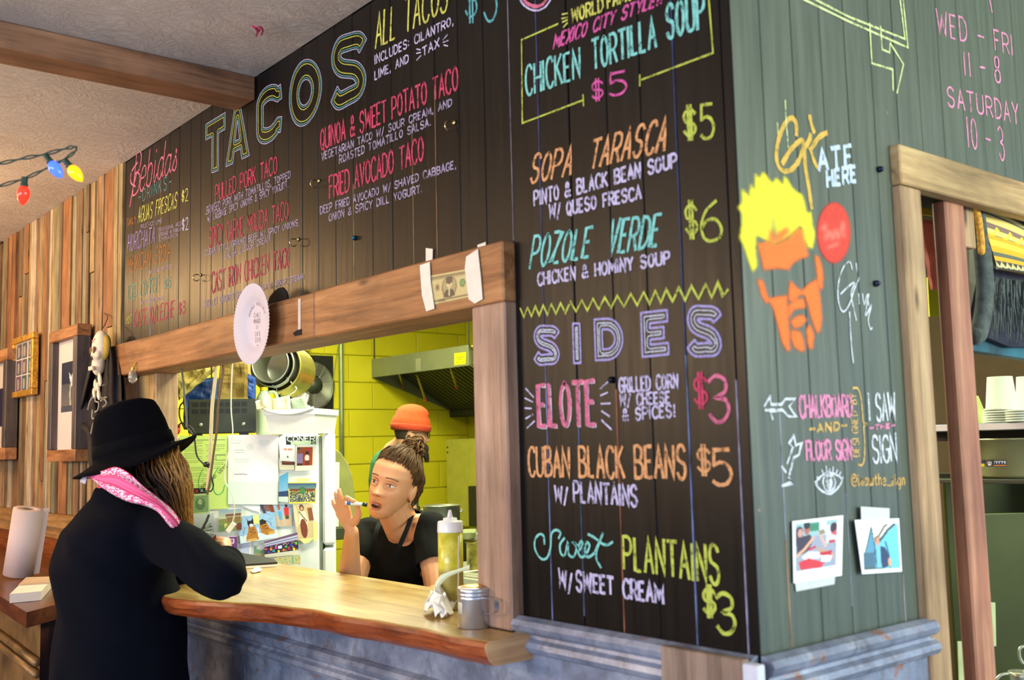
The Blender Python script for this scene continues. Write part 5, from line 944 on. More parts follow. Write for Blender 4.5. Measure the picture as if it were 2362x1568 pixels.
for (a, b) in (((-.15, 1.27), (.3, 1.27)), ((.3, 1.27), (.3, 1.37)), ((.3, 1.37), (-.15, 1.37)), ((-.15, 1.37), (-.15, 1.27))): MBt.tube([V((tp.x + a[0], a[1], .915)), V((tp.x + b[0], b[1], .915))], .004, 6)
tag(MBt.build('sheet_pan', M_steel), 'shallow sheet pan on the work table', 'pan')
# -- round topped board and sheet beyond the fridge
gp = dep(5.3, 766, 1210); rr = (dep(5.3, 818, 1210) - gp).length; P = []
gb = [(735, 1030), (750, 1030), (767, 1033), (785, 1045), (802, 1070), (812, 1100), (817, 1140), (818, 1180), (816, 1212), (735, 1212)]
MB().quadbox([dep(5.3, *p) for p in gb], CF, 0.012).build('round_board', plain('olive_board', (150, 152, 84), 0.5), label='olive green board with a rounded top beyond the fridge', cat='board')
MB().quadbox([dep(5.28, *p) for p in ((764, 1066), (783, 1066), (781, 1214), (764, 1214))], CF, 0.002).build('hanging_sheet', M_paper, label='white sheet hanging in front of the olive board', cat='paper')
s0 = dep(5.3, 770, 1216); MB().box((s0.x - .5, s0.y - .1, s0.z - .06), (s0.x + .06, s0.y + .12, s0.z), ch=.004).box((s0.x + .0, s0.y - .06, 0), (s0.x + .04, s0.y - .02, s0.z - .05)).box((s0.x + .0, s0.y + .06, 0), (s0.x + .04, s0.y + .1, s0.z - .06)).box((s0.x - .48, s0.y + .06, 0), (s0.x - .44, s0.y + .1, s0.z - .06)).build('side_counter', plain('dark_green_counter', (50, 54, 30), .5), label='dark green topped side counter beyond the fridge', cat='counter')
sb = dep(4.4, 745, 985); MB().quadbox([dep(4.45, *p) for p in ((730, 985), (741, 968), (752, 976), (758, 988), (759, 1002), (730, 1002))], CF, 0.02).build('folded_strainer', plain('grey_mesh', (96, 104, 70), .7), label='folded grey mesh strainer at the fridge corner', cat='strainer')
# ------------------------------------------------------------------ seen through the doorway on the right
M_cup = plain('paper_cup_white', (226, 232, 214), 0.5, var=0.02)
sh = dep(2.95, 2300, 976); shz = sh.z
k0 = dep(2.9, 2345, 1100)
shelf = empty('kitchen_shelving', (sh.x, sh.y, 0), 'steel shelving with cups above and food warmer below', 'shelving')
MB().box((sh.x - 0.42, sh.y + .28, shz - 0.02), (sh.x + 0.5, sh.y - .12, shz), ch=.002).build('shelf', plain('blue_white_shelf', (170, 176, 190), .35, .4, var=.1), shelf)
MB().box((sh.x - 0.42, sh.y + .26, shz - 0.05), (sh.x + 0.5, sh.y + .28, shz - .02)).build('shelf_lip', M_black, shelf)
MB().box((sh.x - .42, sh.y - .16, k0.z - .012), (sh.x + .5, sh.y + .28, k0.z), ch=.002).build('shelf', M_dgreen, shelf)
for px_, py_ in ((-.41, .27), (.48, .27), (.48, -.14)): MB().tube([V((sh.x + px_, sh.y + py_, 0.0)), V((sh.x + px_, sh.y + py_, shz - .02))], .012).build('post', M_steel, shelf)
def cup(c, r0, r1, h, n, label, off=0.012):
    for k in range(n):
        o = V(c) + V((0, 0, off * k)); MB().lathe([(r1, 0), (r1 + .004, 0.001), (r1 + .004, .005), (r1, .006), (r0, h), (r0 - .004, h), (r0 - .004, h - .004), (0, h - .004), (0, h - .006), (r0 - .003, h - .006), (r1 - .003, 0), (r1, 0)], o, None, 32).build('paper_cup', M_cup, smooth=True, label=label if k == n - 1 else label.replace('top', 'lower'), cat='cup', group='upturned paper cups on the shelf')
def pw(px, base, d): p = dep(d, px, base); return V((p.x, p.y, shz))
c0 = pw(2313, 970, 2.9); lh = shz
for k in range(5): 
    o = c0 + V((0, 0, 0.0012 + 0.0068 * k)); MB().lathe([(0, 0), (.046, 0), (.050, .001), (.050, .0045), (.046, .0055), (0, .006)], o, None, 36).build('soup_cup_cover', M_cup, smooth=True, label='white lid, %s of the stack under upturned cup' % ('lowest', 'second', 'third', 'fourth', 'topmost')[k], cat='lid', group='stack of white cup lids')
cup(c0 + V((0, 0, .036)), 0.033, 0.042, dep(2.9, 2313, 868).z - c0.z - .036, 1, 'upturned paper cup standing on the stack of lids')
c1 = pw(2362, 972, 3.0)
cup(c1 + V((.0, .05, .001)), 0.033, 0.042, 0.115, 2, 'upturned paper cup at top of the nearer right stack', .02)
c2 = pw(2366, 972, 2.8)
for k in range(5):
    o = c2 + V((0, 0, 0.0012 + 0.0068 * k)); MB().lathe([(0, 0), (.046, 0), (.050, .001), (.050, .0045), (.046, .0055), (0, .006)], o, None, 36).build('soup_cup_cover', M_cup, smooth=True, label='white lid, %s of the stack at the right edge' % ('lowest', 'second', 'third', 'fourth', 'topmost')[k], cat='lid', group='stack of lids at right edge')
cn = pw(2252, 940, 3.1)
MB().lathe([(.032, 0.001), (.033, .004), (.008, .085), (0, .086), (0, .083), (.006, .082), (.030, .001)], (cn.x, cn.y, shz), None, 28).build('paper_cone', plain('greenish_paper_cone', (196, 206, 120), .5), smooth=True, label='greenish paper cone beside the door post', cat='cone')
# big steel kettle on lower shelf
k0 = dep(2.9, 2345, 1100); kz1 = dep(2.9, 2345, 1014).z
wmr = pot((k0.x, k0.y, k0.z + .001), 0.118, kz1 - k0.z, 'round steel food warmer with small stickers', 'food_warmer', plain('warmer_steel', (206, 202, 150), 0.25, 0.6, var=.05), 'warmer', handle=False)
wc = V((k0.x, k0.y, 0)); 
def cyl(px, py, off=.0015):      # a point on the warmer's skin
    r = V(ray(px, py)); c = V(CAM); d = V((r.x, r.y, 0)); o = V((c.x - wc.x, c.y - wc.y, 0)); a = d.dot(d); b = 2 * d.dot(o); cc = o.dot(o) - (.118 + off) ** 2; disc = b * b - 4 * a * cc
    if disc < 0: disc = 0
    return c + r * ((-b - math.sqrt(disc)) / (2 * a))
for x0, x1, ops, lb in ((2262, 2271, [('r', 0, .5, 1, 1, (220, 200, 30))], 'label strip'), (2275, 2290, [('e', .5, .5, .35, .35, (236, 236, 236)), ('l', [(.2, .6), (.5, .3), (.8, .6)], .06, (40, 40, 60))], 'dark badge'), (2292, 2321, [('r', .05, .15, .95, .5, (230, 234, 240)), ('r', .1, .22, .2, .45, (30, 60, 120)), ('r', .3, .22, .4, .45, (30, 60, 120)), ('r', .5, .22, .62, .45, (30, 60, 120)), ('r', .72, .22, .85, .45, (30, 60, 120)), ('r', 0, .66, 1, .9, (226, 140, 50))], 'striped badge')):
    n = 5; img = paint(n * 5, 10, (30, 50, 90), ops)
    picture('badge', [cyl(x0, 1062), cyl(x1, 1062), cyl(x1, 1076), cyl(x0, 1076)], img, M_print, wmr)
# dark steel panels under it
M_olive = plain('olive_steel', (62, 68, 26), 0.4, 0.5, var=0.15, scale=3)
a0 = dep(2.75, 2270, 1186); b0 = dep(2.75, 2420, 1190); MB().quadbox([V((a0.x, a0.y, a0.z)), V((b0.x, b0.y, a0.z)), V((b0.x, b0.y, .1)), V((a0.x, a0.y, .1))], CF, 0.02).build('steel_cabinet', M_olive, label='olive green steel cabinet door under food warmer', cat='cabinet')
cab = bpy.data.objects['steel_cabinet']
MB().tube([V((a0.x, a0.y, a0.z)), V((b0.x, b0.y, a0.z))], 0.002, 6).tube([V((a0.x, a0.y, a0.z)), V((a0.x, a0.y, .1))], 0.002, 6).build('bright_edge', M_conduit, cab)
for px in (2316, 2347): q = dep(2.745, px, 1440); MB().lathe([(0, .004), (.005, .003), (.005, 0), (0, 0)], q, frame(CR, CU, -CF), 10).build('screw', M_steel, cab)
a1 = dep(3.35, 2180, 1108); b1 = dep(3.35, 2420, 1108); MB().quadbox([V((a1.x, a1.y, a1.z)), V((b1.x, b1.y, a1.z)), V((b1.x, b1.y, .2)), V((a1.x, a1.y, .2))], CF, .02).build('back_panel', M_olive, label='olive steel back panel behind the cabinet', cat='panel')
for (x0, y0, pts) in ((0, 0, [(2362, 1490), (2352, 1496), (2352, 1515), (2360, 1530)]), (0, 0, [(2298, 1568), (2310, 1556), (2335, 1553), (2370, 1556)])):
    MB().tube(smoothpts([dep(2.6, *p) for p in pts], 5), 0.004, 8).build('ladle_hook', M_steel, smooth=True, label='curved steel utensil handle near lower right corner' if y0 == 0 and len(pts) and pts[0][0] == 2362 else 'curved steel rim at lower right corner', cat='utensil')
lc = dep(2.6, 2355, 1560); MB().lathe([(0, -.06), (.02, -.06), (.026, 0), (.03, .012), (.026, .012), (.022, -.055), (0, -.055)], lc, None, 24).build('metal_jug', M_steel, smooth=True, label='small steel jug at lower right corner', cat='jug')
MB().lathe([(0, -1.0), (.16, -1.0), (.16, -.985), (.02, -.98), (.02, -.06), (0, -.06)], lc, None, 24).build('jug_stand', M_steel, smooth=True, label='steel pedestal stand under the small jug', cat='stand')
# pale papers in the slit
MB().quadbox([dep(2.4, *p) for p in ((2210, 1480), (2222, 1480), (2232, 1600), (2214, 1600))], CF, .004).build('paper_roll', plain('pale_green_paper', (200, 214, 160), .6), label='pale green roll edge between the two door posts', cat='paper')
MB().quadbox([dep(2.5, *p) for p in ((2284, 1390), (2296, 1390), (2298, 1490), (2290, 1490))], CF, .004).build('notice_strip', plain('pale_green_paper', (200, 214, 160), .6), label='pale strip beside the olive cabinet', cat='paper')
# -- things hung just inside the doorway
m = MB(); q = [dep(2.55, *p) for p in ((2122, 508), (2160, 512), (2166, 668), (2146, 668))]
crumple('pink_apron', [(2118, 505), (2162, 510), (2168, 668), (2146, 668)], 2.6, plain('pink_cloth', (232, 126, 116), .8, var=.08), 'pink cloth hanging in the gap between door posts', 'cloth', nx=8, ny=16, amp_=.004, thick_=.02, seed=41)
MB().quadbox([dep(2.9, *p) for p in ((2100, 430), (2168, 470), (2166, 500), (2100, 490))], CF, .01).build('yellow_wall_piece', plain('mustard_wall', (170, 140, 20), .6), label='mustard stand-in for kitchen wall above the pink cloth', cat='board')  # loose panel standing in for yellow wall seen in the gap
MB().quadbox([dep(2.85, *p) for p in ((2140, 640), (2168, 640), (2170, 730), (2145, 730))], CF, .01).build('acid_wall_piece', plain('acid_yellow_wall', (206, 206, 20), .6), label='acid yellow stand-in for kitchen wall under the pink cloth', cat='card')  # second panel standing in for the wall's brighter yellow
# blanket
blk = empty('woven_blanket', at(0, -.05, 2300, 470), 'striped woven blanket with dark fringe hung over the doorway', 'blanket')
W_, H_ = 120, 110; ops = []
bands = [(0, .06, (226, 206, 126)), (.06, .10, (92, 100, 90)), (.10, .17, (232, 206, 116)), (.17, .24, (220, 196, 120)), (.24, .34, (128, 104, 92)), (.34, .44, (212, 208, 120)), (.44, .52, (226, 160, 40)), (.52, .62, (232, 196, 70)), (.62, .72, (230, 162, 36)), (.72, .79, (90, 100, 84)), (.79, .86, (230, 160, 40)), (.86, 1.0, (60, 64, 56))]
for y0, y1, c in bands: ops.append(('r', 0, y0, 1, y1, c))
for i in range(6):
    x0 = -.1 + i * .22; ops += [('l', [(x0, .40), (x0 + .055, .29), (x0 + .11, .40), (x0 + .165, .44), (x0 + .22, .40)], .016, (226, 190, 60)), ('l', [(x0, .44), (x0 + .11, .44)], .01, (110, 130, 80))]
for i in range(12):
    for k in range(3): x0 = -.05 + i * .1; ops.append(('l', [(x0 + .012 * k, .97 - .0 * k), (x0 + .05, .88 + .03 * k), (x0 + .1 - .012 * k, .97)], .006, (210, 196, 140)))
img = paint(W_, H_, (60, 64, 56), ops, .12)
def bp(px, py, off): return at(0, -.05 + off, px, py)
P = []; A_ = []
tl, tr_, br_, bl_ = (2262, 478), (2420, 545), (2420, 640), (2290, 625)
picture('stripe_flap', [bp(2262, 476, 0), bp(2400, 540, 0), bp(2400, 640, .02), bp(2288, 622, .02)], img, col_mat('woven_wool', 0.95), blk, curl=0.012, nrm=V((1, 0, 0)))
rs = np.random.RandomState(3); M_wool = plain('dark_wool', (78, 86, 84), 0.95, var=0.3, scale=50); M_wool2 = plain('navy_wool', (40, 42, 62), 0.95, var=0.3, scale=40)
MB().quadbox([bp(2286, 618, -.01), bp(2400, 640, -.01), bp(2400, 800, -.03), bp(2330, 800, -.03), bp(2256, 770, -.03)], (-1, 0, 0), .03).build('inner_fold', M_wool2, blk)
for k in range(38):
    x0 = 2288 + k * 4.1; y0 = 640 + (x0 - 2288) * .12; L_ = 110 + rs.rand() * 50; pts = [bp(x0 + rs.uniform(-3, 3) + j * (x0 - 2280) * .02, y0 + L_ * j / 5, .018 + .006 * math.sin(j * 1.3 + k)) for j in range(6)]
    MB().tube(smoothpts(pts, 3), [0.0032 * (1 - .6 * i / 15) for i in range(16)], 5).build('tassel', M_wool, blk, True)
edge = smoothpts([bp(*p, .01) for p in ((2254, 478), (2262, 540), (2268, 600), (2272, 660), (2268, 720), (2256, 770), (2244, 775))], 5)
MB().tube(edge, [.016] * 8 + [.02] * (len(edge) - 8), 8).build('bound_edge', M_wool, blk, True)
MB().chain(smoothpts([bp(*p, .022) for p in ((2246, 472), (2256, 500), (2262, 545), (2264, 580))], 3), [.008] * 30).build('edge_stitching', plain('ochre_yarn', (220, 160, 60), .9, var=.4, scale=120), blk, True)
MB().quadbox([bp(2240, 772, -.05), bp(2400, 800, -.05), bp(2400, 832, -.05), bp(2244, 808, -.05)], (-1, 0, 0), .03).build('blue_lining', plain('teal_lining', (20, 92, 110), .6, var=.4, scale=8), blk)
crumple('dark_bag', [(2236, 560), (2290, 560), (2290, 770), (2236, 770)], 2.75, M_black, 'black bag hanging behind the blanket edge', 'bag', nx=8, ny=10, amp_=.004, seed=44)
# ------------------------------------------------------------------ the slab counter
ZT = 1.071
fe = [(-0.556, -0.137), (-0.72, -0.140), (-0.88, -0.146), (-1.02, -0.166), (-1.18, -0.176), (-1.33, -0.205), (-1.47, -0.262), (-1.585, -0.312), (-1.8, -0.335), (-2.1, -0.318), (-2.35, -0.33), (-2.55, -0.325)]
fe = [(p.x, p.y + 0.003 * math.sin(p.x * 31)) for p in smoothpts([V((a, b, 0)) for a, b in fe], 6)]
def edge_ring(x, yf, yb):        # rounded wany front edge
    pr = [(0.012, 0), (0.004, -0.004), (0.0, -0.012), (0.003 + .002 * math.sin(x * 40), -0.024), (0.010, -0.038), (0.022, -0.049)]
    return [V((x, yf + a, ZT + b)) for a, b in pr] + [V((x, yb, ZT - 0.049)), V((x, yb, ZT))]
m = MB(); rings = []
for (x, y) in fe: rings.append(edge_ring(x, y, 0.004 if x > -0.597 else 0.25))
i0 = [i for i, (x, y) in enumerate(fe) if x > -0.715]
R1 = [edge_ring(x, y, -PF - .001 if x > -0.715 and x < -0.59 else (0.004 if x > -.59 else 0.25)) for x, y in fe]
m.loft(R1)
def slab_mat():
    m_, nt, bs = nmat('oiled_slab'); v = coords(nt, (1.1, 14, 14), False); g = noise(nt, v, 2.2, 8, .65, .8); v2 = coords(nt, (1, 1, 1), False); b = noise(nt, v2, 5, 4)
    c = ramp(nt, g, [(.28, srgb((150, 108, 52))), (.5, srgb((190, 156, 86))), (.72, srgb((214, 188, 120)))])  # yellowed top tone carries the spill of the kitchen light
    c = mix(nt, 1.0, c, ramp(nt, b, [(.3, (.7, .66, .6, 1)), (.6, (1, 1, 1, 1))]), 'MULTIPLY')
    ge = N(nt, 'ShaderNodeNewGeometry'); sp = N(nt, 'ShaderNodeSeparateXYZ'); nt.links.new(ge.outputs['Position'], sp.inputs[0])
    # heartwood band along the wany edge: the bark side of the slab is dark red brown
    hz = ramp(nt, sp.outputs['Z'], [(0.0, (1, 1, 1, 1)), (1.0, (1, 1, 1, 1))])
    mr = N(nt, 'ShaderNodeMapRange'); mr.inputs['From Min'].default_value = ZT - 0.004; mr.inputs['From Max'].default_value = ZT - 0.0005; nt.links.new(sp.outputs['Z'], mr.inputs['Value'])
    mx = N(nt, 'ShaderNodeMapRange'); mx.inputs['From Min'].default_value = -0.5562; mx.inputs['From Max'].default_value = -0.5558; mx.inputs['To Min'].default_value = 0; nt.links.new(sp.outputs['X'], mx.inputs['Value'])
    ma = N(nt, 'ShaderNodeMath', operation='MAXIMUM'); nt.links.new(mr.outputs[0], ma.inputs[0]); nt.links.new(mx.outputs[0], ma.inputs[1])
    dark = ramp(nt, noise(nt, coords(nt, (2, 9, 20), False), 3, 7, .7, 1.0), [(.3, srgb((84, 34, 16))), (.55, srgb((148, 70, 32))), (.75, srgb((182, 104, 56)))])
    c = mix(nt, ma.outputs[0], dark, c); nt.links.new(c, bs.inputs['Base Color']); bs.inputs['Roughness'].default_value = 0.3; bs.inputs['Coat Weight'].default_value = 0.3; bs.inputs['Coat Roughness'].default_value = .2
    bump(nt, bs, g, .25, .002); return m_
counter = empty('slab_counter', (-1.8, -0.05, ZT - .049), 'long live-edge wooden slab counter under the serving hatch', 'counter')
m.build('slab', slab_mat(), counter, True)
bpy.data.objects['slab'].data.polygons.foreach_set('use_smooth', [False] * len(bpy.data.objects['slab'].data.polygons))
# pale sawn end with blocks of grain
eg = MB(); a_ = edge_ring(fe[0][0] + .001, fe[0][1], 0.004); eg.add(a_ + [p + V((.002, 0, 0)) for p in a_], [tuple(range(8)), tuple(range(8, 16))] + [(i, (i + 1) % 8, (i + 1) % 8 + 8, i + 8) for i in range(8)])
eg.build('end_grain', wood('end_grain_wood', (206, 140, 86), (242, 188, 134), (252, 222, 178), 'y', .5, .5), counter)
M_shk = plain('spun_aluminium', (196, 198, 206), 0.32, 0.85, var=0.04, scale=30)
# flour shaker
sc = at(2, ZT, 1080, 1451); sc = V((sc.x - .012, sc.y + 0.026, ZT + .0005)); dS = (sc - V(CAM)).dot(CF); rS = 37.5 / FP * dS; hS = 0.0965 * dS / 2.2 * 1.0
zS = dep(dS, 1080, 1352).z - ZT
shk = empty('cheese_shaker', sc, 'dented silver metal shaker with a handle on counter end', 'shaker')
MB().lathe([(0, 0), (rS - .001, 0), (rS, .0015), (rS, zS * .70), (rS + .001, zS * .72), (rS - .0008, zS * .74), (rS, zS * .76)], sc, None, 48).build('body', M_shk, shk, True)
MB().lathe([(rS + .0006, zS * .765), (rS + .0012, zS * .78), (rS + .0012, zS * .83), (rS + .0004, zS * .84), (rS + .0012, zS * .85), (rS + .001, zS * .955), (rS - .002, zS * .975), (rS - .004, zS * .965), (0, zS * .975)], sc, None, 48).build('lid', M_shk, shk, True)
MB().lathe([(rS - .005, zS * .968), (rS * .8, zS * .99), (rS * .5, zS * 1.015), (0, zS * 1.02)], sc, None, 40).build('perforated_top', plain('brass_perforated', (206, 160, 96), .4, .7, var=.3, scale=150), shk, True)
hd = CR * .60 - CF * .80; hd.z = 0; hd.normalize()
hp_ = [sc + hd * a + V((0, 0, zS * b)) for a, b in ((rS, .74), (rS + .034, .755), (rS + .046, .69), (rS + .046, .5), (rS + .038, .42), (rS + .012, .36), (rS, .30))]
m = MB(); pts = smoothpts(hp_, 5); w_ = hd.cross(V((0, 0, 1))) * .006
m.loft([[p + w_, p - w_, p - w_ + hd * .001 + V((0, 0, .001)), p + w_ + hd * .001 + V((0, 0, .001))] for p in pts]); m.build('handle', M_shk, shk)
lb = [sc + V((0, 0, 0)) + (-CF * math.cos(t) - CR * math.sin(t)).normalized() * (rS + .0008) for t in np.linspace(.75, 1.25, 7)]
MB().grid([[V((p.x, p.y, ZT + zS * .36)) for p in lb], [V((p.x, p.y, ZT + zS * .64)) for p in lb]]).build('worn_label', plain('worn_label_paper', (190, 186, 170), .7, var=.3, scale=60), shk)
# squeeze bottle
dB = 2.43; bc = dep(dB, 1041, 1360); bc = V((bc.x, bc.y, ZT + .0005)); zB_ = lambda py: dep(dB, 1041, py).z - ZT; rB = 28.5 / FP * dB
btl = empty('squeeze_bottle', bc, 'clear squeeze bottle of green salsa with white nozzle cap', 'bottle')
def sauce_mat():
    m_, nt, bs = nmat('green_salsa'); v = coords(nt, (1, 1, 1), False); n_ = noise(nt, v, 38, 4, .6); ge = N(nt, 'ShaderNodeNewGeometry'); sp = N(nt, 'ShaderNodeSeparateXYZ'); nt.links.new(ge.outputs['Position'], sp.inputs[0])
    mr = N(nt, 'ShaderNodeMapRange'); mr.inputs['From Min'].default_value = ZT + zB_(1318); mr.inputs['From Max'].default_value = ZT + zB_(1306); nt.links.new(sp.outputs['Z'], mr.inputs['Value'])
    a = ramp(nt, n_, [(.35, srgb((182, 176, 20))), (.7, srgb((224, 214, 90)))]); b = srgb((150, 138, 62)); nt.links.new(mix(nt, mr.outputs[0], b, a), bs.inputs['Base Color']); bs.inputs['Roughness'].default_value = .35; bs.inputs['Subsurface Weight'].default_value = .2; bs.inputs['Coat Weight'].default_value = .3; return m_
MB().lathe([(0, 0), (rB - .002, 0), (rB, .004), (rB + .0004, zB_(1300)), (rB + .0003, zB_(1228)), (0, zB_(1227))], bc, None, 40).build('bottle_body', sauce_mat(), btl, True)
MB().lathe([(0, zB_(1228)), (rB + .0015, zB_(1228)), (rB + .0015, zB_(1226)), (rB + .0005, zB_(1206)), (rB - .001, zB_(1203)), (rB * .58, zB_(1202)), (rB * .55, zB_(1196)), (rB * .25, zB_(1195)), (rB * .2, zB_(1190)), (rB * .1, zB_(1178)), (0, zB_(1177))], bc, None, 40).build('nozzle_cap', plain('cap_white_plastic', (226, 222, 220), .35, var=0), btl, True)
# crumpled napkins and straw wrapper behind the shaker
def crum(name, quad, z0, mat, label, cat, seed, amp_=.008, n=12, par=None):
    r_ = np.random.RandomState(seed); q = [V(p) for p in quad]; P = []; nz = blur(r_.randn(n + 1, n + 1), 1) * amp_ * 4
    for j in range(n + 1):
        row = []
        for i in range(n + 1):
            s, t = i / n, j / n; p = (q[0] * (1 - s) + q[1] * s) * (1 - t) + (q[3] * (1 - s) + q[2] * s) * t; e = math.sin(math.pi * s) * math.sin(math.pi * t); row.append(p + V((nz[j, i] * .5, nz[i, j] * .5, abs(nz[j, i]) * 1.2 + (.034 if amp_ > .01 else .012) * e)))
        P.append(row)
    m = MB(); m.grid(P); m.grid([[p - V((0, 0, .0012)) for p in r] for r in P]); o = m.build(name, mat, par, label=label, cat=cat); return o
c3 = lambda *l: [at(2, ZT + .003, *p) for p in l]
crum('paper_napkin', c3((982, 1404), (1046, 1400), (1042, 1424), (1000, 1424)), 0, M_paper, 'white crumpled paper napkin behind the metal shaker', 'napkin', 3, .016)
crum('paper_scrap', c3((978, 1392), (992, 1380), (998, 1388), (986, 1398)), 0, plain('cream_paper', (236, 228, 170), .7, var=.03), 'small cream paper scrap beside the white napkin', 'paper', 4, .004, 6)
st = [dep(2.33, *p) for p in ((1006, 1352), (1016, 1338), (1032, 1326), (1052, 1318), (1070, 1312), (1083, 1308))]
wS = [.010, .011, .006, .0045, .004, .006]
ss = smoothpts(st, 5); m = MB(); L1 = []; 
for i, p in enumerate(ss):
    k = i / (len(ss) - 1) * 5; w_ = wS[int(k)] * (1 - k % 1) + wS[min(5, int(k) + 1)] * (k % 1); L1.append([p + CU * w_, p + CF * .002, p - CU * w_, p - CF * .002])
m.loft(L1); m.build('straw_wrapper', plain('greenish_paper', (222, 232, 196), .6, var=.03), label='twisted paper straw wrapper leaning against sauce bottle', cat='wrapper')
MB().tube([dep(2.395, 1057, 1362), dep(2.40, 1058, 1236)], .0016, 6).build('wooden_skewer', plain('silvery_stick', (190, 186, 160), .4), label='thin upright stick in front of the salsa bottle', cat='stick')
# card reader / clipboard left on the counter
q = [at(2, ZT + .014, *p) for p in ((548, 1274), (628, 1288), (640, 1297), (566, 1302))]
cb = empty('clipboard', q[0], 'black covered clipboard with white sheets near customer sleeve', 'clipboard')
MB().quadbox([V((p.x, p.y, ZT + .001)) for p in q], (0, 0, 1), .008).build('sheets', M_paper, cb); MB().quadbox([V((p.x, p.y, ZT + .0095)) for p in q], (0, 0, 1), .006).build('cover', plain('black_pebbled_cover', (34, 36, 34), .6, bmp=.5, bscale=200), cb)
crum('pen_stroke_paper', c3((578, 1316), (606, 1312), (600, 1318), (582, 1321)), 0, M_paper, 'thin white paper slip on counter beside the sleeve', 'paper', 9, .001, 5)
# ------------------------------------------------------------------ block at the corner foot, plug of tape
b0, b1 = at(1, -.035, 1531, 1487), at(1, -.035, 1738, 1511)
blk2 = empty('corner_block', (-.1, -.02, 0), 'weathered wooden board standing at the foot of corner', 'board')
MB().box((b0.x, -.045, 0), (-.001, -.0275, b0.z), ch=.002).build('board_face', wood('grey_block_wood', (90, 70, 60), (150, 124, 108), (186, 160, 142), 'z', .6, .7), blk2)
MB().box((-.001, -.047, 0), (.030, -.0275, b0.z - .004), ch=.002).build('white_edge', plain('whitish_painted_edge', (206, 208, 220), .5, var=.15), blk2)
tq = [at(1, -.012, *p) for p in ((1222, 1428), (1254, 1432), (1249, 1446), (1252, 1452), (1224, 1450))]
MB().quadbox(tq, (0, -1, 0), .01).build('teal_tape', plain('teal_tape', (20, 84, 110), .4, var=.2), label='dark teal tape patch between the post and tin moulding', cat='tape')
# ------------------------------------------------------------------ things fixed on the header and boards
plc = V((-1.727, -.062, 1.822)); plate = empty('paper_plate', plc, 'white fluted paper plate with handwriting pinned over the hatch', 'plate')
Mpl = frame(V((1, 0, 0)), V((0, 0, 1)), V((0, -1, 0))); rP = .119; n_ = 288; prof = [(0.0, 0.0), (.03, 0), (.062, 0), (.070, .003), (.078, .010), (.088, .014), (.100, .017), (.112, .020), (.119, .0205)]
vs = []
for k, (r, z) in enumerate(prof):
    for j in range(n_):
        t = 2 * math.pi * j / n_; f_ = 0.0011 * math.sin(t * 72) * (max(0, k - 3) / 5); vs.append(plc + Mpl @ V((r * math.cos(t), r * math.sin(t), z - .012 + f_)))
m = MB(); m.add(vs, [(i * n_ + j, i * n_ + (j + 1) % n_, (i + 1) * n_ + (j + 1) % n_, (i + 1) * n_ + j) for i in range(len(prof) - 1) for j in range(n_)]); m.add([v + V((0, .0012, 0)) for v in vs], m.f[:])
m.build('plate_body', plain('plate_card', (198, 190, 200), .65, var=.01), plate, True)
Mp_ = plain('grey_pencil', (110, 96, 110), .7, var=0)
for s, x0, z0, w_, h_ in (('CHILI', -.022, .022, .042, .013), ('MANGO', -.022, .004, .042, .013), ('11', -.006, -.014, .012, .012), ('2 X 5', -.012, -.034, .03, .012), ('2 X 15', -.012, -.052, .034, .012), ('-', -.006, -.066, .016, .01), ('-', -.002, -.078, .016, .01)):
    ptext(s, plc + V((x0, .0115, z0)), V((1, 0, -.05)), V((0, 0, 1)), w_, h_, .0016, Mp_, plate, nrm=V((0, -1, 0)), off=.0009)
for k, ch in enumerate('HARD ROLLED'):
    t = math.radians(150 - k * 11.5); o = plc + V((.056 * math.cos(t), .0115, .056 * math.sin(t)))
    if ch != ' ': ptext(ch, o, V((math.sin(t), 0, -math.cos(t))), V((math.cos(t), 0, math.sin(t))), .008 * WID.get(ch, 1), .012, .0015, Mp_, plate, nrm=V((0, -1, 0)), off=.0009)
# banknote under two strips of tape
def hq(l, off=0.0): return [at(1, -PF - .002 - off, *p) for p in l]
bill = empty('banknote', at(1, -PF, 1040, 660), 'worn one dollar banknote taped to the hatch header', 'banknote')
img = paint(72, 32, (188, 172, 118), [('r', .03, .06, .97, .12, (120, 110, 76)), ('r', .03, .88, .97, .94, (120, 110, 76)), ('r', .03, .06, .05, .94, (120, 110, 76)), ('r', .95, .06, .97, .94, (120, 110, 76)), ('r', .06, .14, .94, .18, (150, 138, 96)), ('e', .5, .5, .15, .38, (120, 110, 80)), ('e', .5, .46, .125, .33, (156, 144, 104)), ('e', .5, .38, .055, .17, (196, 180, 130)), ('e', .5, .27, .075, .13, (84, 74, 58)), ('p', [(.38, .84), (.43, .6), (.57, .6), (.62, .84)], (70, 62, 50)), ('l', [(.5, .56), (.5, .8)], .012, (190, 176, 130)),
    ('e', .26, .45, .045, .13, (150, 132, 92)), ('e', .26, .45, .03, .09, (110, 96, 66)), ('e', .76, .45, .055, .15, (70, 120, 70)), ('e', .76, .45, .035, .1, (110, 146, 90)), ('e', .1, .2, .045, .1, (130, 116, 84)), ('e', .9, .2, .045, .1, (130, 116, 84)), ('e', .1, .8, .045, .1, (130, 116, 84)), ('e', .9, .8, .045, .1, (130, 116, 84)), ('n', .1, .15, .9, .85, 40, .006, (150, 136, 96))], .06)
bq = [(980, 638), (1096, 617), (1096, 682), (980, 706)]
picture('note_print', hq(bq, .0010), img, M_print, bill); MB().quadbox(hq(bq, .0002), (0, -1, 0), .0006).build('note_paper', plain('note_paper', (190, 176, 124), .8), bill)
a1 = at(1, -PF - .0035, 1008, 700); ptext('ONE', at(1, -PF - .0035, 1012, 697), V((1, 0, 0)), V((0, 0, 1)), .026, .006, .0012, plain('bill_ink', (96, 86, 60), .7, var=0), bill, nrm=V((0, -1, 0)), off=.0006)
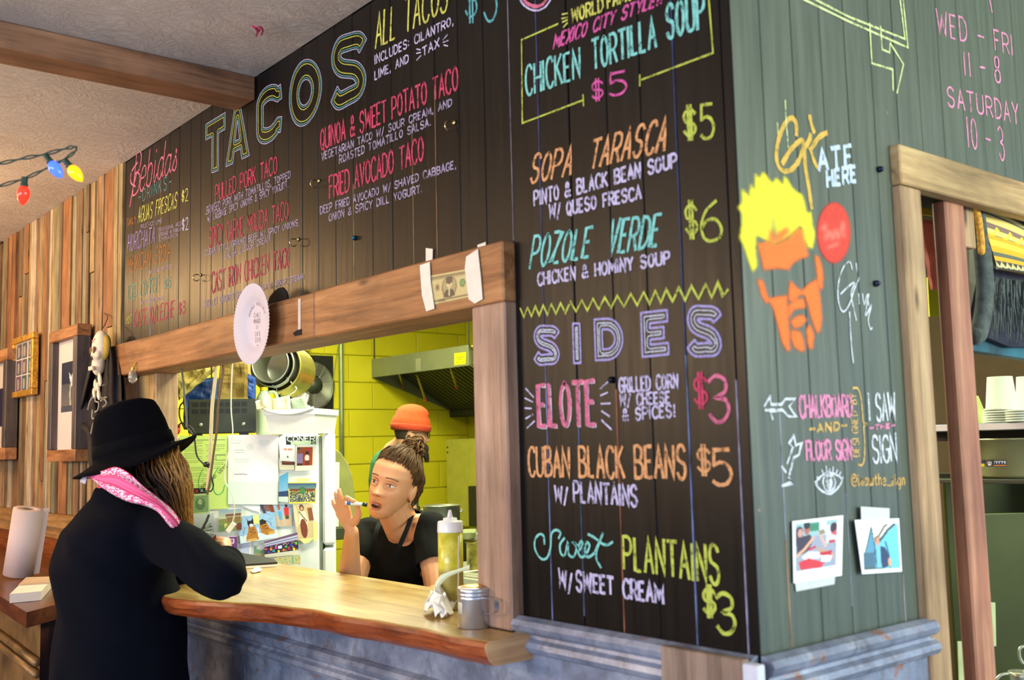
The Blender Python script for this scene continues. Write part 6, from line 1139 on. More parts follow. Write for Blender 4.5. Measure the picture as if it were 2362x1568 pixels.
for l, lb in ([[(969, 612), (992, 604), (994, 650), (1003, 712), (984, 718), (974, 680)], 'left strip of masking tape wrapped over the banknote'], [[(1076, 592), (1103, 574), (1110, 640), (1114, 690), (1096, 700), (1082, 690), (1073, 620)], 'right strip of masking tape wrapped over the banknote']):
    MB().quadbox(hq(l, .003), (0, -1, 0), .0012).build('tape_strip', M_tape, label=lb, cat='tape', group='masking tape strips round the banknote')
for l, lb in ([[(983, 572), (999, 574), (998, 606), (983, 607)], 'short tape tab on dark board above left strip'], [[(1102, 565), (1121, 558), (1121, 569), (1103, 577)], 'short tape tab on dark board above right strip']):
    MB().quadbox([at(1, -.002, *p) for p in l], (0, -1, 0), .0012).build('tape_tab', M_tape, label=lb, cat='tape', group='masking tape tabs above the header')
MB().quadbox([at(1, -PF - .0005, *p) for p in ((688, 690), (694, 688), (694, 760), (688, 762))], (0, -1, 0), .0008).build('paint_drip', plain('pale_paint', (196, 184, 176), .6), win)
# dark patch on the boards, painting the shade of a hole over the header
hl = [(616, 702), (622, 684), (632, 672), (642, 664), (652, 662), (660, 672), (664, 688), (664, 692)]
MB().quadbox([at(1, -.0016, *p) for p in hl], (0, 1, 0), .0008).build('hole_dark_patch', M_dark, wall_front)
MB().quadbox([at(1, -PF - .0008, *p) for p in ((676, 768), (684, 762), (696, 758), (696, 772), (680, 775))], (0, -1, 0), .0006).build('notch_dark_patch', M_dark, win)  # thin dark patch laid on the header, painting the shade of a notch
# cup hooks
for k, (px, py, lb) in enumerate(((463, 634, 'lower left brass cup hook near the last taco'), (688, 552, 'brass cup hook above the paper plate'), (736, 417, 'brass cup hook left of the avocado taco line'), (1048, 283, 'brass cup hook right of the potato taco line'))):
    p = at(1, -.001, px, py); hk = MB(); c_ = .011
    pts = [p + V((0, 0, 0)), p + V((0, -.016, 0))] + [p + V((-(1 - math.cos(t)) * c_ * .0, -.016 - math.sin(t) * c_, -(1 - math.cos(t)) * c_)) for t in np.linspace(.3, 4.2, 12)]
    hk.tube(pts, .0017, 6).lathe([(0, 0), (.006, 0), (.004, .003), (0, .003)], p, frame(V((1, 0, 0)), V((0, 0, 1)), V((0, -1, 0))), 12); hk.build('cup_hook', plain('brass', (226, 206, 150), .2, 1, var=0), smooth=True, label=lb, cat='hook', group='cup hooks in the boards')
for ax, px, py, lb, col in ((1, 819, 549, 'small teal wall peg in the board joint', (30, 90, 110)), (0, 2019, 654, 'dark bolt head in green board near the signature', (30, 34, 60)), (0, 2027, 391, 'dark bolt hole cap left of the door header', (20, 22, 50)), (1, 1412, 876, 'dark round peg beside the grilled corn line', (14, 16, 28))):
    p = at(ax, -.001 if ax else .001, px, py); Mx = frame(V((1, 0, 0)), V((0, 0, 1)), V((0, -1, 0))) if ax else frame(V((0, 1, 0)), V((0, 0, 1)), V((1, 0, 0)))
    MB().lathe([(0, .010), (.004, .009), (.0062, .005), (.0065, 0), (0, 0)], p, Mx, 14).build('wall_bolt', plain('bolt_%d' % px, col, .3, .5, var=0), smooth=True, label=lb, cat='bolt')
# instant photos with tape on the corner board
def inst(q, inner, tapeq, img, lb, off=.004, curl=.003):
    root = empty('instant_photo', at(0, off, *q[3]), lb, 'photo', 'instant photos taped to green board')
    MB().quadbox([at(0, off, *p) for p in q], (1, 0, 0), .0008).build('photo_card', plain('photo_card', (240, 240, 244), .4, var=.02), root)
    picture('image', [at(0, off + .0014, *p) for p in inner], img, M_print, root)
    MB().quadbox([at(0, off - .0018, *p) for p in tapeq], (1, 0, 0), .0008).build('tape', plain('translucent_tape', (200, 206, 204), .4, var=.08, scale=30), root)
i1 = paint(60, 76, (150, 160, 180), [('r', 0, 0, 1, .3, (150, 186, 190)), ('r', .34, .02, .55, .2, (60, 130, 100)), ('r', .56, 0, .74, .3, (216, 226, 240)), ('e', .08, .2, .09, .14, (70, 50, 60)), ('e', .1, .22, .06, .1, (200, 150, 140)), ('e', .26, .14, .07, .12, (170, 100, 90)), ('e', .26, .06, .08, .08, (40, 36, 50)), ('p', [(0, .3), (.18, .28), (.34, .26), (.4, .4), (.3, .6), (.02, .7)], (60, 56, 70)), ('l', [(.02, .68), (.2, .56), (.36, .4), (.42, .34)], .03, (226, 170, 140)), ('l', [(.58, .28), (.64, .4), (.72, .55)], .03, (220, 170, 150)), ('p', [(.54, .2), (.68, .18), (.72, .28), (.58, .3)], (150, 130, 110)), ('r', .74, .1, 1, .5, (206, 212, 226)), ('e', .92, .18, .09, .12, (60, 40, 50)), ('p', [(.84, .3), (1, .22), (1, .36)], (200, 90, 90)),
    ('p', [(.12, .72), (.3, .62), (.6, .66), (.56, .8), (.2, .78)], (220, 226, 240)), ('p', [(.05, .82), (.3, .76), (.7, .9), (.62, 1), (.1, .98)], (206, 56, 66)), ('p', [(.5, .54), (.7, .62), (.95, .74), (.92, .86), (.62, .8)], (190, 150, 130)), ('p', [(.6, .72), (.9, .78), (.84, .9), (.62, .88)], (226, 232, 244)), ('p', [(.56, .68), (.9, .66), (.86, .76), (.6, .74)], (190, 40, 56)), ('l', [(.3, .58), (.46, .54)], .025, (190, 50, 70)), ('r', .8, .44, .96, .5, (190, 60, 70))], .06)
inst([(1827, 1202), (1944, 1188), (1941, 1327), (1830, 1345)], [(1836, 1208), (1931, 1197), (1928, 1303), (1837, 1318)], [(1833, 1338), (1926, 1324), (1924, 1347), (1836, 1364)], i1, 'instant photo of friends at a table, taped at bottom')
i2 = paint(60, 76, (120, 190, 220), [('p', [(0, 0), (1, 0), (.5, .3), (.3, .4), (0, .9)], (236, 236, 220)), ('p', [(.22, .02), (.34, .5), (.36, 1), (0, 1), (0, .7)], (90, 150, 180)), ('l', [(.24, .04), (.1, .45), (0, .7)], .012, (40, 60, 80)), ('l', [(.24, .04), (.3, .4), (.34, .9)], .012, (40, 60, 80)), ('l', [(.38, .32), (.6, .06), (.7, .0)], .02, (60, 30, 40)), ('l', [(.42, .4), (.7, .14), (.9, .02)], .03, (50, 80, 90)), ('p', [(.44, .42), (.95, .02), (1, .02), (1, 1), (.6, 1)], (110, 196, 230)), ('l', [(.62, .4), (.7, .7), (.72, 1)], .02, (50, 90, 110)), ('r', .0, .62, .3, 1, (70, 110, 130)), ('e', .39, .33, .075, .08, (40, 32, 34)), ('e', .4, .37, .055, .1, (216, 150, 120)), ('p', [(.46, .48), (.6, .52), (.7, .7), (.68, .95), (.5, 1), (.46, .8)], (46, 66, 100)), ('p', [(.66, .78), (.74, .76), (.75, .95), (.68, .97)], (214, 160, 120)), ('l', [(0, .97), (.5, .985)], .012, (90, 90, 60))], .05)
inst([(1971, 1199), (2073, 1195), (2080, 1318), (1988, 1324)], [(1990, 1213), (2070, 1206), (2076, 1309), (1994, 1314)], [(1985, 1168), (2051, 1172), (2051, 1200), (1986, 1198)], i2, 'instant photo of a person before a blue bridge', off=.009)
# ------------------------------------------------------------------ string lights and ribbon on the ceiling
M_gcord = plain('dark_green_cord', (22, 52, 40), .5, var=0)
m = MB()
for dd in (-.0016, .0016): m.tube([p + V((0, 0, dd * math.sin(i))) + CU * dd for i, p in enumerate(smoothpts([dep(2.15, *p) for p in ((-60, 385), (0, 377), (50, 366), (102, 356), (150, 343), (172, 339), (175, 347), (150, 366), (108, 388), (58, 411), (0, 429), (-60, 450))], 6))], .0016, 6)
m.build('string_light_wire', M_gcord, smooth=True, label='dark green string light cord looping near the ceiling', cat='cord')
def bulb(px, py, tx, ty, col, lb):
    a = dep(2.15, px, py); b = dep(2.15, tx, ty); d = (b - a).normalized(); L_ = (b - a).length; x_ = d.orthogonal().normalized(); M_ = frame(x_, d.cross(x_), d)
    root = empty('light_bulb', a, lb, 'bulb', 'coloured bulbs on the string light cord')
    MB().lathe([(0, 0), (.006, 0), (.0066, .002), (.0066, .014), (.0078, .016), (.0078, .02), (0, .02)], a, M_, 16).build('socket', M_gcord, root, True)
    mm_, nt, bs = nmat('lit_glass_%d' % col[0]); bs.inputs['Base Color'].default_value = srgb(col); bs.inputs['Emission Color'].default_value = srgb(col); bs.inputs['Emission Strength'].default_value = 0.9; bs.inputs['Roughness'].default_value = .08
    MB().lathe([(.0065, .019), (.0110, .026), (.0128, .033), (.0122, .040), (.009, .05), (.004, .057), (0, .060)], a, M_, 24).build('glass', mm_, root, True)
bulb(104, 357, 131, 394, (58, 92, 236), 'blue lit bulb between red and amber bulbs'); bulb(148, 368, 178, 404, (246, 156, 10), 'amber lit bulb at right of the string'); bulb(57, 408, 53, 460, (240, 40, 24), 'red lit bulb hanging lowest on the string')
rb = MB(); 
for k, P in enumerate(([(583, 60), (590, 66), (594, 74), (591, 83)], [(591, 66), (600, 62), (606, 70), (603, 80)], [(588, 62), (597, 72), (599, 68)])): rb.tube(smoothpts([at(2, ZC - .012 - .01 * k, *p) for p in P], 4), .003, 5)
rb.build('foil_ribbon', plain('pink_foil', (206, 60, 120), .25, .6, var=.1), label='scrap of pink foil ribbon stuck to the ceiling', cat='ribbon')
MB().box((-6.0, -5.9, ZC - .012), (-4.93, -0.02, ZC - .001)).build('ceiling_trim', plain('ceiling_plank', (150, 120, 84), .6), label='flat tan strip along the ceiling at far left', cat='trim')
# ------------------------------------------------------------------ pictures and hangings on the strip wall
def pframe(x0, x1, z0, z1, wd, dp, mat, mside, label, inner, yb=-.016, name='picture_frame', fr2=None):
    root = empty(name, ((x0 + x1) / 2, yb, z0), label, 'picture frame')
    for a, b in (((x0, z1 - wd), (x1, z1)), ((x0, z0), (x1, z0 + wd))): MB().box((a[0], yb - dp, a[1]), (b[0], yb, b[1]), ch=.003).build('rail', mat, root)
    for a, b in (((x0, z0 + wd), (x0 + wd, z1 - wd)), ((x1 - wd, z0 + wd), (x1, z1 - wd))): MB().box((a[0], yb - dp, a[1] + .0005), (b[0], yb, b[1] - .0005), ch=.003).build('stile', mside, root)
    yi = yb - dp * .5
    picture('image', [V((x0 + wd, yi, z1 - wd)), V((x1 - wd, yi, z1 - wd)), V((x1 - wd, yi, z0 + wd)), V((x0 + wd, yi, z0 + wd))], inner, M_print, root)
    MB().box((x0 + wd, yi + .001, z0 + wd), (x1 - wd, yi + .006, z1 - wd)).build('backing', M_dark, root); return root
M_dkw = wood('dark_frame_wood', (50, 42, 44), (92, 80, 76), (120, 104, 94), 'z', .5, .6)
a, b = at(1, -.075, 114, 762), at(1, -.075, 178, 745); c, d = at(1, -.075, 110, 1056), at(1, -.075, 178, 1064)
pframe(a.x, b.x, d.z, b.z, .05, .06, M_frame, M_dkw, 'tall deep wooden frame with matted dark night photograph', paint(40, 70, (206, 196, 190), [('r', .14, .2, .86, .66, (52, 60, 76)), ('g', .3, .66, (52, 60, 76), (110, 106, 100)), ('r', 0, 0, .14, 1, (206, 196, 190)), ('r', .86, 0, 1, 1, (206, 196, 190)), ('r', .14, .2, .86, .4, (36, 42, 60)), ('p', [(.5, .3), (.62, .34), (.8, .24), (.84, .4), (.6, .44)], (196, 206, 216)), ('l', [(.6, .4), (.56, .5), (.6, .62)], .03, (170, 166, 150)), ('l', [(.74, .4), (.76, .58)], .02, (160, 156, 140)), ('r', .14, .6, .86, .66, (70, 74, 86)), ('r', .0, .66, 1, 1, (206, 196, 190))]))
a, b = at(1, -.045, 28, 775), at(1, -.045, 76, 765); c, d = at(1, -.045, 30, 917), at(1, -.045, 76, 909)
gold = plain('gilt_moulding', (222, 166, 66), .35, .6, var=.35, scale=60, bmp=.9, bscale=120)
ops = []
for i in range(3):
    for j in range(3): ops += [('r', .04 + i * .33, .03 + j * .33, .32 + i * .33, .33 + j * .33, (70 + 20 * ((i + j) % 3), 78 + 12 * i, 90)), ('r', .1 + i * .33, .08 + j * .33, .2 + i * .33, .3 + j * .33, (150, 150, 140)), ('e', .24 + i * .33, .2 + j * .33, .05, .06, (120, 90, 70))]
pframe(a.x, b.x, d.z, b.z, .03, .03, gold, gold, 'small ornate gold frame holding nine little photos', paint(36, 48, (206, 200, 196), ops))
a, b = at(1, -.075, -40, 815), at(1, -.075, 16, 802); c, d = at(1, -.075, 0, 1056), at(1, -.075, 21, 1060)
pframe(a.x, b.x, d.z, b.z, .06, .06, M_frame, M_dkw, 'wooden frame cut off by left edge of view', paint(20, 40, (196, 186, 176), [('r', .2, .3, .8, .75, (40, 36, 60))]))
# skull ornament on a wire
so = at(1, -.07, 232, 800); sk = empty('skull_ornament', so, 'painted white skull ornament hung on wire from a nail', 'ornament')
Msk = frame(V((.95, 0, 0)), V((0, 1, 0)), V((.12, 0, 1)).normalized())
bone = plain('painted_bone', (222, 206, 180), .5, var=.12, scale=60)
m = MB(); m.ell(so, (.048, .032, .066), Msk).ell(so + V((-.008, -.004, -.068)), (.030, .026, .046), Msk).ell(so + V((0, -.016, -.03)), (.040, .018, .028), Msk)
remesh(m, 'skull', .004, bone, sk, 3)
for dx in (-.019, .019): MB().ell(so + V((dx, -.0325, -.014)), (.012, .003, .014), Msk, 14, 8).build('eye_socket', plain('brown_socket', (110, 76, 40), .7), sk, True)
MB().ell(so + V((0, -.033, -.045)), (.005, .003, .010), None, 10, 8).build('nose_hole', M_black, sk, True)
for k in range(5): MB().box((-.004, -.004, -.008), (.004, .004, .008), Matrix.Translation(so + V((-.026 + k * .0105, -.033, -.085))), .001).build('tooth', bone, sk)
MB().tube([so + V((-.02, -.027, .025)), so + V((0, -.0305, .018)), so + V((.018, -.027, .030))], .0022, 5).build('red_marking', plain('skull_red', (206, 80, 60), .5), sk)
MB().lathe([(.045, -.012), (.056, 0), (.045, .012)], so + V((.014, .010, .0)), frame(V((1, 0, 0)), V((0, 0, 1)), V((0, -1, 0))) , 28).build('mustard_halo', plain('mustard_felt', (170, 140, 50), .8), sk, True)
MB().tube(smoothpts([at(1, -.02, 240, 722), at(1, -.03, 248, 730), at(1, -.04, 245, 742), so + V((.02, .0, .07))], 4), .0018, 5).build('wire', M_black, sk)
for dx, dz, s_ in ((-.02, -.15, .016), (.01, -.16, .014), (.03, -.13, .018), (-.035, -.18, .014), (0.02, -.19, .014)): MB().ell(so + V((dx, -.01, dz)), (s_ * .7, .008, s_ * 1.6), frame(V((1, 0, .3)).normalized(), V((0, 1, 0)), V((-.3, 0, 1)).normalized()), 10, 8).build('bone_charm', bone, sk, True)
# black t-shirt hung on the wall
tpl = [(262, 800), (280, 820), (285, 1090), (205, 1090), (200, 1030), (166, 980), (172, 940), (196, 870), (212, 830), (232, 815)]
crS = empty('black_t_shirt', at(1, -.05, 235, 810), 'black t-shirt with grey print hanging beside the framed photo', 'shirt')
P = []; rs = np.random.RandomState(2)
lf = [(215, 808), (196, 868), (176, 940), (166, 985), (198, 1004), (203, 1050), (206, 1092)]; rt = [(262, 798), (270, 815), (277, 850), (280, 900), (281, 960), (283, 1020), (286, 1092)]
lf = smoothpts([V((x, y, 0)) for x, y in lf], 3); rt = smoothpts([V((x, y, 0)) for x, y in rt], 3)
for a, b in zip(lf, rt):
    row = []
    for i in range(25):
        s = i / 24; off = .035 + .014 * math.sin(s * 19 + a.y * .006) + .01 * math.sin(s * 9.0); row.append(at(1, -off, a.x * (1 - s) + b.x * s, a.y * (1 - s) + b.y * s))
    P.append(row)
m = MB().grid(P); m.grid([[V((p.x, -.02, p.z)) for p in r] for r in P]); m.build('cloth', plain('black_jersey', (34, 26, 24), .9, var=.2), crS, True)
wp = plain('grey_shirt_print', (150, 144, 132), .8, var=.1)
for P_ in ([(222, 906), (220, 925), (228, 928), (226, 945), (219, 950)], [(214, 945), (213, 965), (222, 962)], [(216, 975), (212, 990), (210, 1000)], [(236, 890), (242, 886)], [(218, 912), (208, 925), (203, 945)], [(232, 925), (240, 920), (246, 930), (238, 938)], [(230, 918), (246, 916)]):
    MB().tube(smoothpts([at(1, -.062, *p) for p in P_], 3), .0035, 5).build('shirt_print', wp, crS)
# little glass lantern bulb under the header end
gb_ = at(1, -.045, 306, 866); gl = empty('glass_ornament', gb_, 'tiny clear glass ornament hanging under header left end', 'ornament')
MB().lathe([(0, -.03), (.012, -.024), (.017, -.008), (.013, .012), (.006, .022), (0, .022)], gb_, None, 20).build('glass_drop', plain('clear_glass', (230, 226, 214), .06, var=0, trans=.8), gl, True); MB().tube([gb_ + V((0, 0, .02)), gb_ + V((0, 0.012, .05))], .003, 6).lathe([(0, .02), (.007, .02), (.007, .03), (0, .03)], gb_, None, 12).build('cap', M_copper, gl)
# ------------------------------------------------------------------ wall bar at the left with towel roll and napkins
SZ = 1.0
bar = empty('wall_bar', (-3.5, -.3, SZ - .045), 'dark glossy wooden bar ledge along the left wall', 'bar')
poly = [(-2.209, -.543), (-2.32, -.42), (-2.78, -.016), (-5.9, -.04), (-5.9, -.30), (-2.655, -.511)]
M_bar = wood('dark_bar_wood', (64, 30, 14), (116, 60, 28), (148, 84, 44), 'x', .25, .5, blotch=.3)
MB().quadbox([V((x, y, SZ - .045)) for x, y in poly], (0, 0, 1), .045).build('bar_top', M_bar, bar)
base = [(-2.30, -.475), (-2.78, -.03), (-5.85, -.05), (-5.85, -.24), (-2.66, -.45)]
MB().quadbox([V((x, y, 0)) for x, y in base], (0, 0, 1), SZ - .047).build('tin_front', plain('browned_tin', (132, 100, 60), .45, .3, var=.45, scale=7), bar)
MB().quadbox([V((-2.292, -.478, 0)), V((-2.77, -.032, 0)), V((-2.77, -.032, SZ - .05)), V((-2.292, -.478, SZ - .05))], (.6, -.8, 0), .006).build('end_board', wood('dark_end_board', (44, 20, 12), (82, 40, 24), (100, 54, 34), 'z', .5), bar)
for z_ in (.80, .835): MB().tube([V((-2.305, -.487, z_)), V((-2.66, -.462, z_)), V((-5.85, -.255, z_))], .013, 8).build('tin_moulding', plain('browned_tin', (132, 100, 60), .45), bar, True)
tb = at(2, SZ + .001, 42, 1332); dT = (tb - V(CAM)).dot(CF); tt = dep(dT, 66, 1180); rT = 33 / FP * dT; axT = (tt - tb).normalized(); xT = axT.orthogonal().normalized()
MT_ = frame(xT, axT.cross(xT), axT); LT = (tt - tb).length; tb2 = tb + V((0, 0, rT * math.hypot(axT.x, axT.y)))
roll = empty('paper_towel_roll', tb, 'tall white paper towel roll leaning on the wall bar', 'paper towel')
MB().lathe([(.02, .001), (rT, .001), (rT, LT), (.02, LT), (.02, .001)], tb2, MT_, 48, True).build('towel', plain('embossed_towel', (196, 174, 170), .85, var=.03, bmp=.5, bscale=260), roll, True)
MB().lathe([(.018, .002), (.0205, .002), (.0205, LT - .001), (.018, LT - .001), (.018, .002)], tb2, MT_, 24, True).build('core', plain('grey_cardboard', (150, 126, 100), .8), roll, True)
sd = (CR * 1.0 + CF * .15).normalized(); o_ = tb2 + sd * rT * .96; MB().quadbox([o_, o_ + sd * .018 + CF * .01, o_ + sd * .018 + axT * LT + CF * .01, o_ + axT * LT], CF, .0016).build('loose_sheet', plain('embossed_towel', (196, 174, 170), .85), roll)
nq = [at(2, SZ + .001, *p) for p in ((22, 1391), (96, 1384), (125, 1350), (60, 1352))]
nb = empty('napkin_stack', nq[0], 'white stack of napkins in a tray on the wall bar', 'napkins')
MB().quadbox([p.lerp(nq[0], .02) for p in nq], (0, 0, 1), .028).build('napkins', plain('napkin_white', (226, 210, 196), .8, var=.04), nb)
MB().quadbox([p + V((0, 0, .0285)) for p in [nq[3].lerp(nq[0], .5), nq[2].lerp(nq[1], .5), nq[2], nq[3]]], (0, 0, 1), .003).build('top_flap', plain('kraft_flap', (190, 160, 130), .7), nb)
# ------------------------------------------------------------------ people
M_skin = plain('skin_fair', (214, 154, 108), .5, var=.05, scale=14, sss=.15, bmp=.08, bscale=300)
M_skin2 = plain('skin_darker', (206, 150, 116), .5, var=.05, scale=14)  # the man's own skin tone, also the painted shade of creases
M_lip = plain('lip_skin', (204, 122, 102), .42, var=.05); M_mouth = plain('mouth_inside', (70, 20, 18), .6, var=0); M_eyew = plain('eye_white', (214, 206, 198), .25, var=0)
M_iris = plain('iris_brown', (44, 32, 24), .2, var=0); M_brow = plain('brow_hair', (132, 94, 62), .8, var=.2); M_teeth = plain('teeth', (222, 210, 190), .3, var=0)
def gs(x, s): return math.exp(-0.5 * (x / s) ** 2)
HZ = [-.120, -.117, -.108, -.095, -.075, -.05, -.025, 0, .03, .06, .085, .102, .112, .117]
HA = [.0, .016, .028, .038, .049, .0585, .066, .070, .0735, .072, .060, .042, .022, 0]
HF = [.058, .070, .082, .086, .087, .087, .086, .086, .090, .086, .070, .048, .026, .0]
HB = [-.046, -.030, -.015, .005, .030, .060, .076, .084, .092, .090, .074, .052, .028, .0]
def head_feat(x, z, open_=0.0):
    y = 0.0
    nz_ = max(0, min(1, (0.012 - z) / 0.045)); nose = 0.028 * nz_ ** 1.1 if z > -.034 else 0.028 * max(0, 1 - ((-.034 - z) / .009) ** 2)
    y += nose * gs(x, .0058 + .0050 * nz_); y += .0095 * (gs(x - .0125, .0055) + gs(x + .0125, .0055)) * gs(z + .034, .0065)
    y -= .0105 * (gs(x - .032, .015) + gs(x + .032, .015)) * gs(z - .001, .0105)
    y += .0045 * (gs(x - .030, .02) + gs(x + .030, .02)) * gs(z - .021, .007)
    y += .0065 * (gs(x - .043, .016) + gs(x + .043, .016)) * gs(z + .028, .015)
    mo = -.066 - open_ * .006
    y += .0055 * gs(x, .018) * gs(z - (mo + .008 + open_ * .004), .0042); y += .0065 * gs(x, .017) * gs(z - (mo - .009 - open_ * .010), .0048)
    y -= (.004 + open_ * .010) * gs(x, .015) * gs(z - mo + open_ * .003, .0028 + open_ * .0042)
    y -= .0035 * gs(x, .012) * gs(z - (mo - .019 - open_ * .01), .005); y += .006 * gs(x, .014) * gs(z + .103, .010)
    y -= .0018 * gs(x, .004) * gs(z + .049, .008)
    y -= .003 * (gs(x - .030 - .1 * (-.05 - z), .004) + gs(x + .030 + .1 * (-.05 - z), .004)) * gs(z + .055, .014)
    return y
def hsurf(x, z, open_=0.0):
    a = float(np.interp(z, HZ, HA)) + 1e-6; f = float(np.interp(z, HZ, HF)); b = float(np.interp(z, HZ, HB)); yc = (f - b) / 2; hd = (f + b) / 2
    r = max(0, 1 - abs(x / a) ** 2.3); return yc + hd * r ** (1 / 2.3) + head_feat(x, z, open_) * min(1, r * 1.6)
def head_shell(m, M_, sc=1.0, open_=0.0, zmin=-1, grow=0.0):
    nz, nt = 72, 72; rings = []
    for i in range(nz + 1):
        ph = math.pi * i / nz; z = -.0015 - .1185 * math.cos(ph)
        z = max(-.1199, min(.1169, z)); a = float(np.interp(z, HZ, HA)) + grow; f = float(np.interp(z, HZ, HF)) + grow; b = float(np.interp(z, HZ, HB)) + grow; yc = (f - b) / 2; hd = (f + b) / 2; row = []
        for j in range(nt):
            t = 2 * math.pi * j / nt; c, s = math.cos(t), math.sin(t); cx = math.copysign(abs(s) ** (2 / 2.3), s); cy = math.copysign(abs(c) ** (2 / 2.3), c)
            x = a * cx; y = yc + hd * cy
            if c > 0 and grow == 0: y += head_feat(x, z, open_) * min(1, max(0, (1 - abs(x / (a + 1e-6)) ** 2.3)) * 1.6)
            row.append(M_ @ V((x * sc, y * sc, z * sc)))
        rings.append(row)
    m.loft(rings)
def ear(m, M_, sgn, sc=1.0):
    e = frame(V((.35 * sgn, -.25, .0)).normalized(), V((0.2 * sgn, .9, .1)).normalized(), V((0, -.15, 1)).normalized())
    m.ell(M_ @ V((sgn * .071 * sc, -.012 * sc, -.012 * sc)), (.009 * sc, .017 * sc, .030 * sc), (M_.to_3x3() @ e.to_3x3()).to_4x4(), 16, 12)
def patch(name, M_, cx, cz, fx, up, dn, mat, parent, eps=.0012, n=16, k=4, open_=0.0, sc=1.0, tilt=0.0, bulge=0.0):
    # lens shaped patch lying on the face: half width fx, upper and lower heights as functions of s in -1..1
    P = []
    for i in range(n + 1):
        s = -1 + 2 * i / n; row = []
        for j in range(k + 1):
            t = j / k; zz = cz + tilt * s * fx + dn(s) * (1 - t) + up(s) * t; x = cx + s * fx; row.append(M_ @ (V((x, hsurf(x, zz, open_) + eps + bulge * math.sin(math.pi * t) * max(0, 1 - s * s), zz)) * sc))
        P.append(row)
    return MB().grid(P).build(name, mat, parent, True, fixn=False)
def face(M_, par, sc=1.0, open_=0.0, look=0.0, brow=0.0, lipm=None):
    el = lambda h: (lambda s: h * math.sqrt(max(0, 1 - s * s)) ** 1.2)
    for sg in (-1, 1):
        cx = .031 * sg
        e = MB().ell(M_ @ (V((cx, hsurf(cx, .001, open_) - .0075, .0005)) * sc), (.0118 * sc,) * 3, None, 18, 12).build('eye', M_eyew, par, True)
        ix = cx + look * .0045; yy = hsurf(cx, .001, open_) - .0075
        d = V((ix - cx, .0105, 0)).normalized(); MB().lathe([(0, .0004), (.0040 * sc, .0003), (.0052 * sc, -.0002), (.0052 * sc, -.002), (0, -.002)], M_ @ (V((cx, yy, .0005)) * sc + d * .0117 * sc), M_.to_3x3().to_4x4() @ frame(d.cross(V((0, 0, 1))), V((0, 0, 1)), d), 18).build('iris', M_iris, e, True)
        patch('upper_eyelid', M_, cx, .0015, .0165, lambda s: .0125 * (1 - .3 * abs(s)), lambda s: .0032 * math.sqrt(max(0, 1 - s * s)) + .0006, M_skin, par, .0052, open_=open_, sc=sc, bulge=.0012)
        patch('lash_line', M_, cx, .0015, .0160, lambda s: .0045 * math.sqrt(max(0, 1 - s * s)) + .0006, lambda s: .0030 * math.sqrt(max(0, 1 - s * s)), M_iris, par, .0068, open_=open_, sc=sc)
        patch('lower_eyelid', M_, cx, -.001, .0160, lambda s: -.0036 * math.sqrt(max(0, 1 - s * s)), lambda s: -.0100 * (1 - .2 * abs(s)), M_skin, par, .0044, open_=open_, sc=sc, bulge=.001)
        patch('eyebrow', M_, cx + .003 * sg, .0215 + brow, .0195, lambda s: .0030 - .0030 * s * s, lambda s: -.0014 - .003 * s * s, M_brow, par, .0014, open_=open_, sc=sc, tilt=-.08 * sg)
    mo = -.066 - open_ * .006; o = open_
    if o > 0:
        mi = patch('mouth', M_, 0, mo - .003, .0175, lambda s: .0062 * (1 - s * s) ** .7, lambda s: -.0088 * (1 - s * s) ** .7, M_mouth, par, .0075, open_=o, sc=sc)
        patch('teeth', M_, 0, mo + .0015, .0125, lambda s: .0012 * (1 - s * s), lambda s: -.0022 * (1 - s * s), M_teeth, mi, .0084, open_=o, sc=sc)
        patch('lower_lip', M_, 0, mo - .0115, .0195, lambda s: .0022 * (1 - s * s) + (s * s) * .0080, lambda s: -.0030 * (1 - s * s) + .0078 * s * s, lipm or M_lip, par, .0034, open_=0.0, sc=sc, bulge=.004)
        patch('upper_lip', M_, 0, mo + .0045, .0200, lambda s: (.0036 - .0014 * gs(s, .12)) * (1 - s * s) - .0050 * s * s, lambda s: -.0004 * (1 - s * s) - .0062 * s * s, lipm or M_lip, par, .0034, open_=0.0, sc=sc, bulge=.003)
    else:
        patch('lips', M_, 0, mo, .021, lambda s: .0065 * (1 - s * s), lambda s: -.0085 * (1 - s * s), lipm or M_lip, par, .0012, open_=0, sc=sc)
def strand(m, pts, r, n=5): 
    p = smoothpts(pts, 4); k = len(p); m.tube(p, [max(.0003, r * (1 - .75 * (i / (k - 1)) ** 2) * min(1, .12 + i / 4)) for i in range(k)], n)
def hand_from(m, wrist, fingers, thumb, palm, rw=.0185, rf=.0082):
    kn = [V(f[0]) for f in fingers]; w = V(wrist)
    for i, k_ in enumerate(kn): m.cap(w.lerp(kn[0].lerp(kn[-1], i / max(1, len(kn) - 1)), .22), k_, .0135, .0105); 
    for a, b in zip(kn, kn[1:]): m.cap(w.lerp(a.lerp(b, .5), .45), a.lerp(b, .5), .0125, .0098)
    for f, s in zip(fingers, (1.0, 1.04, .98, .86)): m.chain([V(p) for p in f], [rf * 1.08 * s, rf * s, rf * .93 * s, rf * .80 * s][:len(f)], 10)
    m.chain([V(p) for p in thumb], [.0135, .0115, .0100, .0082][:len(thumb)], 10); m.cap(w, w.lerp(kn[1], .3), rw, .0165)
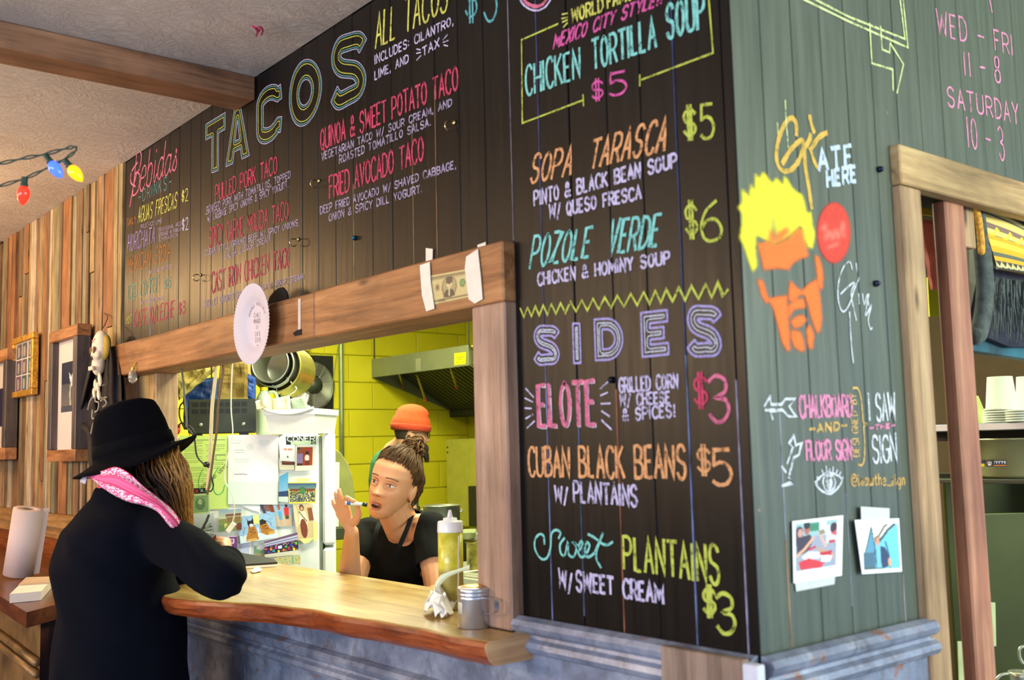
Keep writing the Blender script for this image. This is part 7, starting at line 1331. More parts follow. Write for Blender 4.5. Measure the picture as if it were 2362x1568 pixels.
# ======== the cook
def Zc(x, y, d=3.3): return dep(d, 740 + x / 3.335, 900 + y / 3.335)
cook = empty('person', V((dep(3.45, 940, 1500).x, dep(3.45, 940, 1500).y, 0)), 'woman in black t-shirt and apron talking, right hand raised holding a marker', 'person')
yw = math.radians(25); Ff = (-CF * math.cos(yw) - CR * math.sin(yw)); Uh = (CU * .965 + CR * .24 + CF * .05).normalized(); Ff = (Ff - Uh * Ff.dot(Uh)).normalized(); Rh = Ff.cross(Uh)
hc = Zc(562, 722, 3.33); Mh = frame(Rh, Ff, Uh, hc); SC = .95
bm = MB(); head_shell(bm, Mh, SC, 1.0); ear(bm, Mh, -1, SC * 1.04); ear(bm, Mh, 1, SC * 1.04)
Tf = (-CF * .8 - CR * .6); Tf.z = 0; Tf.normalize(); Tr = Tf.cross(V((0, 0, 1)))
nb = dep(3.42, 937, 1222); chestc = dep(3.46, 925, 1300)
bm.cap(hc - Uh * .055 - Ff * .022, nb - V((0, 0, .01)), .050, .056); bm.cap(hc - Uh * .07 - Ff * .0, nb + Tf * .02, .045, .055)
def torso(m, c, fwd, right, levels, n=28):
    rings = []
    for dz, ar, af, off in levels:
        rings.append([c + V((0, 0, dz)) + fwd * (off + af * math.copysign(abs(math.cos(t)) ** .85, math.cos(t))) + right * (ar * math.copysign(abs(math.sin(t)) ** .85, math.sin(t))) for t in [2 * math.pi * j / n for j in range(n)]])
    m.loft(rings)
zc = chestc.z; lev = [(.135, .045, .045, -.01), (.115, .09, .06, -.01), (.085, .145, .078, -.005), (.03, .165, .10, .0), (-.05, .158, .115, .012), (-.14, .148, .105, .01), (-.24, .15, .105, 0), (-.34, .175, .12, 0), (-.45, .17, .12, 0)]
torso(bm, chestc, Tf, Tr, lev)
Rs, Ls = Zc(362, 1100, 3.52), Zc(842, 1065, 3.36); Re, Rw = Zc(215, 1560, 3.28), Zc(238, 1090, 3.14); Le = dep(3.22, 1012, 1372); Lw = dep(3.02, 950, 1440)
bm.cap(Rs, Re, .050, .042); bm.cap(Re, Rw, .042, .0215); bm.cap(Ls, Le, .052, .042); bm.cap(Le, Lw, .042, .025)
bm.cap(chestc + V((0, 0, .1)), Rs, .06, .052); bm.cap(chestc + V((0, 0, .1)), Ls, .06, .054)
fg = [[(200, 905, 3.125), (182, 852, 3.10), (198, 826, 3.075), (228, 838, 3.055)], [(180, 905, 3.13), (160, 850, 3.12), (148, 805, 3.115), (143, 768, 3.12)], [(158, 925, 3.135), (134, 868, 3.13), (120, 822, 3.125), (116, 790, 3.13)], [(140, 950, 3.14), (114, 905, 3.14), (98, 873, 3.14), (94, 848, 3.145)]]
th = [(262, 1010, 3.12), (290, 945, 3.095), (278, 882, 3.07), (246, 852, 3.05)]
hand_from(bm, Rw, [[Zc(*p) for p in f] for f in fg], [Zc(*p) for p in th], None)
hand_from(bm, Lw, [[Lw + CR * (-.02 * 1) * i - CF * .03 - CU * .05, Lw + CR * (-.02) * i - CF * .06 - CU * .055, Lw + CR * (-.02) * i - CF * .07 - CU * .075] for i in (0, 1, 2, 3)], [Lw + CR * .02 - CU * .02, Lw + CR * .035 - CU * .05 - CF * .02, Lw + CR * .02 - CU * .07 - CF * .04], None)
hipz = zc - .40; feet = []
for sg in (-1, 1):
    hp0 = chestc + Tr * .085 * sg + V((0, 0, -.42)); kn_ = V((hp0.x, hp0.y, .50)) + Tf * .02; an = V((hp0.x, hp0.y, .09)) - Tf * .01; bm.chain([hp0, kn_, an, an + V((0, 0, -.05)) + Tf * .10], [.085, .058, .038, .034])
body = remesh(bm, 'body', .0030, M_skin, cook, 2, .4)
face(Mh, cook, SC, 1.0, look=.9, brow=.003)
for sg in (-1, 1): patch('nostril', Mh, .0095 * sg, -.0395, .0042, lambda s: .0016 * (1 - s * s), lambda s: -.0016 * (1 - s * s), M_mouth, cook, .0012, open_=1.0, sc=SC, n=8)
# forehead creases, their shade painted as thin darker skin bands
for k, zf in enumerate((.040, .047, .054)): patch('forehead_crease', Mh, .004, zf, .036 - k * .004, lambda s: .0006 * (1 - s * s), lambda s: -.0006 * (1 - s * s), M_skin2, cook, .0008, sc=SC)
# t-shirt
tm = MB(); torso(tm, chestc, Tf, Tr, [(a, b + .009 + (.004 if a < -.1 else 0), c + .011, d) for a, b, c, d in lev]); tm.cap(nb + V((0, 0, -.035)) - Tf * .02, Rs, .062, .058); tm.cap(nb + V((0, 0, -.035)) - Tf * .02, Ls, .062, .060); tm.cap(nb - Tf * .03 + V((0, 0, -.02)), nb - Tf * .03 + V((0, 0, .012)), .066, .060)
tm.cap(Rs, Rs.lerp(Re, .42), .058, .060); tm.cap(Ls, Ls.lerp(Le, .55), .056, .058)
def shirt_cut(me):
    import bmesh
    b_ = bmesh.new(); b_.from_mesh(me); kill = []
    o1 = dep(3.32, 905, 1196)
    for v in b_.verts:
        d = v.co - o1; a = d.dot(Tr) / .062; c = d.z / .098; e = d.dot(Tf) / .135
        r = v.co - (Rs.lerp(Re, .43)); l = v.co - (Ls.lerp(Le, .56)); 
        if a * a + c * c + e * e < 1 or (r.dot((Re - Rs).normalized()) > 0 and r.length < .067 and abs((v.co - chestc).dot(Tr)) > .168) or (l.dot((Le - Ls).normalized()) > 0 and l.length < .067 and abs((v.co - chestc).dot(Tr)) > .15): kill.append(v)
    bmesh.ops.delete(b_, geom=kill, context='VERTS')
    for _ in range(12):
        new = {}
        for v in b_.verts:
            nbv = [e.other_vert(v) for e in v.link_edges if e.is_boundary]
            if len(nbv) >= 2: new[v] = v.co * .5 + (nbv[0].co + nbv[1].co) * .25
        for v, c in new.items(): v.co = c
    for v in b_.verts:
        n_ = math.sin(v.co.z * 55 + v.co.x * 40) * math.sin(v.co.y * 37 + v.co.z * 23); v.co += v.normal * .0028 * n_
    b_.to_mesh(me); b_.free()
M_tee = plain('black_cotton', (14, 14, 10), .95, spec=.2, var=.15, scale=10, bmp=.3, bscale=25)
remesh(tm, 't_shirt', .005, M_tee, cook, 5, .5, post=shirt_cut)
# apron: bib panel and straps
ap = MB(); rows = []
for z_ in np.linspace(-.02, -.62, 10):
    w_ = .11 + min(.07, max(0, (-.05 - z_)) * .5); rows.append([chestc + V((0, 0, float(z_))) + Tr * (w_ * s) + Tf * ((.142 + .012 * math.sin(z_ * 20)) * math.sqrt(max(.05, 1 - (s * w_ / .20) ** 2))) for s in np.linspace(-1, 1, 11)])
ap.grid(rows); ap.grid([[p + Tf * .003 for p in r] for r in rows])
M_apr = plain('black_apron_cloth', (9, 10, 10), .9, spec=.2, var=.2, scale=12, bmp=.3, bscale=40); apn = ap.build('apron', M_apr, cook, True)
for a, b, c, d in ((Zc(700, 960, 3.36), Zc(665, 1060, 3.30), Zc(600, 1210, 3.27), Zc(540, 1330, 3.27)), (Zc(455, 1010, 3.44), Zc(430, 1080, 3.37), Zc(400, 1200, 3.32), Zc(380, 1290, 3.32))):
    mm = MB(); pp = smoothpts([a, b, c, d], 6); mm.loft([[p + CR * .008, p + CR * .008 - CF * .003, p - CR * .008 - CF * .003, p - CR * .008] for p in pp]); mm.build('apron_strap', M_apr, apn)
# trousers, shoes
tr_ = MB()
for sg in (-1, 1):
    hp0 = chestc + Tr * .085 * sg + V((0, 0, -.42)); kn_ = V((hp0.x, hp0.y, .50)) + Tf * .02; an = V((hp0.x, hp0.y, .10)) - Tf * .01; tr_.chain([hp0 + V((0, 0, .04)), kn_, an], [.098, .075, .062])
tr_.ell(chestc + V((0, 0, -.42)), (.15, .15, .11)); remesh(tr_, 'trousers', .010, plain('charcoal_denim', (36, 40, 50), .8, var=.1), cook, 4)
for sg in (-1, 1):
    hp0 = chestc + Tr * .085 * sg; a = V((hp0.x, hp0.y, .045)) - Tf * .03; mm = MB().cap(a, a + Tf * .15, .042, .036); mm.build('shoe', M_black, cook, True)
# hair: scalp, swept strands, bun
hair_root_c = Mh @ (V((0, -.02, .02)) * SC)
M_hairb = plain('brown_hair', (82, 54, 24), .6, spec=.25, var=.35, scale=60, bmp=.4, bscale=120); M_hairl = plain('light_brown_hair', (104, 72, 34), .6, spec=.25, var=.3, scale=60)
def scalp(M_, sc, grow, hl, mat, par, name='hair'):
    m = MB(); nz, nt = 40, 48; V_ = {}; 
    for i in range(nz + 1):
        z = -.085 + (.1169 + .085) * i / nz; g = grow if i < nz else grow; a = float(np.interp(z, HZ, HA)) + g; f = float(np.interp(z, HZ, HF)) + g; b = float(np.interp(z, HZ, HB)) + g; yc = (f - b) / 2; hd = (f + b) / 2
        for j in range(nt):
            t = 2 * math.pi * j / nt; V_[(i, j)] = V((a * math.sin(t), yc + hd * math.cos(t), z + (g if i == nz else g * .5 * i / nz)))
    fs = []; idx = {}; vs = []
    for k_, v in V_.items(): idx[k_] = len(vs); vs.append(M_ @ (v * sc))
    for i in range(nz):
        for j in range(nt):
            v = V_[(i, j)]
            if hl(v): fs.append((idx[(i, j)], idx[(i, (j + 1) % nt)], idx[(i + 1, (j + 1) % nt)], idx[(i + 1, j)]))
    fs.append(tuple(idx[(nz, j)] for j in range(nt))); m.add(vs, fs); return m
hl_c = lambda v: v.z > .088 - max(0, -v.y + .045) * 1.6 and (v.y < .045 or v.z > .078) and not (v.y > -.03 and v.z < -.005)
hm = scalp(Mh, SC, .006, hl_c, None, cook)
bun = Mh @ (V((-.012, -.045, .135)) * SC)
rs = np.random.RandomState(12)
for k in range(430):
    t = rs.uniform(-2.7, 2.7); zz_ = float(np.interp(abs(t), [0, .6, 1.15, 1.5, 2.0, 2.7], [.080, .078, .060, .030, -.035, -.075])) + rs.uniform(-.002, .010)
    a = float(np.interp(zz_, HZ, HA)) + .006; f = float(np.interp(zz_, HZ, HF)) + .006; b = float(np.interp(zz_, HZ, HB)) + .006; yc = (f - b) / 2; hd = (f + b) / 2
    p0 = V((a * math.sin(t), yc + hd * math.cos(t), zz_)); bl = V((-.012, -.045, .125)); pts = [p0]
    for s in (.3, .6, .85):
        q = p0.lerp(bl, s); r = q.length; qq = V((q.x / .082, (q.y + .004) / .100, q.z / .121)); n_ = qq.length; tgt = 1.07 + rs.uniform(-.03, .06); q = V((q.x / n_ * tgt, (q.y + .004) / n_ * tgt - .004, q.z / n_ * tgt)); q += V((rs.uniform(-.006, .006), rs.uniform(-.006, .006), rs.uniform(-.004, .004))); pts.append(q)
    pts.append(bl + V((rs.uniform(-.02, .02), rs.uniform(-.02, .02), rs.uniform(-.005, .01))))
    strand(hm, [Mh @ (p * SC) for p in pts], .0027)
hr = hm.build('hair', M_hairb, cook, True)
bn = MB()
for k in range(70):
    R1_ = rs.uniform(.014, .030); ax2 = V(rs.normal(size=3)).normalized(); u_ = ax2.orthogonal().normalized(); v_ = ax2.cross(u_); c_ = bun + V(rs.normal(size=3)) * .006; a0 = rs.uniform(0, 6.28); ln = rs.uniform(2.5, 5.2)
    bn.tube([c_ + (u_ * math.cos(a0 + t) + v_ * math.sin(a0 + t)) * (R1_ + .0015 * t) for t in np.linspace(0, ln, 12)], .0028, 5)
bn.ell(bun, (.022, .022, .020)); bn.build('hair_bun', M_hairl, hr, True)
for pts in ([(680, 720), (668, 790), (664, 850)], [(745, 760), (750, 830), (720, 880), (700, 900)], [(690, 560), (735, 620), (755, 700), (745, 770)], [(735, 880), (760, 905), (735, 930)], [(720, 800), (700, 870), (715, 930)]):
    mm = MB(); strand(mm, [Zc(*p, 3.31 + .02 * i) for i, p in enumerate(pts)], .0035); mm.build('loose_strand', M_hairb, hr, True)
MB().ell(Mh @ (V((-.077, -.006, -.044)) * SC), (.0028,) * 3, None, 10, 8).build('earring', plain('silver', (220, 220, 220), .15, 1, var=0), cook, True)
# marker held between thumb and forefinger
mk = empty('marker_pen', Zc(200, 862, 3.05), 'black capped white marker pinched in woman raised fingers', 'marker')
a, b, c = Zc(186, 866, 3.05), Zc(322, 876, 3.05), Zc(356, 882, 3.05); MB().tube([a, b], .0052, 14).build('barrel', M_white, mk, True); MB().tube([b, c], .0058, 14).build('cap', M_black, mk, True); MB().tube([a.lerp(b, .12), a.lerp(b, .32)], .0054, 14).build('blue_band', plain('blue_label', (60, 90, 170), .4), mk, True)
# ======== the man in the orange beanie
def Zm(x, y, d=5.7): return dep(d, 740 + x / 3.335, 900 + y / 3.335)
mc = Zm(690, 330, 5.7); gm_ = V((mc.x, mc.y, 0)) - CR * .12; gm_.z = 0
man = empty('person', gm_, 'bearded man in orange beanie and green shirt, back turned', 'person')
Fm = (CR * .93 + CF * .30); Fm.z = 0; Fm.normalize(); Um = (V((0, 0, 1)) - Fm * -.10).normalized(); Fm2 = (Fm - Um * Fm.dot(Um)).normalized(); Mm = frame(Fm2.cross(Um), Fm2, Um, mc); SM = 1.02
mb = MB(); head_shell(mb, Mm, SM, 0); ear(mb, Mm, -1, SM); ear(mb, Mm, 1, SM)
mch = Zm(560, 680, 5.85); Rm = Fm.cross(V((0, 0, 1)))
mb.cap(mc - Um * .05 - Fm * .02, mch + V((0, 0, .15)), .056, .062); torso(mb, mch, Fm, Rm, [(.17, .06, .06, 0), (.14, .13, .08, -.01), (.10, .19, .10, -.01), (0, .195, .125, 0), (-.15, .175, .12, 0), (-.3, .165, .12, 0), (-.42, .17, .12, 0)])
for sg in (-1, 1):
    S_ = mch + Rm * .19 * sg + V((0, 0, .09)); E_ = S_ + V((0, 0, -.28)) + Rm * .04 * sg + Fm * .04; W_ = E_ + Fm * .06 + V((0, 0, -.24)) - Rm * .02 * sg; mb.cap(S_, E_, .058, .045); mb.cap(E_, W_, .045, .028)
    hand_from(mb, W_, [[W_ + V((0, 0, -.085)) + Fm * (.012 * (i - 1.5)), W_ + V((0, 0, -.125)) + Fm * (.012 * (i - 1.5)), W_ + V((0, 0, -.155)) + Fm * (.012 * (i - 1.5)) - Rm * .02 * sg] for i in range(4)], [W_ + Fm * .02 - V((0, 0, .03)), W_ + Fm * .035 - V((0, 0, .06)), W_ + Fm * .035 - V((0, 0, .09))], None)
    H_ = mch + Rm * .09 * sg + V((0, 0, -.42)); mb.chain([H_, V((H_.x, H_.y, .5)), V((H_.x, H_.y, .09)), V((H_.x, H_.y, .05)) + Fm * .12], [.09, .062, .042, .036])
remesh(mb, 'body', .0065, M_skin2, man, 2, .4); face(Mm, man, SM, 0)
ms = MB(); torso(ms, mch, Fm, Rm, [(.165, .075, .072, 0), (.14, .14, .09, -.01), (.10, .20, .112, -.01), (0, .207, .137, 0), (-.15, .187, .132, 0), (-.3, .18, .132, 0), (-.45, .185, .134, 0)])
for sg in (-1, 1): S_ = mch + Rm * .19 * sg + V((0, 0, .09)); E_ = S_ + V((0, 0, -.28)) + Rm * .04 * sg + Fm * .04; ms.cap(S_, S_.lerp(E_, .7), .07, .064)
remesh(ms, 'shirt', .008, plain('green_jersey', (34, 110, 70), .85, var=.1, bmp=.2, bscale=30), man, 5)
mt = MB()
for sg in (-1, 1): H_ = mch + Rm * .09 * sg + V((0, 0, -.42)); mt.chain([H_ + V((0, 0, .03)), V((H_.x, H_.y, .5)), V((H_.x, H_.y, .1))], [.1, .08, .065])
mt.ell(mch + V((0, 0, -.42)), (.16, .16, .1)); remesh(mt, 'trousers', .012, plain('charcoal_denim', (36, 40, 50), .8), man, 4)
for sg in (-1, 1): H_ = mch + Rm * .09 * sg; a = V((H_.x, H_.y, .045)) - Fm * .02; MB().cap(a, a + Fm * .17, .044, .038).build('shoe', M_black, man, True)
M_bean = plain('orange_wool', (226, 74, 22), .9, var=.12, scale=40, bmp=.5, bscale=90)
rg = []
for k, (z_, g) in enumerate([(.018, .012), (.03, .015), (.05, .017), (.075, .022), (.092, .026)]): rg.append([Mm @ (V(((float(np.interp(z_, HZ, HA)) + g) * math.sin(t), (float(np.interp(z_, HZ, HF)) - float(np.interp(z_, HZ, HB))) / 2 + ((float(np.interp(z_, HZ, HF)) + float(np.interp(z_, HZ, HB))) / 2 + g) * math.cos(t), z_ + .004)) * SM) for t in [2 * math.pi * j / 36 for j in range(36)]])
for s, zq in ((.93, .114), (.80, .132), (.62, .145), (.40, .153), (.18, .157)): rg.append([Mm @ (V((.083 * s * math.sin(t), .002 + .096 * s * math.cos(t), zq)) * SM) for t in [2 * math.pi * j / 36 for j in range(36)]])
bn_ = MB().loft(rg).build('beanie', M_bean, man, True)
cf = []
for z_, g in ((.010, .012), (.008, .018), (.014, .0215), (.036, .0235), (.044, .020), (.045, .014)): cf.append([Mm @ (V(((float(np.interp(z_, HZ, HA)) + g) * math.sin(t) * (1 + .006 * (j % 2)), (float(np.interp(z_, HZ, HF)) - float(np.interp(z_, HZ, HB))) / 2 + ((float(np.interp(z_, HZ, HF)) + float(np.interp(z_, HZ, HB))) / 2 + g) * math.cos(t) * (1 + .006 * (j % 2)), z_ + .003)) * SM) for j, t in enumerate([2 * math.pi * j / 72 for j in range(72)])])
MB().loft(cf, caps=False).build('cuff', plain('rust_wool_cuff', (176, 58, 22), .9, var=.12, scale=60, bmp=.5, bscale=120), bn_, True)
bd = MB(); rs = np.random.RandomState(4)
for k in range(170):
    x = rs.uniform(-.060, .060); z_ = rs.uniform(-.105, -.045) if abs(x) > .028 else rs.uniform(-.112, -.080); p = V((x, hsurf(x, z_), z_)); d = V((x * .3, .5, -1)).normalized(); L_ = rs.uniform(.03, .055); strand(bd, [Mm @ (p * SM), Mm @ ((p + d * L_ * .5 + V((0, .008, 0))) * SM), Mm @ ((p + d * L_) * SM)], .0045, 4)
for sg in (-1, 1):
    for k in range(40):
        z_ = rs.uniform(-.075, .0); y_ = rs.uniform(-.002, .045); a = float(np.interp(z_, HZ, HA)); p = V((sg * a * .97, y_, z_)); strand(bd, [Mm @ (p * SM), Mm @ ((p + V((sg * .006, .006, -.014))) * SM), Mm @ ((p + V((sg * .002, .008, -.03))) * SM)], .004, 4)
bd.build('beard', plain('dark_beard', (48, 34, 22), .8, var=.3, scale=80), man, True)
nh = scalp(Mm, SM, .004, lambda v: v.z > -.05 and v.z < .03 and v.y < -.015, None, man); nh.f = nh.f[:-1]; nh.mi = nh.mi[:-1]; nh.build('hair', plain('short_dark_hair', (60, 46, 30), .8, var=.3, scale=90), man, True)
gl_ = MB()
for sg in (-1, 1): c_ = V((.031 * sg, .100, .000)); gl_.tube([Mm @ ((c_ + V((.022 * math.cos(t), -.006 * abs(math.cos(t)) , .018 * math.sin(t)))) * SM) for t in np.linspace(0, 6.283, 25)], .0022, 6, False); gl_.tube([Mm @ (V((.053 * sg, .094, .002)) * SM), Mm @ (V((.078 * sg, .04, .004)) * SM), Mm @ (V((.078 * sg, -.015, .0)) * SM)], .002, 6)
gl_.tube([Mm @ (V((-.009, .106, .004)) * SM), Mm @ (V((.009, .106, .004)) * SM)], .002, 6); gl_.build('glasses', M_black, man)
# ======== the customer at the counter
Fw = (CR * .80 + CF * .60); Fw.z = 0; Fw.normalize(); Rw_ = Fw.cross(V((0, 0, 1)))
nk = dep(2.88, 292, 1165); tc = V((dep(2.88, 262, 1400).x, dep(2.88, 262, 1400).y, 0))
cus = empty('person', tc, 'woman in black coat, black hat and pink scarf writing at counter', 'person')
hcc = dep(2.90, 318, 1068); Uc = (V((0, 0, 1)) * .96 + Fw * .22).normalized(); Fc = (Fw - Uc * Fw.dot(Uc)).normalized(); Mc = frame(Fc.cross(Uc), Fc, Uc, hcc)
cbm = MB(); head_shell(cbm, Mc, 1.0, 0); ear(cbm, Mc, -1); ear(cbm, Mc, 1)
cbm.cap(hcc - Uc * .055 - Fc * .02, nk + V((0, 0, -.03)), .050, .06)
def tz_(z): k = (1.33 - z) / .45; return nk.lerp(tc + V((0, 0, nk.z)), min(1, max(0, k)))
def cring(z, ar, af, off=0.0, n=32): c = tz_(z); c = V((c.x, c.y, z)) + Fw * off; return [c + Fw * (af * math.copysign(abs(math.cos(t)) ** .9, math.cos(t))) + Rw_ * (ar * math.copysign(abs(math.sin(t)) ** .9, math.sin(t))) for t in [2 * math.pi * j / n for j in range(n)]]
torso_l = [(1.325, .055, .055, 0), (1.30, .10, .075, -.01), (1.27, .155, .095, -.015), (1.22, .175, .115, -.02), (1.12, .178, .13, -.01), (1.0, .165, .125, 0), (.9, .178, .135, 0), (.8, .17, .13, 0)]
cbm.loft([cring(z, a, b, o) for z, a, b, o in torso_l])
RS, RE, RW = dep(2.76, 380, 1240), dep(2.52, 516, 1332), dep(2.70, 528, 1290); LS, LE, LW = dep(3.04, 216, 1230), dep(3.10, 396, 1350), dep(2.98, 432, 1262)
cbm.cap(RS, RE, .05, .042); cbm.cap(RE, RW, .042, .026); cbm.cap(LS, LE, .05, .042); cbm.cap(LE, LW, .042, .026)
def D(px, py, d): return dep(d, px, py)
hand_from(cbm, RW, [[D(512, 1256, 2.745), D(499, 1252, 2.76), D(494, 1262, 2.765), D(497, 1272, 2.76)], [D(514, 1250, 2.765), D(500, 1247, 2.79), D(493, 1256, 2.795), D(494, 1268, 2.79)], [D(518, 1247, 2.785), D(505, 1243, 2.81), D(497, 1250, 2.815), D(497, 1262, 2.81)], [D(524, 1247, 2.80), D(512, 1243, 2.825), D(504, 1250, 2.83), D(503, 1260, 2.83)]], [D(526, 1272, 2.715), D(512, 1268, 2.725), D(501, 1266, 2.745), D(492, 1262, 2.76)], None, .020, .0088)
hand_from(cbm, LW, [[D(438, 1234, 2.97), D(443, 1226, 2.98), D(440, 1216, 2.985)], [D(441, 1236, 2.955), D(447, 1230, 2.965), D(445, 1220, 2.97)], [D(443, 1240, 2.94), D(449, 1236, 2.95), D(447, 1226, 2.955)], [D(443, 1246, 2.93), D(449, 1243, 2.935), D(448, 1234, 2.94)]], [D(428, 1242, 2.95), D(430, 1230, 2.94), D(436, 1222, 2.945)], None)
for sg in (-1, 1):
    H_ = tc + Rw_ * .09 * sg + V((0, 0, .85)); cbm.chain([H_, V((H_.x, H_.y, .48)), V((H_.x, H_.y, .09)), V((H_.x, H_.y, .05)) + Fw * .11], [.08, .056, .038, .033])
remesh(cbm, 'body', .0048, M_skin, cus, 2, .4); face(Mc, cus, 1.0, 0)
ct = MB(); ct.loft([cring(z, a, b, o) for z, a, b, o in [(1.335, .075, .075, -.005), (1.31, .118, .092, -.012), (1.285, .160, .108, -.018), (1.24, .188, .132, -.028), (1.14, .195, .155, -.025), (1.02, .19, .165, .012), (.92, .20, .172, .018), (.80, .215, .18, .018), (.62, .235, .20, .018), (.50, .25, .21, .018)]])
ct.cap(RS, RE, .070, .057); ct.cap(RE, RE.lerp(RW, .80), .057, .044); ct.cap(LS, LE, .072, .060); ct.cap(LE, LE.lerp(LW, .9), .060, .046); ct.cap(nk + V((0, 0, -.05)), RS, .08, .070); ct.cap(nk + V((0, 0, -.05)), LS, .08, .072)
ct.loft([cring(1.30, .085, .080, -.01), cring(1.33, .082, .078, -.012), cring(1.365, .072, .070, -.016)])
def coat_post(me):
    for v in me.vertices:
        c = v.co; n_ = v.normal; r = (c - RE).length; d = (c - RS).length
        ang = c.x * 38 + c.z * 52 + 2.2 * math.sin(c.y * 31 + c.z * 19)
        w_ = .0032 * gs(r - .10, .07) * math.sin(ang * 1.3) + .003 * gs(d - .16, .10) * math.sin(ang * .8 + 1)
        w_ += .006 * max(0, min(1, (1.0 - c.z) / .3)) * math.sin(math.atan2((c - tc).dot(Rw_), (c - tc).dot(Fw)) * 7) + .003 * math.sin(c.z * 22 + c.x * 30 + c.y * 17)
        v.co = c + n_ * w_
        if v.co.z < ZT + .0035 and v.co.y > -.36 and (c - RE).length < .14: v.co.z = ZT + .0035
M_coat = plain('black_wool_coat', (5, 7, 18), 1.0, var=.1, scale=20, bmp=.25, bscale=200, spec=.12)
remesh(ct, 'coat', .009, M_coat, cus, 6, .5, post=coat_post)
tl_ = MB()
for sg in (-1, 1): H_ = tc + Rw_ * .09 * sg + V((0, 0, .85)); tl_.chain([H_, V((H_.x, H_.y, .48)), V((H_.x, H_.y, .11))], [.092, .07, .058])
remesh(tl_, 'trousers', .010, M_coat, cus, 4)
for sg in (-1, 1): H_ = tc + Rw_ * .09 * sg; a = V((H_.x, H_.y, .042)) - Fw * .03; MB().cap(a, a + Fw * .16, .041, .035).build('shoe', M_black, cus, True)
# hat
fh = (CR * .945 + CF * .22 + CU * .24).normalized(); uh = (V((0, 0, 1)) * .97 - CR * .20).normalized(); uh = (uh - fh * uh.dot(fh)).normalized(); rh = fh.cross(uh)
ho = dep(2.90, 312, 1048); M_felt = plain('black_felt', (4, 4, 9), 1.0, var=.1, scale=30, bmp=.2, bscale=250, spec=.12)
def Hh(x, y, z): return ho + rh * x + fh * y + uh * z
hat = MB(); nn = 56; rings = []
prof_h = [(1.0, -.004, 1), (1.0, .0, 1), (.86, .000, 1), (.66, .004, .6), (.585, .016, .3), (.565, .035, 0), (.535, .08, 0), (.49, .122, 0), (.45, .142, 0), (.38, .150, 0), (.25, .140, 0), (.08, .130, 0)]
for r, z, b_ in prof_h:
    row = []
    for j in range(nn):
        t = 2 * math.pi * j / nn; c, s = math.cos(t), math.sin(t); A_, B_ = .172, .140
        k = (r - .6) / .4 if r > .6 else 0
        if r <= .6: A_ = .188; B_ = .150
        x, y = B_ * r * s, A_ * r * c; zz = z
        zz += k * (-.036 * s * s + (.006 if c > 0 else -.020) * c * c * (1 if c > 0 else 1)) + (0.006 * max(0, c) * k)
        if z > .115: zz -= .016 * gs(x, .018) * (1 if r < .45 else .5) + .014 * max(0, -c) * (r / .5); x *= 1 - .10 * max(0, c)
        row.append(Hh(x, y, zz))
    rings.append(row)
hat.loft(rings, caps=False); hat.add(rings[-1], [tuple(range(nn))])
lower = [[p - uh * .0035 for p in r] for r in rings[1:6]]; hat.loft(lower[::-1], caps=False)
ht = hat.build('hat', M_felt, cus, True, label='black felt hat with a drooping brim')
MB().loft([[Hh(.150 * r * math.sin(t), .188 * r * math.cos(t), z) for t in [2 * math.pi * j / nn for j in range(nn)]] for r, z in ((.592, .014), (.600, .016), (.578, .044), (.566, .045))], caps=False).build('hat_band', plain('black_ribbon', (6, 6, 10), .9, var=0, spec=.1), ht, True)
# hair falling from under the hat; golden strands paint its kitchen-lit side
rs = np.random.RandomState(21); h1, h2, h3 = MB(), MB(), MB()
for k in range(820):
    u_ = rs.rand(); x0 = 262 + 150 * u_ + rs.uniform(-4, 4); y0 = 1085 - 62 * u_ + rs.uniform(-6, 8); d0 = 2.79 + rs.uniform(-.03, .15) + .05 * u_
    x1 = x0 + 14 + rs.uniform(-12, 14) - 2 * u_; x2 = 332 + 100 * u_ + rs.uniform(-14, 14); x3 = 368 + 76 * u_ + rs.uniform(-8, 8); y3 = 1128 + 105 * min(1, .35 + u_) + rs.uniform(-26, 20)
    wv = rs.uniform(-2.5, 2.5); pts = [dep(d0 + .07, x0, y0 - 8), dep(d0 + .02, x0, y0 + 14), dep(d0, x1 + wv, y0 + 50), dep(d0, x2 - wv, y0 + 95 if u_ > .2 else y0 + 60), dep(d0 + .02, x3, y3)]
    tgt = h1 if u_ < .50 + rs.uniform(-.2, .2) else (h2 if u_ < .76 + rs.uniform(-.15, .15) else h3); strand(tgt, pts, rs.uniform(.0013, .0026), 4)
h1.ell(dep(2.93, 330, 1095), (.06, .06, .10), None, 20, 14)
hw = h1.build('hair', plain('dark_brown_hair', (44, 28, 20), .35, var=.3, scale=70), cus, True)
h2.build('brown_locks', plain('warm_brown_hair', (112, 72, 34), .35, var=.3, scale=70), hw, True, label='warm brown middle locks'); h3.build('lit_golden_locks', plain('lit_golden_hair', (176, 128, 62), .35, var=.3, scale=70), hw, True, label='golden brown front locks with kitchen light in the colour')
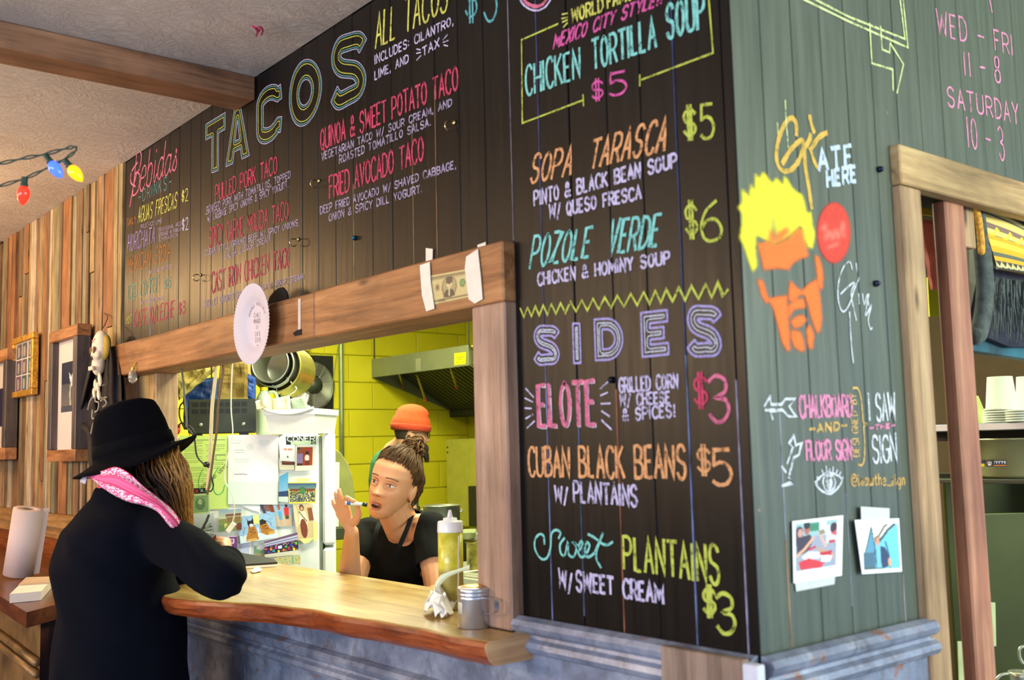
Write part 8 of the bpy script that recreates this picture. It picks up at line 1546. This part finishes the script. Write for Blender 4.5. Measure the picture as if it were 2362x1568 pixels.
# scarf: a folded band round the neck with a woven pattern
def scarf_mat():
    m_, nt, bs = nmat('pink_check_scarf'); tc_ = N(nt, 'ShaderNodeTexCoord'); sp = N(nt, 'ShaderNodeSeparateXYZ'); nt.links.new(tc_.outputs['UV'], sp.inputs[0])
    mp = N(nt, 'ShaderNodeMapping'); mp.inputs['Scale'].default_value = (46, 13, 1); mp.inputs['Rotation'].default_value = (0, 0, .5); nt.links.new(tc_.outputs['UV'], mp.inputs[0])
    vo = N(nt, 'ShaderNodeTexVoronoi'); vo.inputs['Scale'].default_value = 1; vo.inputs['Randomness'].default_value = .55; nt.links.new(mp.outputs[0], vo.inputs['Vector'])
    white, pink, deep = srgb((236, 214, 228)), srgb((236, 76, 134)), srgb((206, 22, 84))
    spots = ramp(nt, vo.outputs['Distance'], [(0, white), (.50, white), (.56, pink), (1, pink)])
    band = ramp(nt, sp.outputs['Y'], [(0, (0, 0, 0, 1)), (.31, (1, 1, 1, 1)), (.68, (0, 0, 0, 1))], 'CONSTANT')
    lines = ramp(nt, sp.outputs['Y'], [(0, (1, 1, 1, 1)), (.03, (0, 0, 0, 1)), (.29, (1, 1, 1, 1)), (.31, (0, 0, 0, 1)), (.36, (1, 1, 1, 1)), (.385, (0, 0, 0, 1)), (.62, (1, 1, 1, 1)), (.65, (0, 0, 0, 1)), (.67, (1, 1, 1, 1)), (.69, (0, 0, 0, 1))], 'CONSTANT')
    c = mix(nt, band, spots, srgb((238, 104, 152))); c = mix(nt, lines, c, deep); nt.links.new(c, bs.inputs['Base Color']); bs.inputs['Roughness'].default_value = .9; return m_
up_ = smoothpts([V((x, y, d)) for x, y, d in ((196, 1092, 2.84), (232, 1086, 2.77), (268, 1076, 2.735), (300, 1092, 2.715), (330, 1120, 2.70), (362, 1145, 2.70), (397, 1174, 2.70), (418, 1204, 2.71), (430, 1230, 2.73))], 6)
lo_ = smoothpts([V((x, y, d)) for x, y, d in ((206, 1100, 2.83), (232, 1122, 2.76), (262, 1142, 2.72), (296, 1158, 2.695), (330, 1166, 2.68), (362, 1180, 2.68), (388, 1210, 2.67), (408, 1232, 2.69), (424, 1246, 2.73))], 6)
P = []; K_ = len(up_); J_ = 20
for i in range(K_):
    a, b = up_[i], lo_[i]; row = []
    for j in range(J_ + 1):
        s = j / J_; q = a.lerp(b, s); bul = .022 * math.sin(math.pi * s) + .0045 * math.sin(s * 22 + i * .05); row.append(dep(q.z - bul, q.x, q.y))
    P.append(row)
sm = MB().grid(P); me = sm.mesh('scarf', True); uvl = me.uv_layers.new(name='UVMap')
for poly in me.polygons:
    for li in poly.loop_indices: vi = me.loops[li].vertex_index; uvl.data[li].uv = ((vi // (J_ + 1)) / (K_ - 1), (vi % (J_ + 1)) / J_)
sc_o = link(me, 'scarf', cus, scarf_mat()); sc_o['label'] = 'pink and white patterned scarf'
md = sc_o.modifiers.new('thick', 'SOLIDIFY'); md.thickness = .006; md.offset = -1
MB().loft([[nk + V((0, 0, z_)) + Fw * (r * math.cos(t) + .0) + Rw_ * (r * math.sin(t)) for t in [2 * math.pi * j / 24 for j in range(24)]] for r, z_ in ((.068, -.01), (.078, .01), (.078, .05), (.066, .07))]).build('scarf_inner_wrap', plain('pink_scarf_plain', (226, 70, 128), .9), sc_o, True)
mm = MB()
for k in range(9): strand(mm, [dep(2.84, 200, 1094), dep(2.85, 192 + k * .8, 1100 + k), dep(2.86, 184 + k * 1.5, 1112 + k * .6)], .003, 4)
mm.build('scarf_tassel', plain('white_tassel', (226, 216, 224), .9), sc_o, True)
# card held in the writing hand, bracelet on far wrist
MB().quadbox([dep(2.79, *p) for p in ((484, 1254), (498, 1230), (499, 1250), (495, 1262))], CF, .0012).build('red_card', plain('red_card', (206, 40, 50), .5), label='red card corner held up in customer writing hand', cat='card')
MB().tube([dep(2.80, *p) for p in ((462, 1252), (474, 1252), (486, 1258), (488, 1264))], .004, 6).build('blue_pen', plain('teal_pen', (80, 170, 160), .4), label='teal pen beside customer writing hand', cat='pen')
